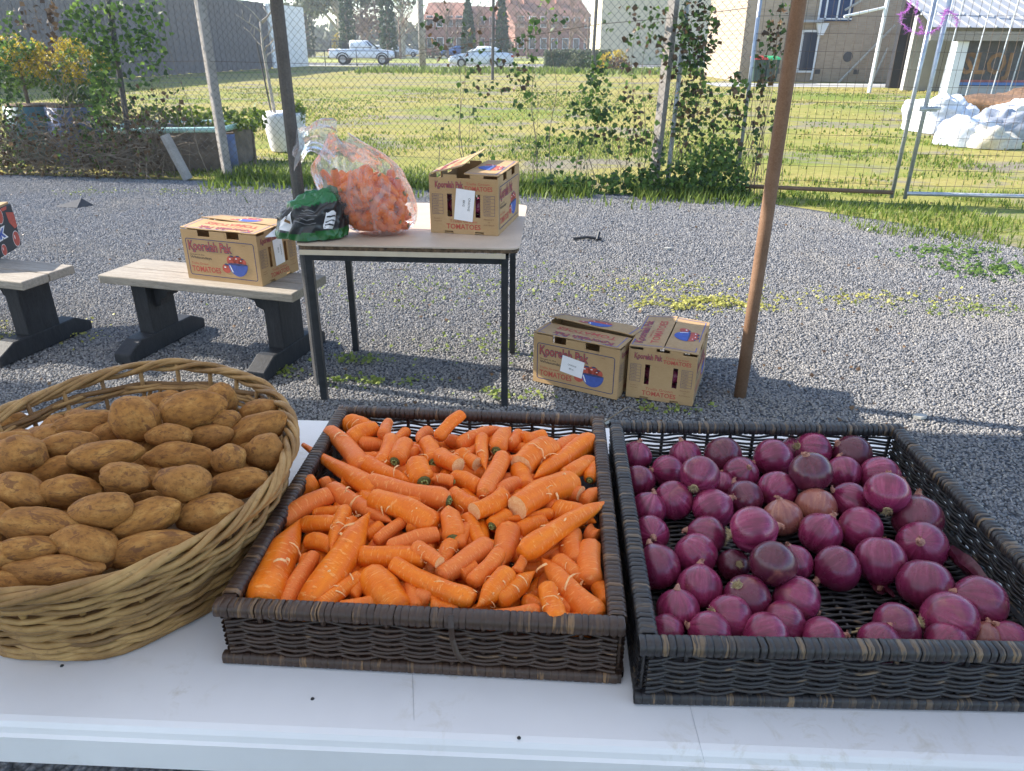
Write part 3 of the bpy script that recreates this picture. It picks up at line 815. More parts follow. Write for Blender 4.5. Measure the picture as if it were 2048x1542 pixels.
vine([(1395, 60, 40, 70, 420), (1380, 130, 35, 60, 260), (1400, 215, 45, 60, 160), (1370, 240, 25, 70, 200), (1440, 260, 50, 60, 200), (1475, 200, 22, 60, 160)], 'bushy ivy column beside the steel pipe and gate post', ('leaf_green', 'leaf_dark', 'leaf_brown'), .058, 4)
vine([(1330, 350, 60, 30, 380), (1400, 340, 60, 40, 480), (1450, 355, 45, 40, 360), (1260, 360, 60, 28, 300), (1180, 365, 60, 22, 220), (1110, 372, 60, 18, 160), (1440, 300, 40, 30, 200)], 'dense low ivy hedge along the foot of the fence', ('leaf_green', 'leaf_dark', 'leaf_green'), .058, 4, -.12)
for (px, y0, y1) in [(1540, 0, 180), (1562, 0, 110), (1586, 0, 90), (1520, 60, 260), (1510, 240, 330), (1548, 190, 260)]:
    vine([(px - (y0 + y1) * .0, (y0 + y1) / 2, 7, (y1 - y0) / 2, int((y1 - y0) * .55))], 'withered brown vine hanging in the welded mesh', ('leaf_brown', 'leaf_dark'), .055, 1, -.03, 'dry vines in the gate mesh', 'dry_vine')
# dead brush at the fence foot
mb = MB(); rt = empty('dead_brush', FEN(140, 320)); tag(rt, 'tangle of dead grey-brown brush against the fence foot', 'brush')
for i in range(1050):
    p = FEN(random.uniform(-10, 330), random.uniform(215, 350)); p.z = max(.0, p.z * random.uniform(.3, 1)); p.y += random.gauss(-.06, .1)
    pts = [p]
    d = Vector((random.gauss(0, 1), random.gauss(0, .5), random.gauss(.5, .7))).normalized() * random.uniform(.05, .13)
    for k in range(3):
        d += Vector((random.gauss(0, .03), random.gauss(0, .03), random.gauss(-.01, .03))); pts.append(pts[-1] + d)
    mb.tube(pts, [.005, .004, .003, .0015], 3, False)
o = mb.build('twigs', M['twig'], rt); o.matrix_parent_inverse = Matrix.Translation(-rt.location)
pp = []
for i in range(900):
    p = FEN(random.uniform(-10, 330), random.uniform(225, 350)); p.z = max(.01, p.z); p.y += random.gauss(-.1, .1); pp.append(p)
o = leaves('leaves', pp, .05, M['leaf_brown'], rt); o.matrix_parent_inverse = Matrix.Translation(-rt.location)
o = leaves('leaves', pp[::4], .05, M['leaf_green'], rt); o.matrix_parent_inverse = Matrix.Translation(-rt.location)
# ================================================================== the vacant block and the street behind
def at(o): return Matrix.Translation(-Vector(o.location))
def child(mb, name, mat, root, smooth=False):
    """mesh given in world coordinates, parented to an unrotated root"""
    o = mb.build(name, mat, root, smooth); o.matrix_parent_inverse = at(root); return o

# dark paling wall of the neighbour with its white end panel
A, B = Vector((-20.6, 22.0, 0)), Vector((-15.4, 60.0, 0))
wl = empty('paling_wall', A); tag(wl, 'tall dark timber paling wall along the side of the vacant block', 'wall')
d = (B - A).normalized(); nrm = Vector((d.y, -d.x, 0)); Lw = (B - A).length
pal = MB(); pal.bx(-.14, .14, -.02, .02, 0, 3.9); pm = pal.data('paling', M['paling'])
pal2 = MB(); pal2.bx(-.14, .14, -.02, .02, 0, 4.15); pm2 = pal2.data('paling', M['paling'])
npal = int((Lw - 6.0) / .3)
ang = math.atan2(d.y, d.x)
for k in range(npal):
    c = A + d * (k * .3)
    o = link('paling', pm2 if k < npal * .72 else pm, wl); o.rotation_euler = (0, 0, ang)
    o.location = c - A + nrm * (.02 * (k % 2)) + Vector((0, 0, random.uniform(-.03, .03)))
mb = MB(); mb.box((A + B) / 2 + Vector((0, 0, 1.9)) - nrm * .1, (Lw - 1, .1, 3.7), Matrix.Rotation(ang, 3, 'Z')); child(mb, 'backing_wall', M['paling'], wl)
e0, e1 = B - d * 6.0, B
mb = MB(); mb.box((e0 + e1) / 2 + Vector((0, 0, 1.95)), ((e1 - e0).length, .12, 3.9), Matrix.Rotation(ang, 3, 'Z')); child(mb, 'white_end_panel', M['white_paint'], wl)['label'] = 'pale painted end panel'

# road, footpath, park
for nm, y0, y1, m, z in [('road', 63.5, 71, 'asphalt', -.004), ('footpath', 60.8, 62.6, 'conc_path', -.003)]:
    mb = MB(); mb.add([(-120, y0, z), (120, y0, z), (120, y1, z), (-120, y1, z)], [(0, 1, 2, 3)]); tag(mb.build(nm, M[m]), kind='structure')
mb = MB(); mb.add([(8.5, 33.0, -.004), (40, 33.0, -.004), (40, 36.4, -.004), (8.5, 36.4, -.004)], [(0, 1, 2, 3)]); tag(mb.build('house_path', M['conc_path']), kind='structure')
mb = MB(); mb.add([(-80, 74, -.002), (60, 74, -.002), (60, 104, -.002), (-80, 104, -.002)], [(0, 1, 2, 3)]); tag(mb.build('park_lawn', simple('yellow_green_lawn', (.3, .32, .07), .95, vary=.3, scale=.6)), kind='structure')  # park grass in its own yellow-green, mottled at random
mb = MB(); mb.add([(-80, 104, -.001), (60, 104, -.001), (60, 112, -.001), (-80, 112, -.001)], [(0, 1, 2, 3)]); tag(mb.build('far_road', M['asphalt']), kind='structure')
# green verge strip before the sedan
vp = []
for i in range(5000):
    x = random.uniform(-9.5, 16); vp.append((x, 50 + random.gauss(0, 2.2), -.01))
blades('grass', vp, .28, M['grass'], 'taller green grass strip before the parked sedan', w=.05)

# ------------------------------------------------------------------ vehicles
def loft(sections, mats):
    """sections: list of (x, [(y,z)...]) closed rings"""
    mb = MB(); n = len(sections[0][1]); vs_ = []
    for x, ring in sections: vs_ += [Vector((x, y, z)) for y, z in ring]
    fs = []
    for i in range(len(sections) - 1):
        for k in range(n):
            l = (k + 1) % n; fs.append((i * n + k, i * n + l, (i + 1) * n + l, (i + 1) * n + k))
    fs.append(tuple(range(n - 1, -1, -1))); fs.append(tuple((len(sections) - 1) * n + k for k in range(n)))
    return mb.add(vs_, fs)
def ring(hw, z0, z1, tw, zt=None):
    """body ring: half width hw between z0 and z1, roof half width tw"""
    zm = z0 + (z1 - z0) * .55
    return [(-hw * .94, z0), (-hw, z0 + .12), (-hw, zm), (-tw, z1), (tw, z1), (hw, zm), (hw, z0 + .12), (hw * .94, z0)]
def wheel(root, x, y, r, w=.22):
    wh = MB(); wh.tube([(x, y - w / 2, r), (x, y - w * .42, r), (x, y + w * .42, r), (x, y + w / 2, r)], [r * .93, r, r, r * .93], 22)
    o = wh.build('wheel', M['tyre'], root, True)
    rm = MB(); s = -1 if y < 0 else 1
    rm.tube([(x, y + s * w * .3, r), (x, y + s * (w / 2 + .012), r)], [r * .66, r * .6], 14); rm.build('rim', M['rim_metal'], o)
    return o
def car(name, loc, rz, kind, paint, label, group=None):
    root = empty(name, loc, rz); tag(root, label, 'car' if kind == 'sedan' else 'ute', group)
    if kind == 'sedan':
        prof = [(-2.32, .42, .78), (-2.25, .3, .95), (-1.75, .26, 1.03), (-1.2, .25, 1.05), (.0, .25, 1.03), (1.0, .25, .98), (1.7, .26, .88), (2.15, .3, .75), (2.3, .4, .62)]
        mb = loft([(x, ring(.9 - .12 * (abs(x) / 2.3) ** 4, z0, z1, .8 - .1 * (abs(x) / 2.3) ** 4)) for x, z0, z1 in prof], None); body = mb.build('body', paint, root, True)
        gl = loft([(-1.75, ring(.74, .98, 1.04, .66)), (-1.1, ring(.77, .98, 1.36, .6)), (-.5, ring(.78, .98, 1.44, .6)), (.2, ring(.78, .98, 1.42, .6)), (1.05, ring(.76, .95, 1.02, .64))], None)
        cab = gl.build('cabin', paint, root, True)
        for s in (-1, 1):
            for (x0, x1, xa, xb) in [(-1.12, -.12, -.82, -.12), (-.05, .82, -.05, .38)]:
                mb = MB(); y0, y1 = s * .785, s * .64
                mb.add([(x0, y0, 1.06), (x1, y0, 1.06), (xb, y1, 1.36), (xa, y1, 1.36)], [(0, 1, 2, 3) if s < 0 else (3, 2, 1, 0)]); mb.build('side_window', M['glass'], cab)
        mb = MB(); mb.add([(1.02, -.62, 1.05), (1.02, .62, 1.05), (.3, .52, 1.405), (.3, -.52, 1.405)], [(0, 1, 2, 3)]); mb.build('windscreen', M['glass'], cab)
        mb = MB(); mb.add([(-1.7, .6, 1.06), (-1.7, -.6, 1.06), (-1.12, -.52, 1.37), (-1.12, .52, 1.37)], [(0, 1, 2, 3)]); mb.build('rear_window', M['glass'], cab)
        for s in (-1, 1):
            mb = MB(); mb.bx(-2.32, -2.15, s * .68 - .12, s * .68 + .12, .72, .86); mb.build('tail_light', M['tail_red'], root)
            mb = MB(); mb.bx(2.1, 2.24, s * .62 - .14, s * .62 + .14, .6, .7); mb.build('headlight', M['rim_metal'], root)
            mb = MB(); mb.bx(.62, .8, s * .95 - .08, s * .95 + .08, 1.0, 1.12); mb.build('mirror', paint, root)
            for x in (-1.38, 1.38): wheel(root, x, s * .8, .32)
    else:
        prof = [(-2.62, .55, 1.1), (-2.55, .5, 1.16), (-1.0, .48, 1.16), (-.9, .48, 1.16), (1.0, .48, 1.18), (1.2, .48, 1.16), (2.3, .5, 1.04), (2.6, .55, .9)]
        mb = loft([(x, ring(.92, z0, z1, .86)) for x, z0, z1 in prof], None); mb.build('body', paint, root, True)
        gl = loft([(-.95, ring(.84, 1.1, 1.72, .68)), (-.85, ring(.85, 1.1, 1.8, .68)), (.2, ring(.85, 1.1, 1.8, .68)), (.45, ring(.85, 1.1, 1.74, .68)), (1.25, ring(.82, 1.1, 1.17, .7))], None)
        cab = gl.build('cabin', paint, root, True)
        for s in (-1, 1):
            for (x0, x1, xa, xb) in [(-.8, .0, -.74, .0), (.08, .98, .08, .46)]:
                mb = MB(); y0, y1 = s * .862, s * .725
                mb.add([(x0, y0, 1.26), (x1, y0, 1.26), (xb, y1, 1.7), (xa, y1, 1.7)], [(0, 1, 2, 3) if s < 0 else (3, 2, 1, 0)]); mb.build('side_window', M['glass'], cab)
            mb = MB(); mb.bx(.85, 1.05, s * .98 - .09, s * .98 + .09, 1.22, 1.4); mb.build('mirror', paint, root)
            for x in (-1.55, 1.6): wheel(root, x, s * .8, .39, .26)
            mb = MB(); mb.bx(-2.66, -2.55, s * .82 - .07, s * .82 + .07, .8, 1.1); mb.build('tail_light', M['tail_red'], root)
            for x in (-1.55, 1.6):
                fl = MB(); fl.tube([(x + .48 * math.cos(a), s * .925, .4 + .48 * math.sin(a)) for a in [R(q) for q in range(0, 181, 20)]], .045, 6); fl.build('wheel_arch', M['black_plastic'], root)
        mb = MB(); mb.add([(1.23, -.66, 1.2), (1.23, .66, 1.2), (.5, .58, 1.735), (.5, -.58, 1.735)], [(0, 1, 2, 3)]); mb.build('windscreen', M['glass'], cab)
        mb = MB(); mb.bx(2.5, 2.78, -.85, .85, .48, .98); bevel(mb.build('bull_bar', M['black_plastic'], root), .05)
        mb = MB(); mb.bx(-2.75, -2.55, -.8, .8, .45, .6); mb.build('rear_bumper', M['black_plastic'], root)
        mb = MB()
        for q in [((-2.45, -.75), (-.98, -.75)), ((-2.45, .75), (-.98, .75)), ((-2.45, -.75), (-2.45, .75))]:
            mb.tube([(q[0][0], q[0][1], 1.72), (q[1][0], q[1][1], 1.72)], .03, 6)
        for x in (-2.45, -1.7):
            for y in (-.75, .75): mb.tube([(x, y, 1.15), (x, y, 1.72)], .03, 6)
        mb.bx(-1.6, -1.1, -.6, .6, 1.16, 1.6); mb.build('tray_rack', M['black_plastic'], root)
    return root
p = W(733, 128.5); car('white_ute', (p.x, 65.5, 0), 0.03, 'ute', M['car_white'], 'white dual-cab ute with black bull bar parked on the street')
p = WY(962, 128, 58); car('silver_sedan', (p.x, 58, 0), math.pi + .04, 'sedan', M['car_white'], 'white sedan with dark windows parked behind tall grass')
for (px, y, m, lab) in [(712, 108, 'car_white', 'far white car under the pencil pine'), (727, 108, 'car_silver', 'far silver car beside the white cars'), (752, 108, 'car_white', 'far white car near the gum tree'), (915, 109, 'car_blue', 'small blue car before the brick building'), (806, 108, 'car_white', 'far white car beside the utility pole')]:
    c = WY(px, 100, y); car('distant_car', (c.x, y, 0), random.choice((0.05, math.pi)), 'sedan', M[m], lab, 'cars parked on the far road')

# ------------------------------------------------------------------ posts, pole, hedges
p = WY(845, 120, 58); mb = MB(); mb.tube([(p.x, 58, 0), (p.x, 58, 4), (p.x, 58, 9)], [.24, .22, .18], 12)
tag(mb.build('utility_pole', M['concrete'], None, True), 'thick pale utility pole on the street verge', 'pole')
for (px, py, hh) in [(985, 160, 6), (1183, 166, 6)]:
    q = W(px, py); mb = MB(); mb.tube([(q.x, q.y, 0), (q.x + .1, q.y, hh)], .07, 8)
    tag(mb.build('steel_post', M['dark_post']), ['thin brown post standing in the block before the sedan', 'thin brown post standing in the block before the cream building'][px > 1000], 'post')
def railing(y, x0, x1, label, n):
    o = empty('street_railing', (x0, y, 0)); tag(o, label, 'railing')
    mb = MB()
    for z in (.55, 1.05): mb.tube([(x0, y, z), (x1, y, z)], .025, 5)
    child(mb, 'rail', M['black_plastic'], o)
    for k in range(n + 1):
        x = x0 + (x1 - x0) * k / n; mb = MB(); mb.tube([(x, y, 0), (x, y, 1.1)], .03, 5); child(mb, 'post', M['black_plastic'], o)
railing(60.2, -16.5, -9.4, 'thin dark railing before the white ute', 3)
def bush(name, c, r, n, mat, label, size, cat='shrub', group=None, trunk=False):
    o = empty(name, (c[0], c[1], 0)); tag(o, label, cat, group)
    pts = []
    while len(pts) < n:
        p = gauss_pt((0, 0, 0), (1, 1, 1)); q = p.normalized() * (p.length ** .35)
        k = 1 + .35 * noise.noise(q * 1.7 + Vector(c) * .3)
        pts.append(Vector((c[0] + q.x * r[0] * k, c[1] + q.y * r[1] * k, max(.02, c[2] + q.z * r[2] * k))))
    l = leaves('foliage', pts, size, M[mat], o, .3); l.matrix_parent_inverse = at(o)
    mb = MB(); mb.tube([(c[0], c[1], 0), (c[0] + .1 * r[0], c[1], c[2] * .6), (c[0], c[1], c[2])], [r[0] * .1, r[0] * .08, r[0] * .03], 6)
    child(mb, 'stem', M['bark'], o); return o
# clipped hedge before the cream building
p0, p1 = WY(1088, 120, 61), WY(1222, 120, 61)
hg = empty('clipped_hedge', ((p0.x + p1.x) / 2, 61, 0)); tag(hg, 'clipped grey-green hedge along the street', 'hedge')
pts = [Vector((random.uniform(p0.x, p1.x), 61 + random.uniform(-.5, .5), random.uniform(.0, 1.25))) for _ in range(2600)]
l = leaves('foliage', pts, .16, M['gum_leaf'], hg); l.matrix_parent_inverse = at(hg)
mb = MB(); mb.box(((p0.x + p1.x) / 2, 61, .55), (p1.x - p0.x - .3, .7, 1.0)); child(mb, 'hedge_core', M['cypress_leaf'], hg)
for (px, y, r, m, lab, n) in [(1165, 52, (1.0, .7, .6), 'gum_leaf', 'round grey-green shrub before the hedge', 700), (1185, 51.5, (.8, .6, .5), 'leaf_dark', 'small dark shrub beside the round shrub', 500),
                            (1228, 50, (.9, .6, .7), 'leaf_yellow', 'yellow-green shrub by the cream building', 400), (1240, 49, (.7, .5, .5), 'leaf_brown', 'reddish brown shrub by the cream building', 300),
                            (690, 100, (1.6, 1, 1.6), 'leaf_yellow', 'yellow wattle bush under the gum', 500), (865, 100, (1.6, 1, 1.2), 'gum_leaf', 'low round bush beside the utility pole', 400), (1005, 100, (1.8, 1, 1.2), 'gum_leaf', 'dull green bush behind the sedan', 400)]:
    c = WY(px, 110, y); bush('shrub', (c.x, y, r[2] * .8), r, n, m, lab, .2 if y > 60 else .16)

# ------------------------------------------------------------------ trees beyond the street
def tree(px, y, h, r, mat, label, n=1400, size=.5, bark='bark', low=.35, seed=1, group=None):
    c = WY(px, 90, y); x = c.x; o = empty('tree', (x, y, 0)); tag(o, label, 'tree', group)
    rnd = random.Random(seed); mb = MB()
    mb.tube([(x, y, 0), (x + .15, y, h * low * .6), (x, y, h * low), (x + .2, y, h * .8)], [r * .09, r * .075, r * .06, r * .02], 8)
    tips = []
    for k in range(9):
        a = rnd.uniform(0, 6.28); z0 = h * (low * .8 + .4 * k / 9); rr = r * rnd.uniform(.5, .95)
        e = Vector((x + math.cos(a) * rr, y + math.sin(a) * rr, z0 + h * rnd.uniform(.12, .3)))
        mb.tube([(x, y, z0), ((x + e.x) / 2, (y + e.y) / 2, (z0 + e.z) / 2 + .2), e], [r * .05, r * .035, r * .015], 5); tips.append(e)
    tips.append(Vector((x, y, h * .93)))
    child(mb, 'trunk', M[bark], o)
    pts = []
    for e in tips:
        for k in range(n // len(tips)): pts.append(gauss_pt(e, (r * .5, r * .5, r * .38)))
    l = leaves('crown', pts, size, M[mat], o, .4); l.matrix_parent_inverse = at(o)
    return o
tree(625, 105, 11, 3.2, 'gum_leaf', 'olive gum tree rising above the paling wall', 1300, .5, 'pale_bark', .4, 3)
tree(682, 98, 12, 4.0, 'gum_leaf', 'tall gum tree with pale trunk behind the white ute', 2600, .42, 'pale_bark', .3, 5)
tree(725, 118, 9, 3.6, 'leaf_brown', 'rusty brown tree behind the far cars', 900, .45, 'bark', .3, 8)
tree(805, 96, 13, 3.4, 'gum_leaf', 'gum tree with loose crown beside the utility pole', 1500, .42, 'pale_bark', .35, 6)
def cypress(px, y, h, r, label):
    c = WY(px, 90, y); x = c.x; o = empty('pencil_pine', (x, y, 0)); tag(o, label, 'tree', 'pencil pines along the park')
    pts = []
    for k in range(1500):
        t = random.random() ** 1.15; rr = r * (1 - t) ** .6 * min(1, .55 + t * 3) * random.uniform(.75, 1.05); a = random.uniform(0, 6.283)
        pts.append(Vector((x + math.cos(a) * rr, y + math.sin(a) * rr, .2 + t * h)))
    l = leaves('crown', pts, .3, M['cypress_leaf'], o, -.8); l.matrix_parent_inverse = at(o)
    mb = MB(); mb.tube([(x, y, 0), (x, y, h * .9)], [r * .3, r * .05], 6); child(mb, 'trunk', M['bark'], o)
for (px, y, h, r, lab) in [(697, 84, 9.0, .95, 'dark pencil pine behind the ute tray'), (777, 82, 8.6, .95, 'dark pencil pine behind the ute bonnet'), (937, 88, 5.6, .85, 'short pencil pine behind the sedan bonnet'), (1004, 90, 6.5, .8, 'pencil pine behind the sedan boot'), (617, 100, 12, .9, 'pencil pine above the white end panel')]:
    cypress(px, y, h, r, lab)
def bare_tree(px, y, h, r, label, seed):
    c = WY(px, 90, y); x = c.x; rnd = random.Random(seed); o = empty('bare_tree', (x, y, 0)); tag(o, label, 'tree', 'leafless winter trees')
    mb = MB(); mb.tube([(x, y, 0), (x, y, h * .35), (x, y, h * .8)], [.16, .12, .04], 6)
    tw = MB()
    def branch(p, d, l, rad, dep):
        q = p + d * l; (mb if dep > 1 else tw).tube([p, p.lerp(q, .5) + Vector((rnd.gauss(0, .05), 0, .03)), q], [rad, rad * .8, rad * .55], 4 if dep > 1 else 3, False)
        if dep == 0: return
        for k in range(4 if dep > 1 else 5):
            nd = (d + Vector((rnd.gauss(0, .5), rnd.gauss(0, .5), rnd.gauss(.15, .35)))).normalized()
            branch(p.lerp(q, rnd.uniform(.4, 1)), nd, l * rnd.uniform(.5, .75), rad * .5, dep - 1)
    for k in range(9):
        a = rnd.uniform(0, 6.28); branch(Vector((x, y, h * (.2 + .06 * k))), Vector((math.cos(a) * .8, math.sin(a) * .8, .75)).normalized(), r * .8, .06, 3)
    child(mb, 'trunk', M['bare_twig'], o); child(tw, 'crown', M['bare_twig'], o)
for i, (px, y, h, r, lab) in enumerate([(800, 92, 6, 2.2, 'bare winter tree behind the pencil pine'), (895, 98, 6.5, 2.4, 'bare orange-brown tree before the brick gable'), (958, 98, 6.2, 2.4, 'bare tree behind the sedan roof'), (1055, 98, 6.5, 2.6, 'bare tree before the tall gable'), (1100, 100, 6.5, 2.6, 'bare tree before the long roof'), (1140, 98, 6.0, 2.4, 'bare tree before the end of the long roof'), (1175, 100, 6.5, 2.2, 'bare tree next to the cream building'), (735, 100, 6, 2.2, 'bare tree behind the ute cabin')]):
    bare_tree(px, y, h, r, lab, 30 + i)
# distant belt of trees closing the street
pts = []
for k in range(9000):
    x = random.uniform(-150, 150); y = random.uniform(165, 190); hh = 6 + 4 * noise.noise(Vector((x * .06, 0, 3))) + 2 * noise.noise(Vector((x * .3, 1, 3)))
    pts.append(Vector((x, y, random.uniform(0, hh))))
me = bpy.data.meshes.new('treeline'); v, f = leaf_data(pts, 2.0, .3); me.from_pydata(v, [], f); me.materials.append(M['gum_leaf'])
tag(link('treeline', me), 'far hazy belt of trees behind the brick buildings', 'trees', kind='stuff')

# ------------------------------------------------------------------ brick buildings across the park
def gable_house(name, px0, px1, y, wall_h, roof_h, depth, wallm, roofm, label, nwin, rot=.12, gable_px=None):
    a, b = WY(px0, 90, y), WY(px1, 90, y); L = b.x - a.x
    o = empty(name, (a.x, y, 0), rot); tag(o, label, 'building')
    w = MB(); w.bx(0, L, 0, depth, 0, wall_h)
    w.add([(0, 0, wall_h), (0, depth, wall_h), (0, depth / 2, wall_h + roof_h)], [(0, 1, 2)]); w.add([(L, 0, wall_h), (L, depth, wall_h), (L, depth / 2, wall_h + roof_h)], [(2, 1, 0)])
    w.build('wall', wallm, o)
    r = MB()
    for s, y0 in ((1, -.4), (-1, depth + .4)):
        zlo = wall_h - .4 * roof_h / (depth / 2)
        r.add([(-.3, y0, zlo), (L + .3, y0, zlo), (L + .3, depth / 2, wall_h + roof_h + .02), (-.3, depth / 2, wall_h + roof_h + .02)], [(0, 1, 2, 3)])
        r.add([(-.3, y0, zlo + .15), (L + .3, y0, zlo + .15), (L + .3, depth / 2, wall_h + roof_h + .17), (-.3, depth / 2, wall_h + roof_h + .17)], [(0, 1, 2, 3)])
    r.build('roof', roofm, o)
    for k in range(nwin):
        x = L * (k + .5) / nwin
        for z in ([1.2] if wall_h < 4 else [1.0, 3.9]):
            m = MB(); m.bx(x - .5, x + .5, -.05, .03, z, z + 1.5); wd = m.build('window', M['white_paint'], o)
            m = MB(); m.bx(x - .42, x + .42, -.065, -.051, z + .08, z + 1.42); m.build('pane', M['glass'], wd)
    return o
gable_house('brick_building', 852, 930, 122, 5.0, 2.2, 9, M['red_brick'], M['tile_roof'], 'red brick hall with hipped tile roof beyond the park', 4, -.1)
gable_house('brick_building', 952, 1025, 124, 4.2, 2.6, 8, M['red_brick'], M['tile_roof'], 'low red brick wing with sunlit gable end', 3, .45)
gb = gable_house('brick_building', 1030, 1200, 120, 4.6, 3.6, 12, M['red_brick'], M['tile_roof'], 'long red brick building with tall chimneys and brown roof', 7, .35)
for x in (1.0, 3.2, 8.5):
    mb = MB(); mb.bx(x - .35, x + .35, 4.0, 4.8, 4, 11.5); mb.build('chimney', M['red_brick'], gb)
# cream building behind the ivy
a, b = WY(1200, 100, 72), WY(1425, 100, 72)
cb = empty('cream_building', (a.x, 72, 0)); tag(cb, 'tall plain cream building behind the ivy', 'building')
mb = MB(); mb.bx(0, b.x - a.x, 0, 10, 0, 9.5); mb.build('wall', M['cream_wall'], cb)
mb = MB(); mb.bx(-.3, b.x - a.x + .3, -.3, 10.3, 9.5, 9.8); mb.build('roof', M['grey_roof'], cb)
# ------------------------------------------------------------------ tan brick house with bins
hc = W(1476, 163); HX, HY = hc.x, hc.y
hs = empty('brick_house', (HX, HY, 0)); tag(hs, 'tan brick house with blue-framed window and downpipe', 'house')
HL = WY(1800, 160, HY).x - HX
mb = MB(); mb.bx(0, HL, 0, 7, 0, 6.2); mb.build('wall', M['tan_brick'], hs)
mb = MB()
mb.prism([(-.7, -.7), (HL + .5, -.7), (HL + .5, 7.6), (-.7, 7.6)], 6.2, 6.4); mb.build('eaves', M['white_paint'], hs)
mb = MB(); v4 = [(-.8, -.8, 6.4), (HL + .6, -.8, 6.4), (HL + .6, 7.8, 6.4), (-.8, 7.8, 6.4), (2.5, 3.5, 8.6), (HL - 2, 3.5, 8.6)]
mb.add(v4, [(0, 1, 5, 4), (1, 2, 5), (2, 3, 4, 5), (3, 0, 4)]); mb.build('roof', M['tile_roof'], hs)
def hx(px): return WY(px, 100, HY).x - HX
def hz(py): return WY(1600, py, HY).z
def window(px0, px1, py0, py1, fm, pm_, sash=True):
    x0, x1, z0, z1 = hx(px0), hx(px1), hz(py1), hz(py0)
    f = MB(); f.bx(x0, x1, -.12, .04, z0, z1); fo = f.build('window', M[fm], hs)
    k = 2 if sash else 1
    for i in range(k):
        a = x0 + .08 + i * (x1 - x0 - .08) / k; b = x0 + (i + 1) * (x1 - x0 - .08) / k
        m = MB(); m.bx(a, b, -.135, -.121, z0 + .09, z1 - .09); m.build('pane', M[pm_], fo)
    return fo
window(1627, 1690, -60, 42, 'glass_blue', 'glass_blue')
for px in (1637, 1660, 1683):
    mb = MB(); mb.bx(hx(px) - .04, hx(px) + .04, -.16, -.14, hz(40), hz(-60)); mb.build('window_mullion', M['white_paint'], hs)
mb = MB(); mb.bx(hx(1627), hx(1690), -.16, -.14, hz(39), hz(36)); mb.build('window_sill', M['white_paint'], hs)
window(1598, 1632, 60, 145, 'white_paint', 'glass', False)
mb = MB(); mb.bx(hx(1568), hx(1630), -.5, 0, hz(45), hz(40)); mb.build('hood', M['grey_roof'], hs)['label'] = 'small grey awning over the door'
mb = MB(); mb.tube([(hx(1625), -.1, 6.2), (hx(1625), -.1, hz(45)), (hx(1633), -.1, hz(60)), (hx(1630), -.1, .1)], .05, 8); mb.build('downpipe', M['white_paint'], hs)
mb = MB(); mb.prism([(-.28, 0), (.28, 0), (.1, -.5), (-.1, -.5)], 0, .16, Matrix.Translation((hx(1632), -.18, hz(46))) @ Matrix.Rotation(R(90), 4, 'X')); mb.build('rainwater_head', M['white_paint'], hs)
mb = MB(); mb.tube([(hx(1698), -.03, hz(113)), (hx(1698), .02, hz(113))], .22, 16); mb.build('vent', M['dark_post'], hs)
for px in (1562, 1642, 1720):
    mb = MB(); mb.bx(hx(px) - .12, hx(px) + .12, -.02, .02, .35, .55); mb.build('air_brick', M['dark_post'], hs)
def bin_(px, py, lidm, label):
    q = W(px, py); o = empty('wheelie_bin', (q.x, q.y, 0)); tag(o, label, 'bin', 'bins by the house wall')
    mb = MB(); vs_ = [(-.24, -.27, .08), (.24, -.27, .08), (.24, .27, .08), (-.24, .27, .08), (-.29, -.34, .98), (.29, -.34, .98), (.29, .36, .98), (-.29, .36, .98)]
    mb.add(vs_, [(3, 2, 1, 0), (4, 5, 6, 7), (0, 1, 5, 4), (1, 2, 6, 5), (2, 3, 7, 6), (3, 0, 4, 7)]); bevel(mb.build('body', M['bin_green'], o), .03)
    mb = MB(); mb.add([(-.31, -.37, .98), (.31, -.37, .98), (.31, .39, 1.06), (-.31, .39, 1.06), (-.27, -.3, 1.07), (.27, -.3, 1.07), (.27, .33, 1.13), (-.27, .33, 1.13)],
                     [(3, 2, 1, 0), (4, 5, 6, 7), (0, 1, 5, 4), (1, 2, 6, 5), (2, 3, 7, 6), (3, 0, 4, 7)]); mb.build('lid', M[lidm], o)
    for s in (-1, 1):
        mb = MB(); mb.tube([(s * .2, .3, .1), (s * .26, .3, .1)], .1, 10); mb.build('wheel', M['tyre'], o)
    mb = MB(); mb.tube([(-.22, .42, .98), (.22, .42, .98)], .02, 6); mb.build('handle', M['bin_green'], o)
bin_(1537, 166, 'bin_lid_green', 'dark wheelie bin with bright green lid by the house')
bin_(1512, 166, 'bin_lid_red', 'dark wheelie bin with red lid by the house')
# white pole with arm, struts
q = W(1738, 185); mb = MB(); mb.tube([(q.x, q.y, 0), (q.x + .05, q.y, 7)], .07, 10); po = empty('white_pole', q); tag(po, 'tall white steel pole with side arm on the block', 'pole')
child(mb, 'mast', M['white_paint'], po)
tp = WY(1770, 15, q.y); tq = WY(1688, 33, q.y); mb = MB(); mb.tube([(tp.x, tp.y, tp.z), (tq.x, tq.y, tq.z)], .045, 8); child(mb, 'arm', M['white_paint'], po)
for (p0_, p1_, r, lab) in [((1676, 166), (1790, 50), .05, 'long timber prop leaning across the house wall'), ((1740, 172), (1776, 95), .05, 'short timber prop by the white pole'), ((1690, 20), (1725, 0), .05, 'upper timber prop on the house wall')]:
    a, b = WY(p0_[0], p0_[1], HY - .25), WY(p1_[0], p1_[1], HY - .25); mb = MB(); mb.tube([a, b], r, 6)
    tag(mb.build('timber_prop', M['stone_flat']), lab, 'prop', 'props leaning on the house')

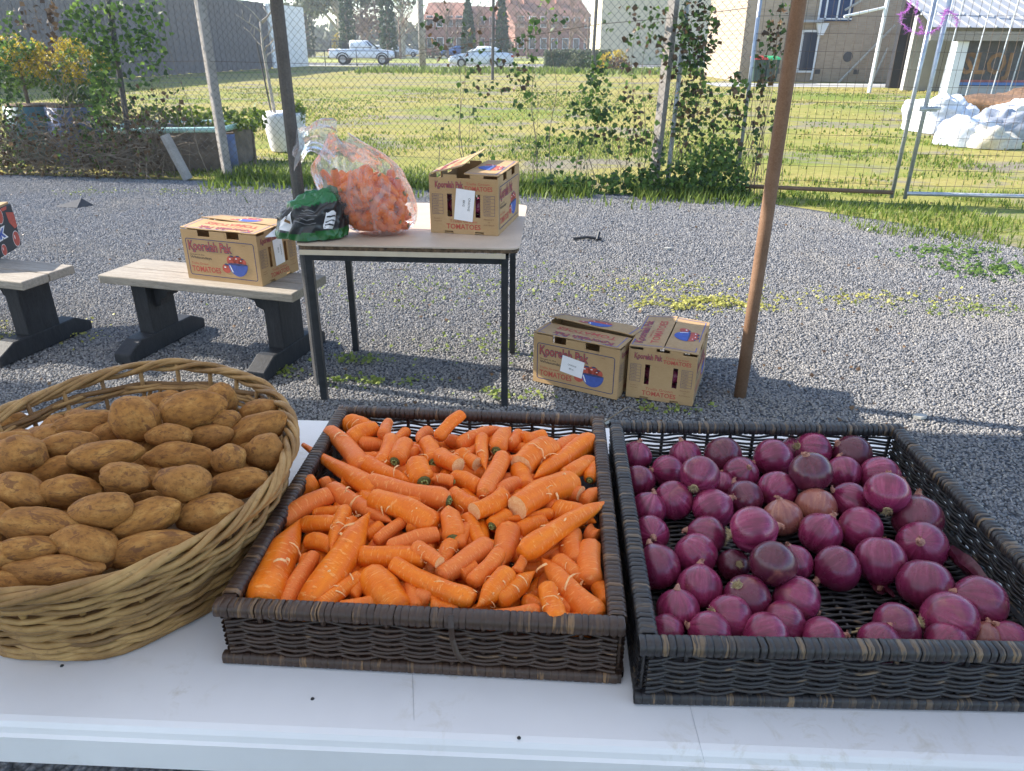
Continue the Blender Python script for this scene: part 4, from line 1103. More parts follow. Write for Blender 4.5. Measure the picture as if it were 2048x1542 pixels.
# sheds and the painted wall
ya = 30.5
sh = empty('grey_shed', (17.0, ya, 0)); tag(sh, 'grey shed with sheet roof beside the house', 'shed')
xa, xb = WY(1822, 100, ya).x, WY(1905, 100, ya).x
mb = MB(); mb.bx(xa, xb + 3, ya, ya + .25, 0, 2.6); child(mb, 'wall', M['conc_path'], sh)
x0, x1 = WY(1792, 100, ya + 2).x, WY(1826, 100, ya + 2).x
mb = MB(); mb.bx(x0, x1, ya + 2.0, ya + 2.3, 0, 3.4); child(mb, 'dark_opening_panel', M['black_wood'], sh)  # solid black panel: its colour stands in for the shade inside an opening
ym = 27.6; mx0 = WY(1922, 100, ym).x; x2 = WY(1850, 60, ym).x
mb = MB(); mb.add([(x2, ym - .5, 2.12), (x2 + 30, ym - .5, 2.02), (x2 + 30, ym + 6, 4.2), (x2 + 1, ym + 6, 4.2)], [(0, 1, 2, 3)]); child(mb, 'roof', M['grey_roof'], sh)
for k in range(26):
    x = x2 + .3 + k * .45; mb = MB(); mb.tube([(x, ym - .52, 2.13), (x, ym + 5.9, 4.22)], .03, 5); child(mb, 'roof_rib', M['grey_roof'], sh)
mb = MB(); mb.bx(x2, x2 + 30, ym - .48, ym - .4, 1.72, 2.0); child(mb, 'fascia', M['bench_wood'], sh)
xp = WY(1903, 100, ym).x; mb = MB(); mb.bx(xp, xp + .38, ym - .3, ym + .1, 0, 1.7); child(mb, 'pilaster', M['white_paint'], sh)
mw = empty('mural_wall', (mx0, ym, 0)); tag(mw, 'dark wall with orange and blue spray-painted lettering', 'wall')
mb = MB(); mb.bx(mx0, mx0 + 14, ym, ym + .3, 0, 1.75); child(mb, 'wall', M['dark_post'], mw)
mb = MB(); mb.bx(mx0 + .1, mx0 + 14, ym - .02, ym - .004, .33, .42); child(mb, 'blue_stripe', simple('blue_spray', (.1, .2, .45), .8), mw)
mb = MB(); mb.bx(mx0 + .1, mx0 + 14, ym - .02, ym - .004, 0, .3); child(mb, 'pale_base', M['conc_path'], mw)
mb = MB(); mb.bx(mx0 + .1, mx0 + 14, ym - .02, ym - .004, .425, .5); child(mb, 'red_stripe', simple('red_spray', (.28, .1, .1), .8, vary=.5, scale=3), mw)
MURAL = (mx0 + .1, ym - .01)
for k, px in enumerate((1832, 1860, 1880, 1935, 1985, 2020)):
    q = WY(px, 176, 26.8); mb = MB(); mb.tube([(q.x, 26.8, 0), (q.x + .12, 26.8, 3.2)], .022, 6)
    tag(mb.build('scaffold_tube', M['galv']), 'thin galvanised tube standing before the sheds', 'tube', 'tubes standing before the sheds')

# ------------------------------------------------------------------ white bulk bags and soil heap
def lump(name, c, r, mat, label, cat, n=26, m=14, rough=.25, seed=0, group=None, sag=.6):
    mb = MB()
    def fn(u, v):
        th = u * 6.2832; ph = v * math.pi * .5
        d = Vector((math.cos(th) * math.cos(ph), math.sin(th) * math.cos(ph), math.sin(ph)))
        k = .94 + rough * noise.noise(d * 1.3 + Vector((seed, 0, 0))) + rough * .32 * (1 - 3 * abs(noise.noise(d * 1.9 + Vector((0, seed, 3))))) + rough * .1 * (1 - 3 * abs(noise.noise(d * 4.2 + Vector((seed, 5, 0)))))
        return Vector((d.x * r[0] * k, d.y * r[1] * k, max(0, d.z) ** sag * r[2] * k))
    mb.grid(fn, n, m, 0, True)
    o = mb.build(name, mat, None, True); o.location = c; tag(o, label, cat, group)
    return o
g = 'bulk bags dumped on the block'
c = W(1890, 272); lump('bulk_bag', (c.x + .35, c.y + .9, 0), (.66, .6, .66), M['bag_white'], 'slumped white bulk bag with open folded top', 'bag', 80, 40, .3, 3, g, .5)
c = W(1930, 292); lump('bulk_bag', (c.x + .1, c.y + .25, 0), (.52, .42, .46), M['bag_white'], 'full white bulk bag before the folded one', 'bag', 80, 40, .22, 9, g, .45)
c = W(2035, 270); lump('bulk_bag', (c.x + .3, c.y + .5, 0), (.62, .5, .6), M['bag_white'], 'white bulk bag leaning against the soil heap', 'bag', 80, 40, .3, 14, g, .55)
c = W(1990, 298); lump('cream_bag', (c.x + .05, c.y + .2, 0), (.42, .3, .32), M['bag_cream'], 'cream sack lying before the bulk bags', 'bag', 30, 16, .35, 21, g)
c = W(2010, 285); lump('grey_tarp', (c.x + .2, c.y + .45, 0), (.62, .3, .46), M['bag_grey'], 'grey tarp bunched over the cream sack', 'tarp', 34, 18, .45, 27)
c = W(2040, 240); lump('soil_heap', (c.x + 1.3, c.y + 1.3, 0), (1.9, 1.5, .62), M['dirt'], 'heap of brown soil behind the bulk bags', 'soil', 40, 20, .3, 31)

# ------------------------------------------------------------------ garden beds, tub with bare sapling, yellow shrubs
c = W(572, 302); tb = empty('white_tub', (c.x, c.y + .1, 0)); tag(tb, 'white plastic tub planted with a bare sapling', 'planter')
mb = MB(); mb.tube([(0, 0, 0), (0, 0, .05), (0, 0, .5), (0, 0, .56), (0, 0, .53), (0, 0, .45)], [.24, .26, .32, .33, .3, .29], 26, False); mb.build('tub', M['pot_white'], tb, True)
mb = MB(); mb.tube([(0, 0, .44), (0, 0, .46)], [.29, .28], 20); mb.build('soil', M['dirt'], tb)
sap = empty('bare_sapling', (c.x - .13, c.y + .1, .45)); tag(sap, 'bare leafless sapling growing in the white tub', 'tree')
mb = MB(); rnd = random.Random(4)
mb.tube([(0, 0, 0), (-.03, 0, .5), (-.06, 0, 1.0), (-.05, 0, 1.35)], [.028, .024, .02, .014], 8)
for (z, a, l) in [(1.0, 2.6, .45), (1.1, .5, .4), (1.2, 3.4, .5), (1.3, 1.2, .4), (.95, 5.5, .35), (1.34, 2.9, .55), (1.33, .2, .45), (.85, 1.0, .3)]:
    p0_ = Vector((-.05, 0, z)); dd = Vector((math.cos(a) * .8, math.sin(a) * .4, .6)); pts = [p0_]
    for k in range(4): pts.append(pts[-1] + dd * l / 4 + Vector((rnd.gauss(0, .02), rnd.gauss(0, .02), rnd.gauss(0, .02))))
    mb.tube(pts, [.014, .011, .008, .006, .003], 6)
    for k in (2, 3): mb.tube([pts[k], pts[k] + Vector((rnd.gauss(0, .08), rnd.gauss(0, .05), .12))], [.007, .003], 5)
mb.build('trunk', M['pale_bark'], sap, True)
mb = MB(); mb.tube([(-.06, .05, 0), (-.16, .05, 1.1)], .012, 6); mb.build('stake', M['dark_post'], sap)
bush('herb_plant', (c.x + .2, c.y + .05, .55), (.13, .1, .13), 160, 'grass', 'bright green herb in the white tub', .07, 'plant')
# raised bed with mint edge
a0, a1 = W(225, 325), W(455, 318)
y0 = fy(-4.2) + .35
bd = empty('raised_bed', (-4.35, y0 + .6, 0)); tag(bd, 'raised garden bed with mint green top edge', 'garden bed')
x0, x1 = WPL(222, 300, (0, y0, 0), Vector((0, 1, 0))).x, WPL(458, 300, (0, y0 + .4, 0), Vector((0, 1, 0))).x
mb = MB(); mb.prism([(x0, y0), (x1, y0 + .25), (x1 + .05, y0 + 1.3), (x0 - .15, y0 + 1.1)], 0, .5); child(mb, 'side_panel', M['bed_side'], bd)
cor = [Vector((x0, y0, .5)), Vector((x1, y0 + .25, .5)), Vector((x1 + .05, y0 + 1.3, .5)), Vector((x0 - .15, y0 + 1.1, .5))]
for k in range(4):
    mb = MB(); mb.tube([cor[k], cor[(k + 1) % 4]], .035, 8); child(mb, 'edge_cap', M['mint'], bd)
for k in range(4): bush('bed_plant', (x0 + .3 + k * .42, y0 + .7, .6), (.2, .2, .14), 170, 'grass', 'leafy green plant in the raised bed', .07, 'plant', 'plants in the raised bed')
for (px, m, lab) in [(85, 'teal', 'teal drum planter behind the fence'), (165, 'blue_drum', 'blue drum planter behind the fence'), (462, 'blue_drum', 'small blue drum at the end of the raised bed')]:
    q = FEN(px, 300); yy = q.y + (1.1 if px < 400 else .7); q = WPL(px, 300, (0, yy, 0), Vector((0, 1, 0)))
    o = empty('drum_planter', (q.x, yy, 0)); tag(o, lab, 'planter')
    hh = .72 if px < 400 else .45; r = .34 if px < 400 else .07
    mb = MB(); mb.tube([(0, 0, 0), (0, 0, hh * .33), (0, 0, hh * .35), (0, 0, hh * .66), (0, 0, hh * .68), (0, 0, hh)], [r, r, r * 1.03, r * 1.03, r, r], 20); mb.build('drum', M[m], o, True)
    mb = MB(); mb.tube([(0, 0, hh - .01), (0, 0, hh + .02)], r * .93, 18); mb.build('soil', M['dirt'], o)
def yellow_shrub(px, py0, py1, w, label, n):
    yy = fy(-6) + 1.2; a, b = WPL(px, py0, (0, yy, 0), Vector((0, 1, 0))), WPL(px, py1, (0, yy, 0), Vector((0, 1, 0)))
    zc_, rz = (a.z + b.z) / 2, abs(a.z - b.z) / 2
    o = empty('flowering_shrub', (a.x, yy, 0)); tag(o, label, 'shrub', 'yellow flowering shrubs behind the wire')
    pts = [p for p in (gauss_pt((a.x, yy, zc_ - rz * .2), (w * 1.3, w * .9, rz * 1.3)) for _ in range(n * 2)) if noise.noise(p * 3) > -.1]
    l = leaves('foliage', pts, .06, M['leaf_green'], o, .3); l.matrix_parent_inverse = at(o)
    pts = [p for p in (gauss_pt((a.x, yy - .15, zc_ + rz * .25), (w * 1.25, w * .8, rz * 1.1)) for _ in range(n * 4)) if noise.noise(p * 5) > .0]
    l = leaves('blossom', pts, .035, M['leaf_yellow'], o, .1); l.matrix_parent_inverse = at(o)
    mb = MB(); mb.tube([(a.x, yy, 0), (a.x, yy, zc_)], [.04, .02], 6); child(mb, 'stem', M['bark'], o)
yellow_shrub(145, 90, 185, .42, 'yellow flowering shrub beside the leaning pipe', 900)
yellow_shrub(25, 80, 160, .45, 'yellow flowering shrub behind the dense creeper', 900)
bush('low_shrub', (-5.5, fy(-5.5) + .9, .5), (.5, .4, .5), 900, 'leaf_dark', 'low dark shrub behind the drum planters', .06)
# ================================================================== lettering helper (flat printed text)
_tc = {}
def text_mesh(s, off=0.0, bold=0.0):
    key = (s, off)
    if key in _tc: return _tc[key]
    cu = bpy.data.curves.new('print', 'FONT'); cu.body = s; cu.resolution_u = 2; cu.offset = off; cu.size = 1.0
    ob = bpy.data.objects.new('print', cu); COL.objects.link(ob)
    dg = bpy.context.evaluated_depsgraph_get(); dg.update()
    me = bpy.data.meshes.new_from_object(ob.evaluated_get(dg))
    bpy.data.objects.remove(ob); bpy.data.curves.remove(cu)
    xs = [v.co.x for v in me.vertices]; ys = [v.co.y for v in me.vertices]
    _tc[key] = (me, min(xs), max(xs), min(ys), max(ys)); return _tc[key]
class Face:
    """a printable face: origin o, unit axes u (right) and v (up), n outward"""
    def __init__(s, o, u, v, bend=None):
        s.o, s.u, s.v = Vector(o), Vector(u).normalized(), Vector(v).normalized(); s.n = s.u.cross(s.v); s.bend = bend
        s.mbs = {}
    def mb(s, ink):
        return s.mbs.setdefault(ink, MB())
    def pt(s, x, y, h):
        if s.bend: return s.bend(x, y, h)
        return s.o + s.u * x + s.v * y + s.n * h
    def text(s, t, x, y, w, h, ink, lift=.0006, off=0.0, rot=0.0):
        """text fitted in the box with lower-left corner x, y, width w, height h"""
        me, x0, x1, y0, y1 = text_mesh(t, off); _, a0, a1, b0, b1 = text_mesh(t, 0.0)
        kx, ky = w / (a1 - a0), h / (b1 - b0); c, sn = math.cos(rot), math.sin(rot)
        vs_ = []
        for q in me.vertices:
            lx, ly = (q.co.x - a0) * kx, (q.co.y - b0) * ky
            vs_.append(s.pt(x + lx * c - ly * sn, y + lx * sn + ly * c, lift))
        s.mb(ink).add(vs_, [tuple(p.vertices) for p in me.polygons])
    def poly(s, pts, ink, lift=.0005):
        s.mb(ink).add([s.pt(x, y, lift) for x, y in pts], [tuple(range(len(pts)))])
    def ell(s, x, y, rx, ry, ink, lift=.0005, n=20, a0=0, a1=6.2832):
        s.poly([(x + rx * math.cos(a0 + (a1 - a0) * k / n), y + ry * math.sin(a0 + (a1 - a0) * k / n)) for k in range(n if a1 - a0 > 6.28 else n + 1)], ink, lift)
    def frame(s, x0, y0, x1, y1, w, ink, r=.012):
        def loop(d, rr):
            out = []
            for cx, cy_, a in ((x1 - rr - d, y1 - rr - d, 0), (x0 + rr + d, y1 - rr - d, 90), (x0 + rr + d, y0 + rr + d, 180), (x1 - rr - d, y0 + rr + d, 270)):
                for k in range(4): out.append((cx + rr * math.cos(R(a + 30 * k)), cy_ + rr * math.sin(R(a + 30 * k))))
            return out
        A_, B_ = loop(0, r), loop(w, max(.002, r - w)); n = len(A_); m = s.mb(ink)
        m.add([s.pt(x, y, .0005) for x, y in A_ + B_], [(k, (k + 1) % n, n + (k + 1) % n, n + k) for k in range(n)])
    def line(s, x0, y0, x1, y1, w, ink, lift=.0005):
        d = Vector((x1 - x0, y1 - y0)); d.normalize(); e = Vector((-d.y, d.x)) * w / 2
        s.poly([(x0 - e.x, y0 - e.y), (x1 - e.x, y1 - e.y), (x1 + e.x, y1 + e.y), (x0 + e.x, y0 + e.y)], ink, lift)
    def done(s, parent, names):
        for ink, m in s.mbs.items():
            o = m.build(names.get(ink, 'print'), M[ink], parent); o['kind'] = 'stuff'
PRINT = {'ink_red': 'red_lettering', 'ink_navy': 'navy_print', 'ink_blue': 'blue_bowl_print', 'ink_white': 'white_print', 'ink_black': 'black_lettering', 'ink_brown': 'brown_lettering'}
def logo(F, x, y, w, h):
    F.text('Koorelah Pak', x, y, w, h, 'ink_navy', .0005, .045)
    F.text('Koorelah Pak', x, y, w, h, 'ink_red', .0009, .004)
    F.ell(x + w * .12, y - h * .16, h * .22, h * .12, 'ink_navy', .0005); F.ell(x + w * .12, y - h * .15, h * .15, h * .07, 'ink_red', .0009)
def bowl(F, x, y, k, rot=0.0):
    """bowl of tomatoes, about 1.9k wide and 1.5k high, centred"""
    c, s_ = math.cos(rot), math.sin(rot)
    def T(a, b): return (x + (a * c - b * s_) * k, y + (a * s_ + b * c) * k)
    def E(a, b, rx, ry, ink, lift, n=16, t0=0, t1=6.2832): F.poly([T(a + rx * math.cos(t0 + (t1 - t0) * i / n), b + ry * math.sin(t0 + (t1 - t0) * i / n)) for i in range(n + (t1 - t0 < 6.28))], ink, lift)
    for a, b, r in ((-.15, .25, .38), (.3, .3, .36), (.62, .2, .3)):
        E(a, b, r, r * .9, 'ink_red', .0006); E(a + .02, b + r * .75, r * .42, r * .16, 'ink_navy', .0009, 7); E(a - r * .3, b + r * .3, r * .2, r * .1, 'ink_white', .001, 8)
    E(.27, .05, .72, .78, 'ink_blue', .0011, 16, math.pi, 2 * math.pi)
    E(.27, .05, .72, .07, 'ink_navy', .0012)
    F.poly([T(-.38, -.05), T(-.3, -.05), T(-.12, -.5), T(-.2, -.48)], 'ink_white', .0013)
    E(-.62, -.28, .33, .3, 'ink_red', .0006); E(-.6, -.02, .16, .07, 'ink_navy', .0009, 7); E(-.72, -.2, .08, .05, 'ink_white', .001, 8)
CL, CW, CH, CT = .44, .31, .25, .004
def carton(loc, rz, label, flapA=0.0, flapB=0.0, curlA=0.0, curlB=0.0, sticker=None, group='tomato cartons used for produce', contents=None):
    o = empty('tomato_carton', loc, rz); tag(o, label, 'carton', group)
    L, Wd, H, T = CL / 2, CW / 2, CH, CT
    # long walls with two notches at the top edge
    w = MB()
    for s in (-1, 1):
        y0, y1 = (s * Wd, s * (Wd - T)) if s > 0 else (-Wd, -Wd + T)
        ya_, yb_ = min(y0, y1), max(y0, y1)
        w.bx(-L, L, ya_, yb_, 0, H - .03)
        for a, b in ((-L, -.12), (-.05, .05), (.12, L)): w.bx(a, b, ya_, yb_, H - .03 - .0002, H)
    # short walls with two hand slots
    for s in (-1, 1):
        xa_, xb_ = (L - T, L) if s > 0 else (-L, -L + T)
        e = Wd - T
        w.bx(xa_, xb_, -e, e, 0.012, .075); w.bx(xa_, xb_, -e, e, .175, H - .008)
        for a, b in ((-e, -.075), (-.053, .053), (.075, e)): w.bx(xa_, xb_, a, b, .0752, .1748)
        for a, b in ((-e, -.09), (-.05, .05), (.09, e)): w.bx(xa_, xb_, a, b, 0, .0118)
        w.bx(xa_, xb_, -.09, -.03, H - .0078, H + .006); w.bx(xa_, xb_, .03, .09, H - .0078, H + .006)
    w.bx(-L + T, L - T, -Wd + T, Wd - T, .002, .006)
    w.build('body', M['card'], o)
    # hand-hole shadow comes from the empty inside; two flaps hinged on the long sides
    for side, ang, curl in ((-1, flapA, curlA), (1, flapB, curlB)):
        def bend(x, y, h, side=side, ang=ang, curl=curl):
            # x along the carton, y from hinge (0) to free edge (.153)
            t = y / .153; a = ang; rise = math.sin(a) * y + curl * t * t * (.25 + 1.3 * (.5 - x / CL)); run = math.cos(a) * y
            return Vector((x, side * (Wd - run) , H + .0085 + rise + h + .004 * noise.noise(Vector((x * 9, y * 9, side + curl * 50)))))
        g = MB(); nx, ny = 18, 8
        for hh, flip in ((0.0, False), (-.004, True)):
            vs_ = [bend((i / (nx - 1) - .5) * CL, j / (ny - 1) * .152, hh) for j in range(ny) for i in range(nx)]
            fs = [((j * nx + i), (j * nx + i + 1), ((j + 1) * nx + i + 1), ((j + 1) * nx + i)) for j in range(ny - 1) for i in range(nx - 1)]
            if (side > 0) != flip: fs = [f[::-1] for f in fs]
            g.add(vs_, fs)
        b0 = nx * ny
        rim = [i for i in range(nx)] + [j * nx + nx - 1 for j in range(1, ny)] + [(ny - 1) * nx + i for i in range(nx - 2, -1, -1)] + [j * nx for j in range(ny - 2, 0, -1)]
        for k in range(len(rim)):
            a, b = rim[k], rim[(k + 1) % len(rim)]; g.f.append((a, b, b + b0, a + b0)); g.m.append(0)
        fl = g.build('lid_flap', M['card'], o)
        if side < 0:
            # printed upside down seen from this long side: up is towards the hinge, right is -x
            F = Face((0, 0, 0), (1, 0, 0), (0, 1, 0), lambda x, y, h: bend(-x, .145 - y, h + .0004))
            logo(F, -.17, .095, .3, .036); F.text('Trellis Grown', -.1, .07, .1, .012, 'ink_red'); F.text('TOMATOES', -.16, .025, .3, .036, 'ink_red', .0006, .02)
            F.line(-.2, .136, .2, .136, .0035, 'ink_blue'); F.line(-.2, .0, -.2, .136, .0035, 'ink_blue'); F.line(.2, .0, .2, .136, .0035, 'ink_blue')
        else:
            F = Face((0, 0, 0), (1, 0, 0), (0, 1, 0), lambda x, y, h: bend(-x, y, h + .0004))
            bowl(F, .0, .075, .085, math.pi)
            F.line(-.2, .016, .2, .016, .0035, 'ink_blue'); F.line(-.2, .016, -.2, .15, .0035, 'ink_blue'); F.line(.2, .016, .2, .15, .0035, 'ink_blue')
        F.done(fl, PRINT)
    # print on the long faces
    for s in (-1, 1):
        F = Face((-L * -s * -1 if False else (-L if s < 0 else L), s * (Wd + .0002), 0), (1 if s < 0 else -1, 0, 0), (0, 0, 1))
        F.frame(.02, .022, CL - .02, .208, .004, 'ink_navy')
        logo(F, .035, .15, .25, .045)
        F.text('Grown in the', .036, .124, .085, .009, 'ink_black'); F.text('Whitsundays', .036, .104, .125, .016, 'ink_black', .0006, .012)
        F.text('Trellis Grown', .036, .078, .1, .011, 'ink_red'); F.text('TOMATOES', .036, .042, .17, .027, 'ink_red', .0006, .025)
        bowl(F, .292, .094, .078)
        o2 = F; F.text('10kg', .35, .19, .02, .006, 'ink_brown')
        F.done(o, PRINT)
    # print on the short faces
    for s in (-1, 1):
        F = Face((s * (L + .0002), -s * Wd, 0), (0, s, 0), (0, 0, 1))
        logo(F, .028, .2, .125, .026)
        F.text('Trellis Grown', .168, .214, .105, .011, 'ink_red'); F.text('TOMATOES', .16, .19, .125, .019, 'ink_red', .0006, .02)
        F.text('Trellis Grown', .09, .05, .125, .013, 'ink_red'); F.text('TOMATOES', .075, .022, .155, .022, 'ink_red', .0006, .02)
        for x0 in (.012, .246):
            F.frame(x0, .085, x0 + .05, .172, .0014, 'ink_navy', .002)
            for k in range(1, 6): F.line(x0, .085 + k * .0145, x0 + .05, .085 + k * .0145, .0012, 'ink_navy')
            for k, t in enumerate(('COOL', 'SMALL', 'LARGE', 'GOURMET', 'MED', 'GRADE')): F.text(t, x0 + .005, .089 + k * .0145, .026, .006, 'ink_navy')
        F.text('CLASS 1', .018, .062, .036, .006, 'ink_brown'); F.text('10kg NET', .018, .05, .036, .006, 'ink_brown')
        F.text('PRODUCT', .246, .066, .046, .006, 'ink_brown'); F.text('OF', .264, .054, .01, .006, 'ink_brown'); F.text('AUSTRALIA', .244, .042, .05, .006, 'ink_brown')
        F.done(o, PRINT)
    if sticker:
        face, x, y, w_, h_, rot = sticker
        if face == 'x': F0, F1, F2 = Vector((L + .0018, -Wd, 0)), Vector((0, 1, 0)), Vector((0, 0, 1))
        else: F0, F1, F2 = Vector((-L, -Wd - .0018, 0)), Vector((1, 0, 0)), Vector((0, 0, 1))
        c, s_ = math.cos(rot), math.sin(rot); u = F1 * c + F2 * s_; v = -F1 * s_ + F2 * c; p0 = F0 + F1 * x + F2 * y
        m = MB(); n = u.cross(v)
        m.add([p0, p0 + u * w_, p0 + u * w_ + v * h_, p0 + v * h_, p0 + n * .0008, p0 + u * w_ + n * .0008, p0 + u * w_ + v * h_ + n * .0008, p0 + v * h_ + n * .0008],
              [(3, 2, 1, 0), (4, 5, 6, 7), (0, 1, 5, 4), (1, 2, 6, 5), (2, 3, 7, 6), (3, 0, 4, 7)])
        lb = m.build('paper_label', M['paper'], o); lb['label'] = 'white paper label reading onions and a weight'
        F = Face(p0 + n * .0008, u, v)
        if w_ > h_: F.text('ONIONS', w_ * .3, h_ * .52, w_ * .38, h_ * .1, 'ink_black'); F.text('8KG', w_ * .38, h_ * .3, w_ * .2, h_ * .09, 'ink_black')
        else: F.text('ONIONS', w_ * .68, h_ * .75, h_ * .42, w_ * .12, 'ink_black', .0006, 0, -math.pi / 2); F.text('8KG', w_ * .4, h_ * .66, h_ * .2, w_ * .12, 'ink_black', .0006, 0, -math.pi / 2)
        F.done(lb, {'ink_black': 'label_lettering'})
    return o

# ================================================================== little table
TZ = .735
tl = empty('little_table', (-.45, 3.38, 0)); tag(tl, 'little black-legged table with worn cream laminate top', 'table')
def tchild(mb, name, mat, smooth=False):
    o = mb.build(name, mat, tl, smooth); o.matrix_parent_inverse = Matrix.Translation((.45, -3.38, 0)); return o
c4 = [Vector((-.925, 3.058)), Vector((.028, 3.004)), Vector((.075, 3.94)), Vector((-.875, 3.99))]
def rounded(cs, r, n=5, jag=0.0):
    out = []
    for i in range(4):
        p, a, b = cs[i], (cs[i - 1] - cs[i]).normalized(), (cs[(i + 1) % 4] - cs[i]).normalized()
        for k in range(n + 1):
            t = k / n; q = p + a * r * (1 - t) ** 2 + b * r * t ** 2
            out.append((q.x + random.uniform(-jag, jag), q.y + random.uniform(-jag, jag)))
    return out
mb = MB(); mb.prism(rounded(c4, .06, 6), TZ - .006, TZ); tchild(mb, 'table_top', M['laminate'])
ins = [Vector((q.x + (.006 if i in (0, 3) else -.006), q.y + (.006 if i < 2 else -.006))) for i, q in enumerate(c4)]
ctr = sum(ins, Vector((0, 0))) / 4
mb = MB(); jag = []
rr = rounded(ins, .06, 6)
for k in range(len(rr)):
    a, b = Vector(rr[k]), Vector(rr[(k + 1) % len(rr)]); m = max(1, int((b - a).length / .02))
    for j in range(m):
        q = a.lerp(b, j / m); jag.append((q.x + random.uniform(-.004, .004), q.y + random.uniform(-.004, .004)))
mb.prism(jag, TZ - .022, TZ - .0062); tchild(mb, 'board_core', M['rotten_edge'])
mb = MB(); a, b = Vector((-.9, 3.05, 0)), Vector((-.03, 3.0, 0)); u = (b - a).normalized()
mb.box((a + b) / 2 + Vector((0, .006, TZ - .033)), ((b - a).length, .008, .02), Matrix.Rotation(math.atan2(u.y, u.x), 3, 'Z')); tchild(mb, 'edge_strip', M['edge_cream'])
legs = [(-.872, 3.09), (-.034, 3.04), (.0, 3.67), (-.842, 3.69)]
for x, y in legs:
    mb = MB(); mb.box((x, y, (TZ - .045) / 2), (.03, .03, TZ - .045)); tchild(mb, 'leg', M['black_steel'])
for i in range(4):
    a, b = Vector((*legs[i], TZ - .058)), Vector((*legs[(i + 1) % 4], TZ - .058)); d = (b - a); rot = Matrix.Rotation(math.atan2(d.y, d.x), 3, 'Z')
    mb = MB(); mb.box((a + b) / 2, (d.length - .031, .028, .03), rot); tchild(mb, 'rail', M['black_steel'])
mb = MB(); mb.bx(-.87, .02, 3.1, 3.66, TZ - .043, TZ - .0225); tchild(mb, 'under_board', M['rotten_edge'])

# ================================================================== benches
BZ = .42
def bench(loc, rz, length, label):
    o = empty('bench', loc, rz); tag(o, label, 'bench', 'black-legged timber benches')
    for k, (y0, y1) in enumerate(((-.165, -.003), (.003, .165))):
        m = MB(); m.bx(-length, 0, y0, y1, BZ - .045, BZ); bevel(m.build('plank', M['bench_wood'], o), .006)
    for x, s in ((-.17, -1), (-length + .17, 1)):
        m = MB(); m.bx(x - .045, x + .045, -.1, .1, .09, BZ - .046); lg = bevel(m.build('leg', M['black_wood'], o), .006)
        # stepped corbel bracket on the inner side
        prof = [(0, BZ - .047), (s * .17, BZ - .047), (s * .17, BZ - .09), (s * .13, BZ - .1), (s * .12, BZ - .13), (s * .085, BZ - .145), (s * .075, BZ - .18), (s * .046, BZ - .19), (s * .046, BZ - .2), (0, BZ - .2)]
        if s < 0: prof = prof[::-1]
        m = MB(); m.prism([(px_, pz_) for px_, pz_ in prof], -.045, .045, Matrix.Translation((x, 0, 0)) @ Matrix.Rotation(R(90), 4, 'X')); m.build('bracket', M['black_wood'], lg)
        m = MB(); prof = [(-.3, 0), (.3, 0), (.3, .05), (.2, .1), (-.2, .1), (-.3, .05)]
        m.prism(prof, -.05, .05, Matrix.Translation((x, 0, 0)) @ Matrix(((0, 0, 1, 0), (1, 0, 0, 0), (0, 1, 0, 0), (0, 0, 0, 1)))); bevel(m.build('foot', M['black_wood'], o), .006)
    return o
bench((-1.005, 3.52, 0), R(-15.5), 1.12, 'weathered timber bench with black legs carrying the tomato carton')
bench((-2.39, 3.68, 0), R(-15.5), 1.12, 'weathered timber bench carrying the dark printed carton')

# ================================================================== cartons
CARTONS = []
def place_by_corner(corner, rz, cx, cy_):
    """world position of the carton centre when its local corner (cx, cy_) stands at corner"""
    c, s = math.cos(rz), math.sin(rz)
    return Vector((corner[0] - (cx * c - cy_ * s), corner[1] - (cx * s + cy_ * c), 0))
# on the little table: +x end faces the camera -> local x points to -Y
rz = R(-90 - 12.2)
p = place_by_corner((-.368, 3.287), rz, CL / 2, -CW / 2)
CARTONS.append(0); CARTONS[-1] = carton((p.x, p.y, TZ + .001), rz, 'open tomato carton with raised lid flap and white label on the little table', R(12.5), R(1), .016, .0, ('x', .11, .065, .085, .135, R(-6)))
rz = R(-18.5); p = place_by_corner((-1.64, 3.612), rz, -CL / 2, -CW / 2)
CARTONS.append(0); CARTONS[-1] = carton((p.x, p.y, BZ + .001), rz, 'closed tomato carton standing on the timber bench', R(1.5), R(2), .004, .008, ('x', .125, .07, .075, .13, R(3)))
rz = R(-29); p = place_by_corner((.103, 3.301), rz, -CL / 2, -CW / 2)
CARTONS.append(0); CARTONS[-1] = carton((p.x, p.y, .002), rz, 'tomato carton on the gravel with a white label across its long side', R(-.5), R(4), .0, .012, ('y', .145, .085, .115, .085, R(-8)))
rz = R(-90 - 20); p = place_by_corner((.535, 3.131), rz, CL / 2, -CW / 2)
CARTONS.append(0); CARTONS[-1] = carton((p.x, p.y, .002), rz, 'tomato carton on the gravel turned end-on beside the labelled one', R(1), R(1), .006, .004)

# dark printed carton on the other bench
dk = empty('dark_carton', (-3.004, 4.233, BZ + .001), R(102)); tag(dk, 'black carton printed with red tomatoes and blue lettering on the bench', 'carton')
mb = MB(); mb.bx(-.44, 0, -.13, .13, 0, .24); bevel(mb.build('body', M['ink_black'], dk), .006)
mb = MB(); mb.bx(-.43, -.01, -.12, .12, .2405, .252); mb.build('lid', M['card'], dk)
F = Face((-.44, -.1303, 0), (1, 0, 0), (0, 0, 1))
F.text('Pak', .06, .09, .2, .075, 'ink_white', .0006, .09); F.text('Pak', .06, .09, .2, .075, 'ink_blue', .001, .02)
for x, z, r in ((.255, .205, .04), (.385, .05, .042), (.2, .03, .03)):
    F.ell(x, z, r * 1.08, r * 1.08, 'ink_white', .0005); F.ell(x, z, r, r, 'ink_red', .0009); F.ell(x - r * .4, z + r * .3, r * .12, r * .3, 'ink_white', .0012)
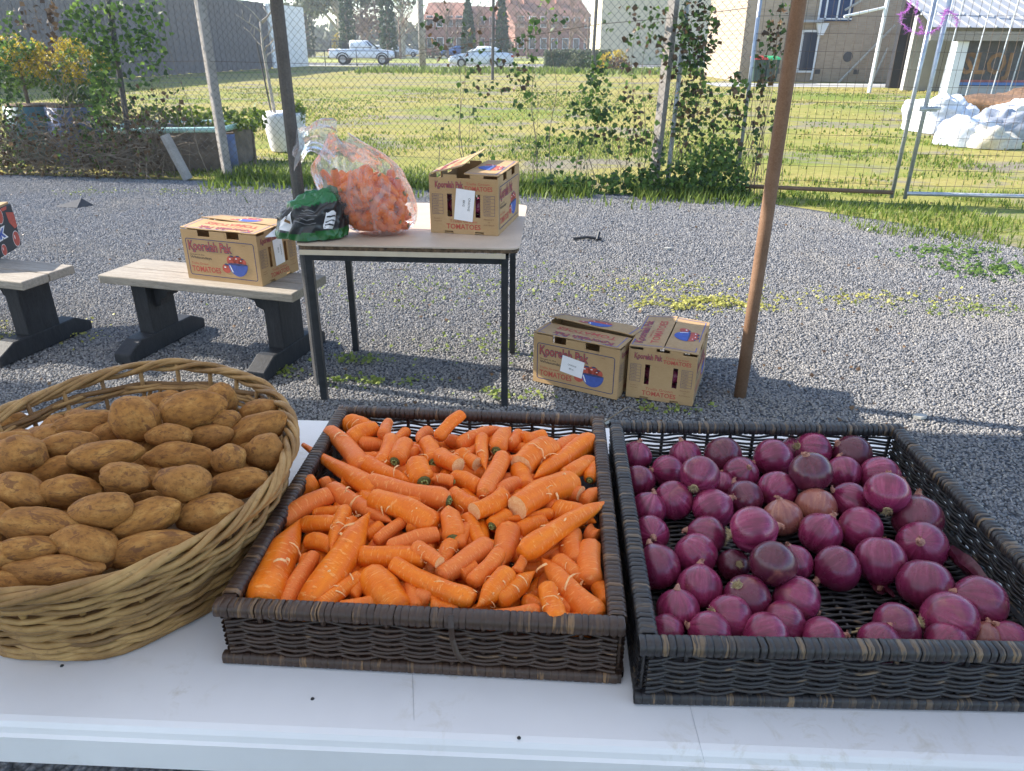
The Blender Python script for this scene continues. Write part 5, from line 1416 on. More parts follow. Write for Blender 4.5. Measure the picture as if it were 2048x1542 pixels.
F.poly([(.34, .21), (.438, .19), (.438, .11), (.4, .105), (.35, .15)], 'ink_red', .0007); F.poly([(.29, .2395), (.37, .2395), (.36, .222), (.3, .222)], 'ink_red', .0007)
F.done(dk, PRINT)

# ================================================================== bag of carrots and the green bag are built with the produce
# mural lettering on the far wall
mt = bpy.data.materials.get('mural_orange') or simple('mural_orange', (.24, .125, .05), .8, vary=.6, scale=2)
F = Face((MURAL[0], MURAL[1] - .02, 0), (1, 0, 0), (0, 0, 1))
M['mural_orange'] = mt
F.text('SLOJ', .1, .5, 1.6, .85, 'mural_orange', .003, .03)
for o in bpy.data.objects:
    if o.name.startswith('mural_wall'): F.done(o, {'mural_orange': 'painted_lettering'})
for ch in [c for c in bpy.data.objects if c.name.startswith('painted_lettering')]:
    ch.matrix_parent_inverse = at(ch.parent)
# ================================================================== the white trestle table
TT = .74
tr = empty('folding_table', (-.4, 1.03, 0)); tag(tr, 'long white plastic folding table carrying the produce', 'table')
yaw = R(-2.4)
def tp(x, y, z=TT):                       # table coordinates: x from the right end, y from the front edge
    c, s = math.cos(yaw), math.sin(yaw); ox, oy = .8, .588
    return Vector((ox + x * c - y * s, oy + x * s + y * c, z))
TL, TD = 2.44, .82
def trp(mb, name, mat, smooth=False):
    o = mb.build(name, mat, tr, smooth); o.matrix_parent_inverse = Matrix.Translation((.4, -1.03, 0)); return o
prof = [(0.012, 0), (.004, -.002), (0, -.008), (-.002, -.016), (-.006, -.019), (-.007, -.062), (-.003, -.066)]
mb = MB(); ringn = None; rows = []
def outline(d, r=.05, n=6):
    x0, x1, y0, y1 = -TL - d * -1 * -1 if False else -TL + d, -d, d, TD - d
    out = []
    for cx, cy_, a in ((x1 - r, y1 - r, 0), (x0 + r, y1 - r, 90), (x0 + r, y0 + r, 180), (x1 - r, y0 + r, 270)):
        for k in range(n + 1): out.append((cx + r * math.cos(R(a + 90 * k / n)), cy_ + r * math.sin(R(a + 90 * k / n))))
    return out
vs_, fs = [], []
for d, dz in prof:
    vs_ += [tp(x, y, TT + dz) for x, y in outline(d)]
n = len(outline(0))
for i in range(len(prof) - 1):
    for k in range(n): fs.append((i * n + k, (i + 1) * n + k, (i + 1) * n + (k + 1) % n, i * n + (k + 1) % n))
fs.append(tuple(range(n)))
mb.add(vs_, fs); top = trp(mb, 'table_top', M['table_white'], False)
for x in (-.35, -TL + .35):
    mb = MB(); a, b = tp(x, .1, 0), tp(x, TD - .1, 0); up = Vector((0, 0, TT - .03))
    for q in (a, b):
        m = MB(); m.tube([q, q + up], .016, 10); trp(m, 'leg', M['galv'], True)
    m = MB(); m.tube([a + Vector((0, 0, .12)), b + Vector((0, 0, .12))], .012, 8); trp(m, 'cross_bar', M['galv'], True)
# scratches and small marks on the top
for (x0_, y0_, x1_, y1_) in [(825, 1348, 828, 1440), (1378, 1405, 1410, 1528)]:
    a_, b_ = W(x0_, y0_, TT + .0003), W(x1_, y1_, TT + .0003); d_ = (b_ - a_).normalized(); e_ = Vector((-d_.y, d_.x, 0)) * .00022
    m = MB(); m.add([a_ - e_, b_ - e_, b_ + e_, a_ + e_], [(0, 1, 2, 3)]); trp(m, 'scratch', M['galv'])
for i, (px, py) in enumerate([(124, 1332), (625, 1398), (1038, 1476)]):
    q = W(px, py, TT); m = MB(); m.tube([q + Vector((0, 0, .0002)), q + Vector((0, 0, .0016))], [.0026, .0018], 7)
    tag(m.build('seed', M['black_plastic']), ['tiny dark crumb on the table before the potato basket', 'tiny dark crumb on the table before the carrot tray', 'tiny dark crumb on the table near its front edge'][i], 'crumb')

# ================================================================== wicker trays
def tray(name, corners, h, mat, label, floor_weave):
    """corners FL, FR, BR, BL of the rim's outer edge (x, y)"""
    fl, fr, br, bl = [Vector((x, y)) for x, y in corners]
    o = empty(name, ((fl.x + fr.x) / 2, (fl.y + bl.y) / 2, TT)); tag(o, label, 'tray', 'wicker display trays')
    inv = at(o)
    def put(mb, nm, m, smooth=False):
        q = mb.build(nm, m, o, smooth); q.matrix_parent_inverse = inv; return q
    cs = [fl, fr, br, bl]; ctr_ = sum(cs, Vector((0, 0))) / 4
    RW, RH = .024, .02
    def side(i): return cs[i], cs[(i + 1) % 4]
    # woven walls
    st, wv = MB(), MB(); rows_ = int((h - .04) / .0038)
    for i in range(4):
        a, b = side(i); d = (b - a); L = d.length; d.normalize(); nin = Vector((-d.y, d.x))
        ns = int(L / .044); p0 = a + nin * .0075
        lace = (i == 2)                                     # back wall is open lacework
        for k in range(ns + 1):
            q = p0 + d * (.016 + (L - .032) * k / ns)
            st.tube([(q.x, q.y, TT + .01), (q.x, q.y, TT + h - .02)], .0035, 5)
        for r in range(rows_):
            if lace and r % 2 == 0 and 3 < r: continue
            z = TT + .021 + r * .0038; pts = []
            n_ = ns * 4
            for k in range(n_ + 1):
                t = k / n_; s_ = math.cos(math.pi * t * ns) * (1 if r % 2 else -1)
                q = p0 + d * (.012 + (L - .024) * t) + nin * (.0042 * s_)
                pts.append((q.x, q.y, z + .0012 * math.sin(t * 31 + r * 2.1)))
            wv.tube(pts, .0025, 5, False)
    q = put(st, 'stakes', mat); q['kind'] = 'stuff'
    q = put(wv, 'weave', mat, True); q['kind'] = 'stuff'
    # solid core of rims
    for nm, z0, z1, inset in (('rim_core', TT + h - RH + .003, TT + h - .003, .003), ('base_core', TT + .001, TT + .016, .003)):
        m = MB()
        for i in range(4):
            a, b = side(i); d = (b - a).normalized(); nin = Vector((-d.y, d.x))
            p = [a + nin * inset + d * inset, b + nin * inset - d * inset, b + nin * (RW - inset) - d * (RW - .0), a + nin * (RW - inset) + d * (RW - .0)]
            m.prism([(v.x, v.y) for v in p], z0, z1)
        put(m, nm, mat)
    # wrapped strips: one object each on the top rim, joined on the base
    base = MB()
    def wrap_mesh(w_):
        m = MB(); n = 8; ring_ = []
        hw, hh = RW / 2, RH / 2
        pr = [(-hw, -hh * .6), (-hw, hh * .6), (-hw * .6, hh), (hw * .6, hh), (hw, hh * .6), (hw, -hh * .6), (hw * .6, -hh), (-hw * .6, -hh)]
        vs2 = []
        for x, k in ((-w_ / 2, .95), (-w_ * .3, 1.03), (w_ * .3, 1.03), (w_ / 2, .95)):
            vs2 += [(x, y * k, z * k) for y, z in pr]
        fs2 = [(i * n + k, i * n + (k + 1) % n, (i + 1) * n + (k + 1) % n, (i + 1) * n + k) for i in range(3) for k in range(n)]
        m.add(vs2, fs2); return m
    wmat = M[mat.name + '_wrap']
    wm = [wrap_mesh(w_).data('rim_wrap', wmat, True) for w_ in (.0078, .009, .0102)]
    wmb = wrap_mesh(.0095)
    for i in range(4):
        a, b = side(i); d = (b - a); L = d.length; d.normalize(); nin = Vector((-d.y, d.x)); an = math.atan2(d.y, d.x)
        m_ = .004 if i % 2 == 0 else RW + .002; x = m_; step = .0092 if i != 2 else .0098
        while x < L - m_:
            c = a + d * x + nin * (RW / 2)
            q = link('rim_wrap', random.choice(wm), o); q.location = Vector((c.x, c.y, TT + h - RH / 2)) - o.location
            q.rotation_euler = (0, random.uniform(-.05, .05), an + random.uniform(-.06, .06)); x += step * random.uniform(.94, 1.06)
        x = .004 if i % 2 == 0 else .016
        while x < L - (.004 if i % 2 == 0 else .016):
            c = a + d * x + nin * (RW / 2)
            Mx = Matrix.Translation((c.x - nin.x * .0055, c.y - nin.y * .0055, TT + .009)) @ Matrix.Rotation(an + random.uniform(-.05, .05), 4, 'Z') @ Matrix.Diagonal((1, .6, .8, 1))
            base.add([Mx @ Vector(v) for v in wmb.v], wmb.f); x += .0096
    q = put(base, 'base_wraps', wmat, True); q['kind'] = 'stuff'
    # floor
    fw = MB()
    a, b = fl, fr; d = (b - a).normalized(); nin = Vector((-d.y, d.x)); L, D = (fr - fl).length, (bl - fl).length
    if floor_weave:
        ns = 11
        for r in range(int((D - .05) / .0062)):
            pts = []
            for k in range(ns * 4 + 1):
                t = k / (ns * 4); s_ = math.cos(math.pi * t * ns) * (1 if r % 2 else -1)
                v = a + d * (.025 + (L - .05) * t) + nin * (.025 + r * .0062)
                pts.append((v.x, v.y, TT + .012 + .004 * s_))
            fw.tube(pts, .003, 5, False)
        for k in range(ns + 1):
            v0 = a + d * (.025 + (L - .05) * k / ns) + nin * .02; v1 = v0 + nin * (D - .04)
            fw.tube([(v0.x, v0.y, TT + .012), (v1.x, v1.y, TT + .012)], .003, 5)
    m = MB(); pp_ = [a + d * .02 + nin * .02, b - d * .02 + nin * .02, b - d * .02 + nin * (D - .02), a + d * .02 + nin * (D - .02)]
    m.prism([(v.x, v.y) for v in pp_], TT + .002, TT + .0055); put(m, 'floor_board', mat)
    if fw.v: q = put(fw, 'floor_weave', mat, True); q['kind'] = 'stuff'
    return o
TH = .10
T1 = [(-.386, .742), (.148, .710), (.182, 1.300), (-.350, 1.336)]
T2 = [(.158, .678), (.748, .668), (.752, 1.268), (.190, 1.276)]
t1o = tray('wicker_tray', T1, TH, M['wicker_brown'], 'dark brown square wicker tray heaped with carrots', False)
a_ = Vector(T1[0]).lerp(Vector(T1[1]), .58); m = MB()
m.tube([(a_.x, a_.y + .004, TT + TH + .002), (a_.x + .001, a_.y - .004, TT + TH - .012), (a_.x + .002, a_.y - .006, TT + TH - .03), (a_.x + .008, a_.y - .012, TT + TH - .048), (a_.x + .016, a_.y - .014, TT + TH - .058)], .0042, 6, squash=.3)
q = m.build('loose_strip', M['wicker_brown_wrap'], t1o); q.matrix_parent_inverse = at(t1o); q['label'] = 'loose strip of cane hanging from the rim'
tray('wicker_tray', T2, TH, M['wicker_black'], 'black wicker tray with woven floor holding red onions', True)

# ================================================================== potato basket
BC, BA, BB, BROT = Vector((-.64, 1.028)), .338, .272, R(-74)
RIMZ = .155
def bell(t, k=1.0):
    c, s = math.cos(t - BROT), math.sin(t - BROT); r = 1 / math.sqrt((c / BA) ** 2 + (s / BB) ** 2)
    return Vector((BC.x + math.cos(t) * r * k, BC.y + math.sin(t) * r * k))
def flare(z): return .82 + .18 * (z / RIMZ) ** .8
def rim_lift(t):                           # the carrying handle rises at the back
    dd = abs((t - R(97) + math.pi) % (2 * math.pi) - math.pi); return .014 * math.exp(-(dd / .5) ** 2)
bk = empty('wicker_basket', (BC.x, BC.y, TT)); tag(bk, 'round natural cane basket heaped with potatoes', 'basket')
binv = at(bk)
def cane(pts, r, nm='cane', n=7):
    m = MB(); q = m.tube(pts, r, n).build(nm, M['cane'], bk, True); q.matrix_parent_inverse = binv; return q
NS = 30
rnd = random.Random(11)
for k in range(NS):
    t = 2 * math.pi * k / NS; pts = []
    for j in range(7):
        z = RIMZ * j / 6 + rim_lift(t) * (j / 6) ** 3; f = bell(t, flare(min(z, RIMZ))); pts.append((f.x, f.y, TT + .004 + z))
    cane(pts, .0042, 'stake', 6)
rows_ = 18
for r in range(rows_):
    z0 = .011 + r * .0076
    start = rnd.uniform(0, 6.28)
    for part in range(2):
        t0 = start + part * math.pi; span = math.pi + .35; pts = []; nn = 60; tilt = rnd.uniform(-.008, .010)
        gap = False
        for k in range(nn + 1):
            t = t0 + span * k / nn; u = k / nn
            wv_ = math.cos(t * NS / 2 + math.pi * r) * .006
            z = z0 + tilt * (u - .5) + .003 * math.sin(t * 5 + r)
            z = max(.006, min(z, RIMZ - .012)) 
            dd = abs((t - R(97) + math.pi) % (2 * math.pi) - math.pi); g_ = math.exp(-(dd / .42) ** 4)
            zz = z + g_ * ((.132 - z) * .8 if z > .112 else (.078 - z) * .75 if z > .078 else 0)
            f = bell(t, flare(z)); n2 = (f - BC).normalized(); f = f + n2 * (wv_ + .004 * math.sin(u * math.pi) - .002)
            pts.append((f.x, f.y, TT + zz))
        cane(pts, rnd.uniform(.0038, .0052))
# twisted border
for s in range(5):
    pts = []; nn = 150; tw = 9; ph_ = rnd.uniform(-.3, .3)
    for k in range(nn):
        t = 2 * math.pi * k / nn; a = t * tw + s * 2 * math.pi / 5 + ph_ + .35 * math.sin(t * 3 + s * 2); rr_ = .008 + .003 * math.sin(t * 7 + s * 1.7)
        f = bell(t, 1.0); n2 = (f - BC).normalized(); f = f + n2 * (rr_ * math.cos(a) * .9 + .004)
        pts.append(Vector((f.x, f.y, TT + RIMZ + .004 + rim_lift(t) + rr_ * math.sin(a))))
    m = MB(); m.tube(pts, .0044 + .0007 * (s % 3), 7, closed=True); q = m.build('border_cane', M['cane'], bk, True); q.matrix_parent_inverse = binv
# foot ring and cane base
for s in range(3):
    m = MB(); m.tube([Vector((*bell(2 * math.pi * k / 80, flare(0) + .03 + .012 * math.sin(k * .9 + s * 2)), TT + .007 + .006 * s)) for k in range(80)], .006, 7, closed=True)
    q = m.build('foot_cane', M['cane'], bk, True); q.matrix_parent_inverse = binv
m = MB(); m.prism([tuple(bell(2 * math.pi * k / 40, .81)) for k in range(40)], TT + .002, TT + .01); q = m.build('basket_floor', M['cane'], bk); q.matrix_parent_inverse = binv

# ================================================================== potatoes
def potato_mesh(seed, asym):
    m = MB(); nu, nv = 28, 18
    def fn(u, v):
        th, ph = u * 6.2832, (v - .5) * math.pi
        d = Vector((math.sin(ph), math.cos(ph) * math.cos(th), math.cos(ph) * math.sin(th)))
        e = Vector((d.x, d.y, d.z))
        k = 1 + .15 * noise.noise(d * 1.3 + Vector((seed * 3.7, 0, 0))) + .06 * noise.noise(d * 3 + Vector((0, seed, 0)))
        sq = abs(d.x) ** 1.0
        for q in range(4):
            ee = Vector((math.sin(seed * 9 + q * 2.1), math.cos(seed * 5 + q * 1.7), math.sin(seed * 3 + q))).normalized()
            k -= .05 * math.exp(-((d - ee).length / .13) ** 2)
        fat = 1 + asym * d.x * .16
        return Vector((math.copysign(sq, d.x) * k * .5, d.y * k * fat * .5, d.z * k * fat * .5))
    m.grid(fn, nu, nv, 0, True)
    return m.data('potato', M['potato'], True)
PM = [potato_mesh(s, a) for s, a in ((1, .5), (2, -.4), (3, .9), (4, 0), (5, -.8), (6, .3), (7, .6), (8, -.2))]
def c8(x, y): return x / 2.336, 700 + y / 2.336
def heap_p(p):
    d = ((Vector((p[0], p[1])) - BC).length / .3)
    return TT + .19 - .035 * min(1, d) ** 2.5
POT = [(80, 470, 215, 180, 0), (305, 435, 245, 135, 15), (400, 330, 270, 105, 14), (625, 300, 225, 205, -35), (905, 265, 290, 185, 15), (1030, 212, 150, 150, 40), (500, 385, 175, 120, 30),
       (485, 480, 325, 150, 14), (785, 390, 195, 115, 0), (980, 395, 205, 115, 12), (1045, 320, 150, 95, 20), (1195, 360, 285, 160, 36), (1210, 272, 180, 100, 18), (1065, 495, 150, 145, 0),
       (1235, 460, 182, 172, 20), (840, 490, 320, 145, -3), (850, 605, 245, 180, -8), (580, 580, 212, 148, -12), (1110, 610, 275, 135, 10), (320, 645, 250, 155, 5), (90, 655, 260, 190, -20),
       (250, 550, 230, 115, 22), (475, 735, 265, 165, 8), (675, 780, 330, 170, 34), (980, 750, 300, 188, 10), (180, 800, 345, 165, -5), (395, 900, 285, 195, -30), (700, 915, 400, 180, 14),
       (130, 920, 270, 135, 8), (245, 1022, 420, 160, 0), (25, 1085, 180, 130, -15), (540, 645, 200, 120, 10), (710, 600, 130, 125, 60), (670, 480, 130, 150, 70), (770, 320, 120, 80, 0),
       (670, 685, 140, 80, 20), (835, 720, 110, 110, 0), (500, 840, 160, 100, 20), (10, 330, 200, 110, 10), (1000, 570, 150, 90, 20), (200, 520, 150, 90, 60), (340, 780, 150, 90, -20), (-60, 560, 260, 170, 10), (-90, 760, 270, 170, -10), (-80, 960, 270, 170, 5)]
def where(p, c, rx, ry, xs, ys):
    """a phrase for where p lies in a container, by the things around it"""
    u, v = (p.x - c.x) / rx, (p.y - c.y) / ry
    a = xs[0] if u < -.36 else xs[1] if u > .36 else ''
    b = ys[0] if v < -.36 else ys[1] if v > .36 else ''
    if a and b: return b + ' ' + a
    return a or b or 'mid-heap'
def plabel(i, L, Wd, p, l):
    w_ = where(p, BC, .27, .31, ('on the bare-table side', 'on the carrot side'), ('near the table-edge rim', 'near the bench-side rim'))
    if i in (4, 11, 29): return 'large potato with a dark scabby patch ' + w_
    q = L / Wd; sz = 'big' if l > .105 else 'small' if l < .075 else 'medium'
    sh_ = 'slender' if q > 2.0 else 'oval' if q > 1.55 else 'plump' if q > 1.25 else 'round'
    return sz + ' ' + sh_ + ' brown potato ' + w_
for i, (x, y, L, Wd, an) in enumerate(POT):
    px, py = c8(x, y); under = i >= 31 and i < 42
    z = TT + .15
    up_ = .02 if i in (3, 4, 7, 16, 17, 22, 0) else -.004 if i in (24, 27, 29, 14, 11) else .004 if i % 3 else -.012
    for _ in range(4): p = W(px, py, z); z = heap_p(p) + up_ - (.036 if under else 0.0)
    p = W(px, py, z); k = zc(p) / FPX / 2.336
    l, w_ = L * k, Wd * k
    R_ = CROT.copy()
    ax = (CROT @ Vector((math.cos(R(an)), math.sin(R(an)), 0))); ax.z *= .55; ax.normalize()
    upv = Vector((0, 0, 1)); yv = upv.cross(ax).normalized(); zv = ax.cross(yv)
    # foreshortening along depth
    fs_ = 1 / max(.45, math.sqrt(1 - (ax.dot(ray(px, py))) ** 2))
    o = link('potato', PM[i % 8])
    Mx = Matrix((ax, yv, zv)).transposed().to_4x4() @ Matrix.Rotation(random.uniform(0, 6.28), 4, 'X') @ Matrix.Diagonal((l * min(fs_, 1.35), w_ * 1.04, w_ * .98, 1))
    Mx.translation = p - Vector((0, 0, w_ * .12)); o.matrix_world = Mx
    tag(o, plabel(i, L, Wd, p, l), 'potato', 'potatoes heaped in the cane basket')
# lower layers
for i in range(26, 62):
    t = random.uniform(0, 6.28); q = math.sqrt(random.random()) * .82; f = BC + (bell(t) - BC) * q
    z = TT + random.uniform(.04, .1) if i < 26 else heap_p(f) - random.uniform(.04, .06)
    if i < 26 and q > .68: f = BC + (bell(t) - BC) * .66
    o = link('potato', PM[i % 8]); s = random.uniform(.8, 1.15)
    Mx = Euler((random.uniform(0, 6), random.uniform(-.3, .3), random.uniform(0, 6))).to_matrix().to_4x4() @ Matrix.Diagonal((.1 * s, .062 * s, .058 * s, 1))
    Mx.translation = (f.x, f.y, z); o.matrix_world = Mx
    tag(o, 'potato deeper in the heap ' + where(f, BC, .27, .31, ('on the bare-table side', 'on the carrot side'), ('near the table-edge rim', 'near the bench-side rim')), 'potato', 'potatoes heaped in the cane basket')

# ================================================================== carrots
def carrot_mesh(kind, seed):
    """unit carrot along +z: crown at 0, tip at 1, radius ~.5 (scaled later)"""
    m = MB(); rnd_ = random.Random(seed); nv, nu = 17, 12
    bend = rnd_.uniform(-.22, .22); ph0 = rnd_.uniform(0, 6.28)
    def prof(t):
        if kind == 't':   r = (1 - .5 * t - .0 * t) * (1 - max(0, (t - .72) / .28) ** 1.7 * .88)
        elif kind == 'f': r = (1 - .22 * t) * (1 - max(0, (t - .62) / .38) ** 1.25 * .9)
        elif kind == 'n': r = (1 - .78 * t)
        elif kind == 'b': r = 1 - .22 * t
        else:             r = 1 - .12 * t - .1 * max(0, (t - .85) / .15) ** 2
        r *= min(1, .62 + 5.0 * t) if t < .08 else 1
        return max(.04, r)
    vs2 = []
    for j in range(nv):
        t = j / (nv - 1)
        cx, cy_ = bend * math.sin(t * 2.4) * .8, .06 * math.sin(t * 5 + ph0)
        for k in range(nu):
            a = 2 * math.pi * k / nu
            rr_ = prof(t) * .5 * (1 + .1 * noise.noise(Vector((math.cos(a) * 1.4, math.sin(a) * 1.4, t * 3.4 + seed))) + .035 * noise.noise(Vector((0, seed, t * 22))))
            vs2.append((cx + rr_ * math.cos(a), cy_ + rr_ * math.sin(a), t))
    fs2 = [(j * nu + k, j * nu + (k + 1) % nu, (j + 1) * nu + (k + 1) % nu, (j + 1) * nu + k) for j in range(nv - 1) for k in range(nu)]
    m.add(vs2, fs2, 0)
    m.f.append(tuple(range(nu - 1, -1, -1))); m.m.append(0 if kind != 'b' else 0)
    # ragged snapped end for 'b', rounded cap otherwise
    e0 = (nv - 1) * nu; c = Vector((sum(vs2[e0 + k][0] for k in range(nu)) / nu, sum(vs2[e0 + k][1] for k in range(nu)) / nu, 1.0 + (.0 if kind == 'b' else .02)))
    ci = len(m.v); m.v.append(tuple(c))
    for k in range(nu): m.f.append((e0 + k, e0 + (k + 1) % nu, ci)); m.m.append(1 if kind == 'b' else 0)
    me = m.data('carrot', [M['carrot'], M['carrot_cut']], True)
    if kind == 'b':
        for p_ in me.polygons:
            if p_.material_index == 1: p_.use_smooth = False
    return me
CM = {k: [carrot_mesh(k, s) for s in range(4)] for k in 'tfnbc'}
def crown_mesh():
    m = MB()
    m.tube([(0, 0, -.02), (0, 0, -.06), (0, 0, -.085)], [.36, .27, .14], 10)
    for k in range(7):
        a = k * .9; l = random.uniform(.09, .16); r0 = .12
        m.tube([(math.cos(a) * r0, math.sin(a) * r0, -.06), (math.cos(a) * r0 * 1.5, math.sin(a) * r0 * 1.5, -.06 - l)], [.07, .045], 5, True, 1)
    return m.data('crown', [M['carrot_crown'], M['carrot_stalk']], True)
CROWN = [crown_mesh() for _ in range(3)]
def hair_mesh(seed):
    rnd_ = random.Random(seed); m = MB()
    for k in range(7):
        a = rnd_.uniform(0, 6.28); t0 = rnd_.uniform(.12, .8); pts = []; sw = rnd_.uniform(-1.6, 1.6); dz = rnd_.uniform(-.12, .12)
        for j in range(7):
            u = j / 6; aa = a + sw * u; r_ = .46 + .1 * math.sin(u * 3.1) * rnd_.uniform(.5, 1.1)
            pts.append((math.cos(aa) * r_, math.sin(aa) * r_, t0 + dz * u))
        m.tube(pts, [.016, .015, .013, .012, .01, .008, .005], 4, False)
    return m.data('root_hair', M['carrot_cut'])
HAIR = [hair_mesh(s) for s in range(4)]
def put_carrot(a, b, wa, kind, crown, label, group, idx):
    """a = crown end, b = tip, wa = width at the crown"""
    ax = b - a; L = ax.length
    q = ax.to_track_quat('Z', 'X').to_matrix()
    o = link('carrot', CM[kind][idx % 4])
    Mx = q.to_4x4() @ Matrix.Rotation(random.uniform(0, 6.28), 4, 'Z') @ Matrix.Diagonal((wa, wa, L, 1)); Mx.translation = a; o.matrix_world = Mx
    tag(o, label, 'carrot', group)
    if kind in 'tfb' and 'lower' not in label and 'bag' not in label: link('root_hair', HAIR[idx % 4], o)['kind'] = 'stuff'
    if crown:
        c = link('crown', CROWN[idx % 3], o); c['label'] = 'dark green crown stub'; c.scale = (.75, .75, .75 * wa / L)
    return o
def c1(x, y): return 400 + x / 2.327, 780 + y / 2.327
T1C = [Vector(q) for q in T1]; T1M = sum(T1C, Vector((0, 0))) / 4
def heap_c(p):
    u = abs(p[0] - T1M.x) / .26; v = abs(p[1] - T1M.y) / .29
    return TT + .083 + .026 * (1 - min(1, u) ** 2) * (1 - min(1, v) ** 2) + .012 * max(0, (p[1] - T1M.y) / .29)
# (crown x, y, tip x, y, width, kind, crown visible, layer)
CAR = [(268, 955, 462, 565, 190, 'f', 1, 1.6), (380, 1000, 525, 760, 92, 'c', 0, .4), (500, 985, 795, 562, 178, 'f', 0, 1.3), (545, 1005, 745, 855, 92, 'b', 0, 1.2), (935, 1010, 800, 835, 180, 'c', 0, .8),
       (640, 1005, 830, 960, 95, 'c', 0, .7), (1270, 955, 895, 790, 112, 'b', 0, 1.9), (728, 740, 1045, 775, 105, 'c', 1, 1.1), (1000, 705, 1115, 785, 78, 'b', 0, 2.1), (1075, 985, 1205, 1000, 90, 'b', 0, .9),
       (1580, 1010, 1225, 1018, 85, 'n', 0, 1.3), (1445, 825, 1282, 990, 112, 'f', 0, 1.6), (1265, 885, 1395, 745, 88, 'c', 0, 1.3), (1385, 965, 1565, 835, 115, 'f', 0, 1.1), (1500, 730, 1915, 508, 128, 't', 0, 2.3),
       (1860, 1030, 1590, 755, 158, 't', 0, 1.5), (1660, 1060, 1605, 900, 118, 'b', 0, 2.0), (1815, 690, 1835, 870, 122, 'c', 0, 1.3), (1440, 615, 1420, 800, 125, 'f', 0, 1.0), (1345, 690, 1115, 840, 105, 'c', 1, 1.2),
       (870, 715, 1110, 655, 88, 'c', 0, 1.2), (815, 690, 945, 595, 66, 'c', 0, .8), (1095, 600, 815, 485, 132, 'b', 0, 1.7), (1175, 665, 1160, 525, 118, 'f', 1, 1.5), (605, 435, 895, 585, 108, 't', 0, 1.2),
       (368, 590, 605, 475, 105, 'c', 1, 1.3), (755, 335, 600, 190, 105, 'b', 0, 1.3), (825, 440, 478, 230, 118, 'n', 0, 1.4), (1155, 490, 790, 405, 105, 'c', 1, 1.8), (690, 130, 790, 175, 105, 'f', 1, .9),
       (690, 215, 825, 165, 92, 'c', 0, 1.1), (850, 200, 880, 140, 66, 'b', 0, 1.0), (1100, 205, 1222, 98, 66, 'c', 0, 1.5), (1200, 235, 1405, 165, 88, 't', 0, .8), (840, 335, 885, 220, 95, 'c', 0, .9),
       (905, 308, 965, 235, 95, 'c', 1, 1.6), (1040, 395, 1000, 300, 125, 'f', 1, 1.8), (930, 240, 1000, 280, 82, 'c', 0, .9), (1085, 315, 1055, 235, 88, 'c', 1, 1.0), (1110, 275, 1205, 340, 92, 'b', 0, 1.5),
       (1215, 280, 1295, 325, 85, 'b', 0, 1.3), (1310, 195, 1332, 350, 66, 'f', 0, 1.5), (1380, 260, 1455, 155, 95, 'f', 1, 1.3), (1410, 280, 1330, 475, 90, 'c', 0, 1.6), (1490, 190, 1440, 240, 66, 'c', 0, .8),
       (1640, 230, 1505, 335, 140, 'b', 0, 1.5), (1825, 205, 1570, 395, 115, 't', 0, 1.3), (1835, 315, 1700, 385, 86, 'c', 0, 1.1), (1735, 390, 1475, 535, 138, 'b', 1, 2.0), (1425, 470, 1272, 552, 105, 'b', 0, 1.8),
       (1700, 425, 1778, 470, 95, 'b', 0, 1.2), (1815, 402, 1850, 320, 70, 'c', 1, 1.1), (1640, 525, 1840, 605, 118, 'f', 0, 1.2), (1640, 560, 1375, 585, 66, 'n', 0, 1.0), (1360, 612, 1425, 555, 88, 'c', 1, 1.1),
       (1235, 570, 1315, 690, 76, 'c', 0, .8), (1165, 465, 1290, 535, 95, 'c', 0, .8), (1175, 385, 1300, 445, 85, 'c', 0, .8), (1180, 412, 1075, 410, 60, 'f', 1, 1.3), (755, 310, 985, 410, 105, 't', 0, 1.2),
       (460, 455, 545, 415, 105, 'c', 0, .8), (560, 430, 610, 410, 70, 'c', 0, .6), (475, 605, 645, 625, 86, 'c', 0, .7), (525, 560, 665, 545, 66, 'c', 0, .6), (675, 535, 615, 735, 76, 'f', 0, 1.3),
       (710, 585, 690, 665, 58, 'c', 0, .7), (500, 680, 610, 725, 86, 'c', 0, .5), (845, 615, 770, 665, 76, 'c', 0, .5), (1165, 695, 1140, 800, 86, 'f', 0, .9), (1215, 845, 1290, 810, 95, 'c', 0, .6),
       (1470, 835, 1500, 765, 58, 'b', 0, 1.1), (1655, 770, 1785, 890, 105, 'f', 0, .8), (1715, 640, 1770, 790, 118, 'c', 0, .7), (1610, 595, 1490, 645, 86, 'c', 0, .7), (1680, 1050, 1800, 1045, 82, 'c', 0, .8),
       (1640, 980, 1730, 1010, 95, 'c', 0, .6), (1865, 890, 1895, 975, 95, 'c', 0, .6), (1780, 505, 1865, 475, 85, 'c', 0, .8), (975, 615, 1045, 645, 76, 'c', 0, .6), (1485, 345, 1505, 440, 95, 'c', 0, .7),
       (1500, 215, 1600, 195, 95, 'c', 0, .8), (1655, 260, 1760, 225, 76, 'c', 0, .7), (1805, 635, 1860, 670, 85, 'c', 0, .6), (1015, 930, 1070, 975, 95, 'c', 0, .6), (975, 880, 1005, 1010, 78, 'c', 0, .4),
       (705, 945, 770, 890, 76, 'c', 0, .5), (500, 760, 480, 860, 80, 'c', 0, .4), (1075, 980, 1150, 940, 90, 'c', 1, .5), (930, 470, 1040, 520, 90, 'c', 0, .6), (1380, 470, 1480, 420, 80, 'c', 0, .8),
       (1250, 620, 1200, 720, 80, 'c', 0, .5), (1580, 480, 1660, 560, 90, 'c', 0, .5), (1700, 880, 1640, 960, 90, 'c', 0, .4), (620, 850, 560, 930, 80, 'c', 0, .4), (760, 470, 840, 540, 80, 'c', 0, .5)]
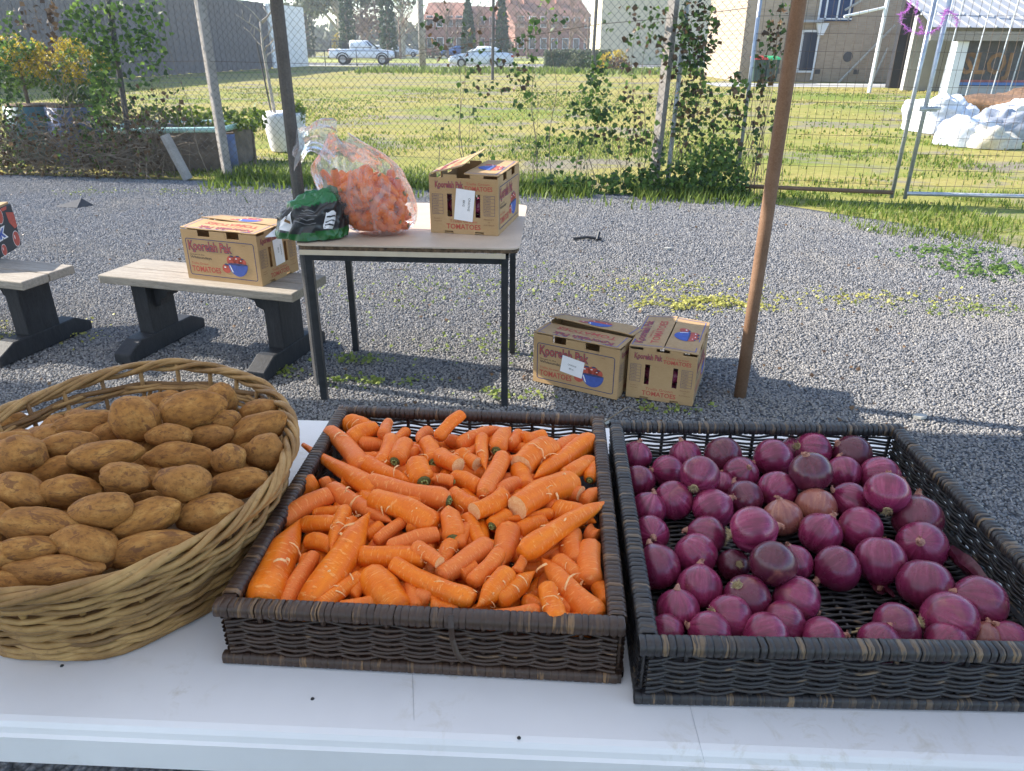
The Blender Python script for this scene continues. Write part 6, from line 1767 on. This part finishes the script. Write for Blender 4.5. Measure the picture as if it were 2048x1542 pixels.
def clabel(i, kind, crown, w_, p, l):
    if i == 0: return 'fattest carrot with pointed tip and green crown in the tray corner'
    if i == 27: return 'thin-tipped carrot poking over the tray rim towards the potatoes'
    if i == 14: return 'long carrot whose tip rests on the rim towards the onions'
    if i == 32: return 'carrot sticking up at the back rim of the tray'
    if i == 16: return 'split snapped carrot stub standing near the front rim'
    if i == 6: return 'long pale blunt carrot lying on top near the front rim'
    wh = where(p, T1M, .24, .27, ('on the potato side', 'on the onion side'), ('near the table-edge rim', 'near the bench-side rim'))
    sz = ('long' if l > .12 else 'short' if l < .065 else 'medium') + ' ' + ('fat' if w_ > .043 else 'slim' if w_ < .031 else 'stout')
    if crown: return sz + ' carrot showing its green crown ' + wh
    if kind == 'b': return sz + ' carrot with a pale snapped end ' + wh
    if kind in 'tn': return sz + ' tapered carrot ' + wh
    if kind == 'f': return sz + ' carrot with a pointed end ' + wh
    return sz + ' blunt carrot ' + wh
GC = 'carrots heaped in the brown wicker tray'
for i, (x0, y0, x1, y1, w_, kind, crown, lay) in enumerate(CAR):
    pa, pb = c1(x0, y0), c1(x1, y1); ends = []
    for q in (pa, pb):
        z = TT + .08
        for _ in range(3): p = W(q[0], q[1], z); z = heap_c(p) + (lay - 1) * .014
        ends.append(W(q[0], q[1], z))
    wk = w_ / 2.327 / FPX * zc(ends[0]) * 1.0
    if i == 32: ends[1].z += .03; ends[1] = W(pb[0], pb[1], TT + .135)
    put_carrot(ends[0] - Vector((0, 0, wk * .3)), ends[1] - Vector((0, 0, wk * .2)), wk, kind, crown, clabel(i, kind, crown, wk, (ends[0] + ends[1]) / 2, (ends[1] - ends[0]).length), GC, i)
cd, cn = (T1C[1] - T1C[0]).normalized(), (T1C[3] - T1C[0]).normalized()
for i in range(170):
    u, v = random.uniform(.05, .48), random.uniform(.05, .53); c = T1C[0] + cd * u + cn * v
    z = heap_c(c) - (.024 + (.013 * (i % 3))) ; a = random.uniform(0, 6.28); l = random.uniform(.07, .11)
    dv = Vector((math.cos(a), math.sin(a), random.uniform(-.15, .15))) * l / 2
    ce = Vector((c.x, c.y, max(TT + .03, z)))
    e0, e1 = ce - dv, ce + dv
    for e in (e0, e1):
        u_, v_ = (e.xy - T1C[0]).dot(cd), (e.xy - T1C[0]).dot(cn)
        e.x += cd.x * (max(.04, min(.49, u_)) - u_) + cn.x * (max(.045, min(.54, v_)) - v_); e.y += cd.y * (max(.04, min(.49, u_)) - u_) + cn.y * (max(.045, min(.54, v_)) - v_)
    put_carrot(e0, e1, random.uniform(.024, .033), random.choice('tfcc'), False, 'carrot lower down in the heap ' + where(ce, T1M, .24, .27, ('on the potato side', 'on the onion side'), ('near the table-edge rim', 'near the bench-side rim')), GC, i)

# ================================================================== onions
def onion_mesh(seed):
    m = MB(); nu, nv = 28, 20
    def fn(u, v):
        th = u * 6.2832; ph = (v - .5) * math.pi
        z = math.sin(ph) * .47; r = math.cos(ph) ** .92 * .5
        if v > .82: z += ((v - .82) / .18) ** 2.2 * .07
        if v < .1: z += (.1 - v) * .25
        k = 1 + .035 * noise.noise(Vector((math.cos(th), math.sin(th), z * 2 + seed)) * 1.2)
        return Vector((r * k * math.cos(th), r * k * math.sin(th), z))
    m.grid(fn, nu, nv, 0, True); return m
OM = {}
for nm in ('onion', 'onion_dark', 'onion_tan'):
    OM[nm] = [onion_mesh(s).data('red_onion', M[nm], True) for s in (1, 2, 3)]
def neck_mesh(seed):
    rnd_ = random.Random(seed); m = MB()
    m.tube([(0, 0, .5), (.01, 0, .545), (.03, .01, .59), (.02, .02, .61)], [.075, .05, .042, .02], 8)
    for k in range(4):
        a = rnd_.uniform(0, 6.28); m.add([(.03, 0, .54), (.03 + .05 * math.cos(a), .05 * math.sin(a), .63), (.03 + .08 * math.cos(a + .5), .08 * math.sin(a + .5), .59)], [(0, 1, 2)])
    return m.data('neck', M['onion_neck'])
def root_mesh(seed):
    rnd_ = random.Random(seed); m = MB(); m.tube([(0, 0, -.445), (0, 0, -.475)], [.1, .085], 10)
    for k in range(60):
        a, q = rnd_.uniform(0, 6.28), rnd_.uniform(0, .085); p_ = Vector((math.cos(a) * q, math.sin(a) * q, -.465)); d_ = Vector((math.cos(a) * rnd_.uniform(.2, 1.4), math.sin(a) * rnd_.uniform(.2, 1.4), -1)).normalized() * rnd_.uniform(.05, .12)
        m.tube([p_, p_ + d_ * .6, p_ + d_ + Vector((rnd_.gauss(0, .02), rnd_.gauss(0, .02), 0))], [.007, .006, .003], 3, False)
    return m.data('root_tuft', M['onion_root'])
NK, RT = [neck_mesh(s) for s in range(3)], [root_mesh(s) for s in range(3)]
def c2(x, y): return 1190 + x / 2.387, 800 + y / 2.387
# (x, y, diameter, axis: (neck x, neck y, toward camera) in picture terms, variant, root shown, layer)
ON = [(195, 270, 155, (.2, 1, .3), 0, 0, 0), (205, 390, 165, (0, -1, .5), 0, 0, 0), (345, 340, 155, (-1, .1, .3), 0, 0, 0), (430, 265, 155, (-.3, 1, .2), 0, 0, 0), (500, 360, 190, (.5, .6, -.75), 0, 1, 1), (375, 480, 190, (.3, -.5, -.6), 0, 0, 0), (255, 520, 172, (.3, 1, .2), 0, 0, 0),
      (265, 640, 178, (-.05, .05, 1), 0, 0, 0), (300, 800, 218, (-.3, .9, -.3), 0, 0, 0), (610, 268, 185, (-.2, .4, -.8), 1, 0, 0), (600, 405, 130, (.2, .6, -.5), 0, 0, 0), (695, 355, 172, (.2, .5, .9), 0, 0, 0), (850, 280, 192, (-1, -.2, .1), 0, 0, 0), (1035, 245, 185, (.9, -.3, -.3), 0, 1, 0),
      (935, 245, 130, (0, 1, 0), 0, 0, 0), (1225, 262, 192, (-.8, .6, .2), 1, 0, 0), (1030, 345, 200, (-.3, .7, .3), 1, 0, 1), (1185, 350, 168, (0, .8, -.5), 0, 0, 0), (870, 432, 188, (.7, .3, -.5), 0, 0, 0), (560, 520, 198, (.8, .5, .1), 0, 0, 0), (715, 470, 175, (-.4, .7, -.3), 1, 0, 0),
      (1055, 512, 192, (.3, .8, -.5), 2, 0, 0), (895, 562, 188, (-.2, 1, .1), 2, 0, 0), (1215, 482, 178, (-.8, .5, 0), 0, 0, 0), (1360, 365, 190, (.9, -.1, 0), 0, 0, 0), (1395, 445, 208, (.3, .75, -.6), 0, 1, 1), (1540, 570, 232, (.2, .9, -.3), 1, 0, 0), (1560, 700, 235, (-.5, .35, .8), 0, 0, 0),
      (530, 650, 195, (-.95, .3, 0), 0, 1, 0), (755, 620, 225, (.9, .2, .2), 0, 1, 1), (1075, 640, 205, (.5, .8, .1), 0, 0, 0), (1265, 615, 212, (.8, -.4, .1), 0, 0, 0), (480, 740, 212, (.6, -.7, 0), 0, 0, 0), (660, 790, 155, (-.1, -.3, -.9), 1, 1, 0), (850, 782, 222, (.5, .5, -.6), 1, 0, 1),
      (950, 780, 180, (-.3, .9, 0), 0, 0, 0), (1155, 805, 216, (-.6, -.3, .1), 0, 0, 0), (1360, 765, 235, (-.1, -.9, .2), 0, 0, 0), (1575, 880, 250, (-.1, -1, .1), 0, 0, 0), (1830, 970, 262, (-.9, .4, 0), 0, 0, 0), (500, 895, 218, (.1, .9, -.3), 0, 0, 0), (395, 1005, 212, (-.05, 1, .1), 0, 0, 0),
      (725, 950, 230, (.5, -.7, -.4), 0, 1, 0), (960, 955, 232, (.8, -.5, 0), 0, 0, 0), (640, 1040, 220, (.8, -.3, -.3), 0, 1, 0), (900, 1065, 212, (.9, -.3, 0), 0, 0, 0), (1440, 1085, 232, (-.8, -.3, -.3), 0, 1, 0), (1690, 1050, 270, (.8, -.4, 0), 0, 0, 0), (340, 1105, 175, (-.7, .6, 0), 0, 0, 0), (545, 1115, 212, (-.8, .3, 0), 0, 0, 0),
      (815, 1125, 222, (-.8, -.1, .1), 0, 1, 0), (1085, 1140, 205, (.7, .1, 0), 0, 0, 0), (1360, 1160, 205, (.4, .7, 0), 0, 0, 0), (1680, 1160, 205, (.5, .6, 0), 0, 0, 0), (1860, 1140, 170, (.2, .9, 0), 2, 0, 0), (1975, 1150, 185, (-.5, .7, 0), 0, 0, 0)]
GO = 'red onions in the black wicker tray'
def olabel(var, root, lay, i, p, r):
    if i == 16: return 'dark red onion with flaking skin sitting on top of the others'
    if i == 26: return 'large onion in loose peeling skin by the tray side'
    if i == 36: return 'onion standing alone on the bare woven tray floor'
    if i == 54: return 'half-peeled small onion at the tray corner'
    wh = where(p, Vector((.46, .97)), .25, .28, ('on the carrot side', 'on the outer side'), ('near the table-edge rim', 'near the carton-side rim')).replace('mid-heap', 'in mid-tray')
    sz = 'large' if r > .041 else 'small' if r < .034 else 'medium'
    if var == 2: return sz + ' tan-skinned onion ' + wh
    if root: return sz + ' red onion showing its root tuft ' + wh
    if var == 1: return sz + ' dull dark purple onion ' + wh
    return sz + ' glossy red onion ' + ('stacked on others ' if lay else '') + wh
for i, (x, y, D, ax, var, root, lay) in enumerate(ON):
    px, py = c2(x, y); z = TT + .05
    for _ in range(3):
        p = W(px, py, z); r = D / 2.387 / FPX * zc(p) / 2; z = TT + .018 + r * .97 + lay * .038
    p = W(px, py, z)
    a = (CROT @ Vector(ax)).normalized()
    nm = ('onion', 'onion_dark', 'onion_tan')[var]
    o = link('red_onion', OM[nm][i % 3])
    q = a.to_track_quat('Z', 'Y').to_matrix().to_4x4() @ Matrix.Rotation(random.uniform(0, 6.28), 4, 'Z') @ Matrix.Diagonal((2 * r, 2 * r, 2 * r * random.uniform(.95, 1.05), 1)); q.translation = p
    o.matrix_world = q; tag(o, olabel(var, root, lay, i, p, r), 'onion', GO)
    nk = link('neck', NK[i % 3], o); nk.scale = (1.25, 1.25, 1.0)
    if root: link('root_tuft', RT[i % 3], o)
# onions glimpsed through the hand slots of the end-on cartons
for (root_, lab) in ((CARTONS[0], 'red onion inside the open carton on the little table'), (CARTONS[3], 'red onion inside the end-on carton on the gravel')):
    Mr = Matrix.Translation(root_.location) @ Matrix.Rotation(root_.rotation_euler.z, 4, 'Z')
    for k in range(14):
        lx = .17 if k < 10 else .09; ly = -.11 + .055 * (k % 5); lz = .045 + .07 * (k // 5 % 2) + (.07 if k >= 10 else 0)
        o = link('red_onion', OM['onion' if k % 3 else 'onion_dark'][k % 3])
        q = Euler((random.uniform(0, 6), random.uniform(0, 6), 0)).to_matrix().to_4x4() @ Matrix.Scale(.068, 4); q.translation = Mr @ Vector((lx, ly, lz)); o.matrix_world = q
        tag(o, lab, 'onion', 'red onions inside the tomato cartons')
# loose skins
def skin(px, py, z, rx, ry, label, curl):
    c = W(px, py, z); m = MB()
    def fn(u, v):
        a = (u - .5) * 2.2; w_ = math.sin(math.pi * (.08 + .84 * v)) ** .7
        return Vector((math.sin(a) * rx * w_, (v - .5) * 2 * ry, (1 - math.cos(a)) * rx * curl + .004 * noise.noise(Vector((u * 5, v * 5, px)))))
    m.grid(fn, 10, 8); o = m.build('onion_skin', M['onion_dark'], None, True); o.location = c; o.rotation_euler = (.5, .2, .9); tag(o, label, 'onion skin')
skin(1925, 1140, TT + .04, .03, .034, 'curled dark loose onion skin against the tray side', .9)
skin(1750, 1175, TT + .026, .02, .014, 'small purple flake of onion skin on the tray floor', .4)
skin(1777, 1184, TT + .024, .01, .01, 'tiny dark flake of onion skin on the tray floor', .4)
for (px, py) in [(1703, 1265), (1720, 1272), (1712, 1258)]:
    q = W(px, py, TT + .025); m = MB(); m.tube([q, q + Vector((.02, -.006, .012)), q + Vector((.04, .0, .006))], .0018, 5)
    tag(m.build('straw', M['onion_root']), 'dry straw stalk on the onion tray floor', 'straw', 'straws on the onion tray floor')

# ================================================================== clear bag of carrots and the green and black bag
bc = Vector((-.615, 3.27, TT))
GB = 'carrots inside the clear plastic bag'
def bagsec(t):
    """body of the bag: t 0 bottom .. 1 top; returns centre, rx, ry"""
    cx = bc.x + .03 - .16 * t ** 1.3; cz = TT + .002 + .4 * t
    rx = .192 * (math.sin(math.pi * min(1, .22 + .62 * t)) ** .9) * (1 if t < .7 else 1 - .55 * ((t - .7) / .3) ** 1.5); ry = rx * .72
    if t < .06: rx *= .78 + 3.5 * t; ry *= .78 + 3.5 * t
    return Vector((cx, bc.y, cz)), rx, ry
m = MB()
def bfn(u, v):
    c, rx, ry = bagsec(v); a = u * 6.2832
    d_ = Vector((math.cos(a) * 2, math.sin(a) * 2, v * 3)); k = 1.02 + .05 * noise.noise(d_) + .06 * v * math.sin(a * 9 + 3 * v) + (.012 + .035 * v) * (1 - 3 * abs(noise.noise(d_ * 1.6))) + .007 * (1 - 3 * abs(noise.noise(d_ * 3.5)))
    return Vector((c.x + rx * k * math.cos(a), c.y + ry * k * math.sin(a), c.z + .02 * v * math.sin(a * 3 + 1)))
m.grid(bfn, 110, 56, 0, True)
pb = m.build('carrot_bag', M['film'], None, True); tag(pb, 'clear plastic bag full of carrots with gathered neck on the little table', 'bag')
# the loose neck flopping over towards the dark post
m = MB(); tipc = bagsec(1.0)[0]
def nfn(u, v):
    a = u * 6.2832; c = tipc + Vector((-.02 - .15 * v, 0, -.02 + .03 * math.sin(v * 3.0) - .03 * v * v)); r = (.075 - .045 * v + (.05 * max(0, v - .7) / .3)) * (1 + .25 * math.sin(a * 6 + v * 5))
    return c + Vector((.2 * r * math.cos(a), r * math.sin(a), r * math.cos(a) * 1.0))
m.grid(nfn, 40, 12, 0, True); q = m.build('bag_neck', M['film'], pb, True)
rb = random.Random(5)
for i in range(118):
    t = rb.uniform(.05, .6) if i < 90 else rb.uniform(.03, .14); c, rx, ry = bagsec(t); a = rb.uniform(0, 6.28); k = math.sqrt(rb.random()) * .72 if i > 60 else rb.uniform(.5, .8)
    if i < 60: a = rb.uniform(-math.pi - .2, 0.2)
    ce = Vector((c.x + rx * k * math.cos(a), c.y + ry * k * math.sin(a), c.z)); an = rb.choice((rb.gauss(-.7, .5), rb.uniform(-1.5, 1.5))); l = rb.uniform(.11, .16)
    dv = Vector((math.cos(an) * rb.choice((-1, 1)), rb.uniform(-.7, .4), math.sin(an) * .9)).normalized() * l / 2
    e = [ce - dv, ce + dv]
    for p_ in e:
        tt_ = max(.04, min(.68, (p_.z - TT - .002) / .4)); cc, rx2, ry2 = bagsec(tt_); dx, dy = p_.x - cc.x, p_.y - cc.y
        s_ = math.hypot(dx / (rx2 * .86), dy / (ry2 * .86))
        if s_ > 1: p_.x, p_.y = cc.x + dx / s_, cc.y + dy / s_
        p_.z = max(TT + .025, p_.z)
    e.sort(key=lambda q_: q_.y)
    put_carrot(e[0], e[1], rb.uniform(.034, .044), rb.choice('tfcc'), i % 3 == 0, 'carrot with dark crown inside the clear bag' if i % 3 == 0 else 'orange carrot inside the clear bag', GB, i)

gb_ = empty('green_black_bag', (-.875, 3.19, TT)); tag(gb_, 'green and black plastic produce bag with white labels on the little table', 'bag')
m = MB(); mats_ = [M['bag_black'], M['bag_green'], M['bag_dark_green']]
nu, nv = 96, 44
def gfn(u, v):
    a = u * 6.2832; ph = v * math.pi / 2; c_, s_ = math.cos(ph) ** .95, math.sin(ph) ** .9
    d_ = Vector((math.cos(a) * c_, math.sin(a) * c_, s_))
    k = 1 + .12 * noise.noise(d_ * 1.9 + Vector((3, 1, 7))) + .07 * noise.noise(d_ * 4.3) + .09 * (1 - 3 * abs(noise.noise(d_ * 2.6 + Vector((0, 5, 0))))) + .04 * (1 - 3 * abs(noise.noise(d_ * 6 + Vector((9, 5, 0)))))
    x = .145 * d_.x * k + .075 * s_ ** 2; y = .1 * d_.y * k
    return Vector((x, y, (.003 + .185 * s_ * k)))
m.grid(gfn, nu, nv, 0, True)
for i, f in enumerate(m.f):
    zz = sum(m.v[j][2] for j in f) / 4; xx = sum(m.v[j][0] for j in f) / 4
    m.m[i] = 1 if zz > .142 + .15 * xx else (2 if zz < .036 + .06 * xx else 0)
top_ = [gfn(k / nu, 1.0) for k in range(nu)]; cen = sum(top_, Vector()) / nu
m.build('bag_body', mats_, gb_, True)
def on_bag(a, v, du, dv_, h=.0025):
    p = gfn(a, v); e = .01
    n = (gfn(a + e, v) - gfn(a - e, v)).cross(gfn(a, v + e) - gfn(a, v - e)).normalized(); return p + n * h
def sticker(a0, a1, v0, v1, mat, nm, h):
    s_ = MB(); s_.grid(lambda u, v: on_bag(a0 + (a1 - a0) * u, v0 + (v1 - v0) * v, 0, 0, h), 8, 8); return s_.build(nm, M[mat], gb_)
sticker(.585, .655, .1, .36, 'paper', 'paper_sticker', .0025)
sticker(.6, .64, .22, .26, 'mural_orange', 'orange_bar', .0042)
sticker(.61, .63, .27, .31, 'ink_black', 'house_mark', .0042)
sticker(.83, .895, .14, .37, 'paper', 'paper_sticker', .0025)
for k in range(3): sticker(.838, .887, .18 + k * .06, .2 + k * .06, 'ink_black', 'barcode_line', .0042)
for k in range(5): sticker(.69, .79 - .01 * (k % 2), .42 - k * .05, .43 - k * .05, 'ink_grey', 'small_print', .0035)
m = MB(); m.add([(-.1, -.02, .004), (-.19, -.06, .006), (-.16, -.0, .03), (-.11, .0, .07)], [(0, 1, 2, 3)]); m.build('torn_corner', M['bag_white'], gb_)

# ================================================================== thin air between the yard and the far buildings
mb = MB(); mb.bx(-260, 260, -20, 230, -1.2, 16)
t = NT('thin_haze'); t.t.nodes.remove(t.b)
pv = t.n('VolumePrincipled'); pv.inputs['Density'].default_value = .0011; pv.inputs['Color'].default_value = (.9, .94, 1, 1); pv.inputs['Anisotropy'].default_value = .35
t.l(pv.outputs[0], t.out.inputs['Volume'])
tag(mb.build('haze', t.mat), 'thin pale haze over the block and street', 'haze', kind='stuff')
scn.cycles.volume_bounces = 0
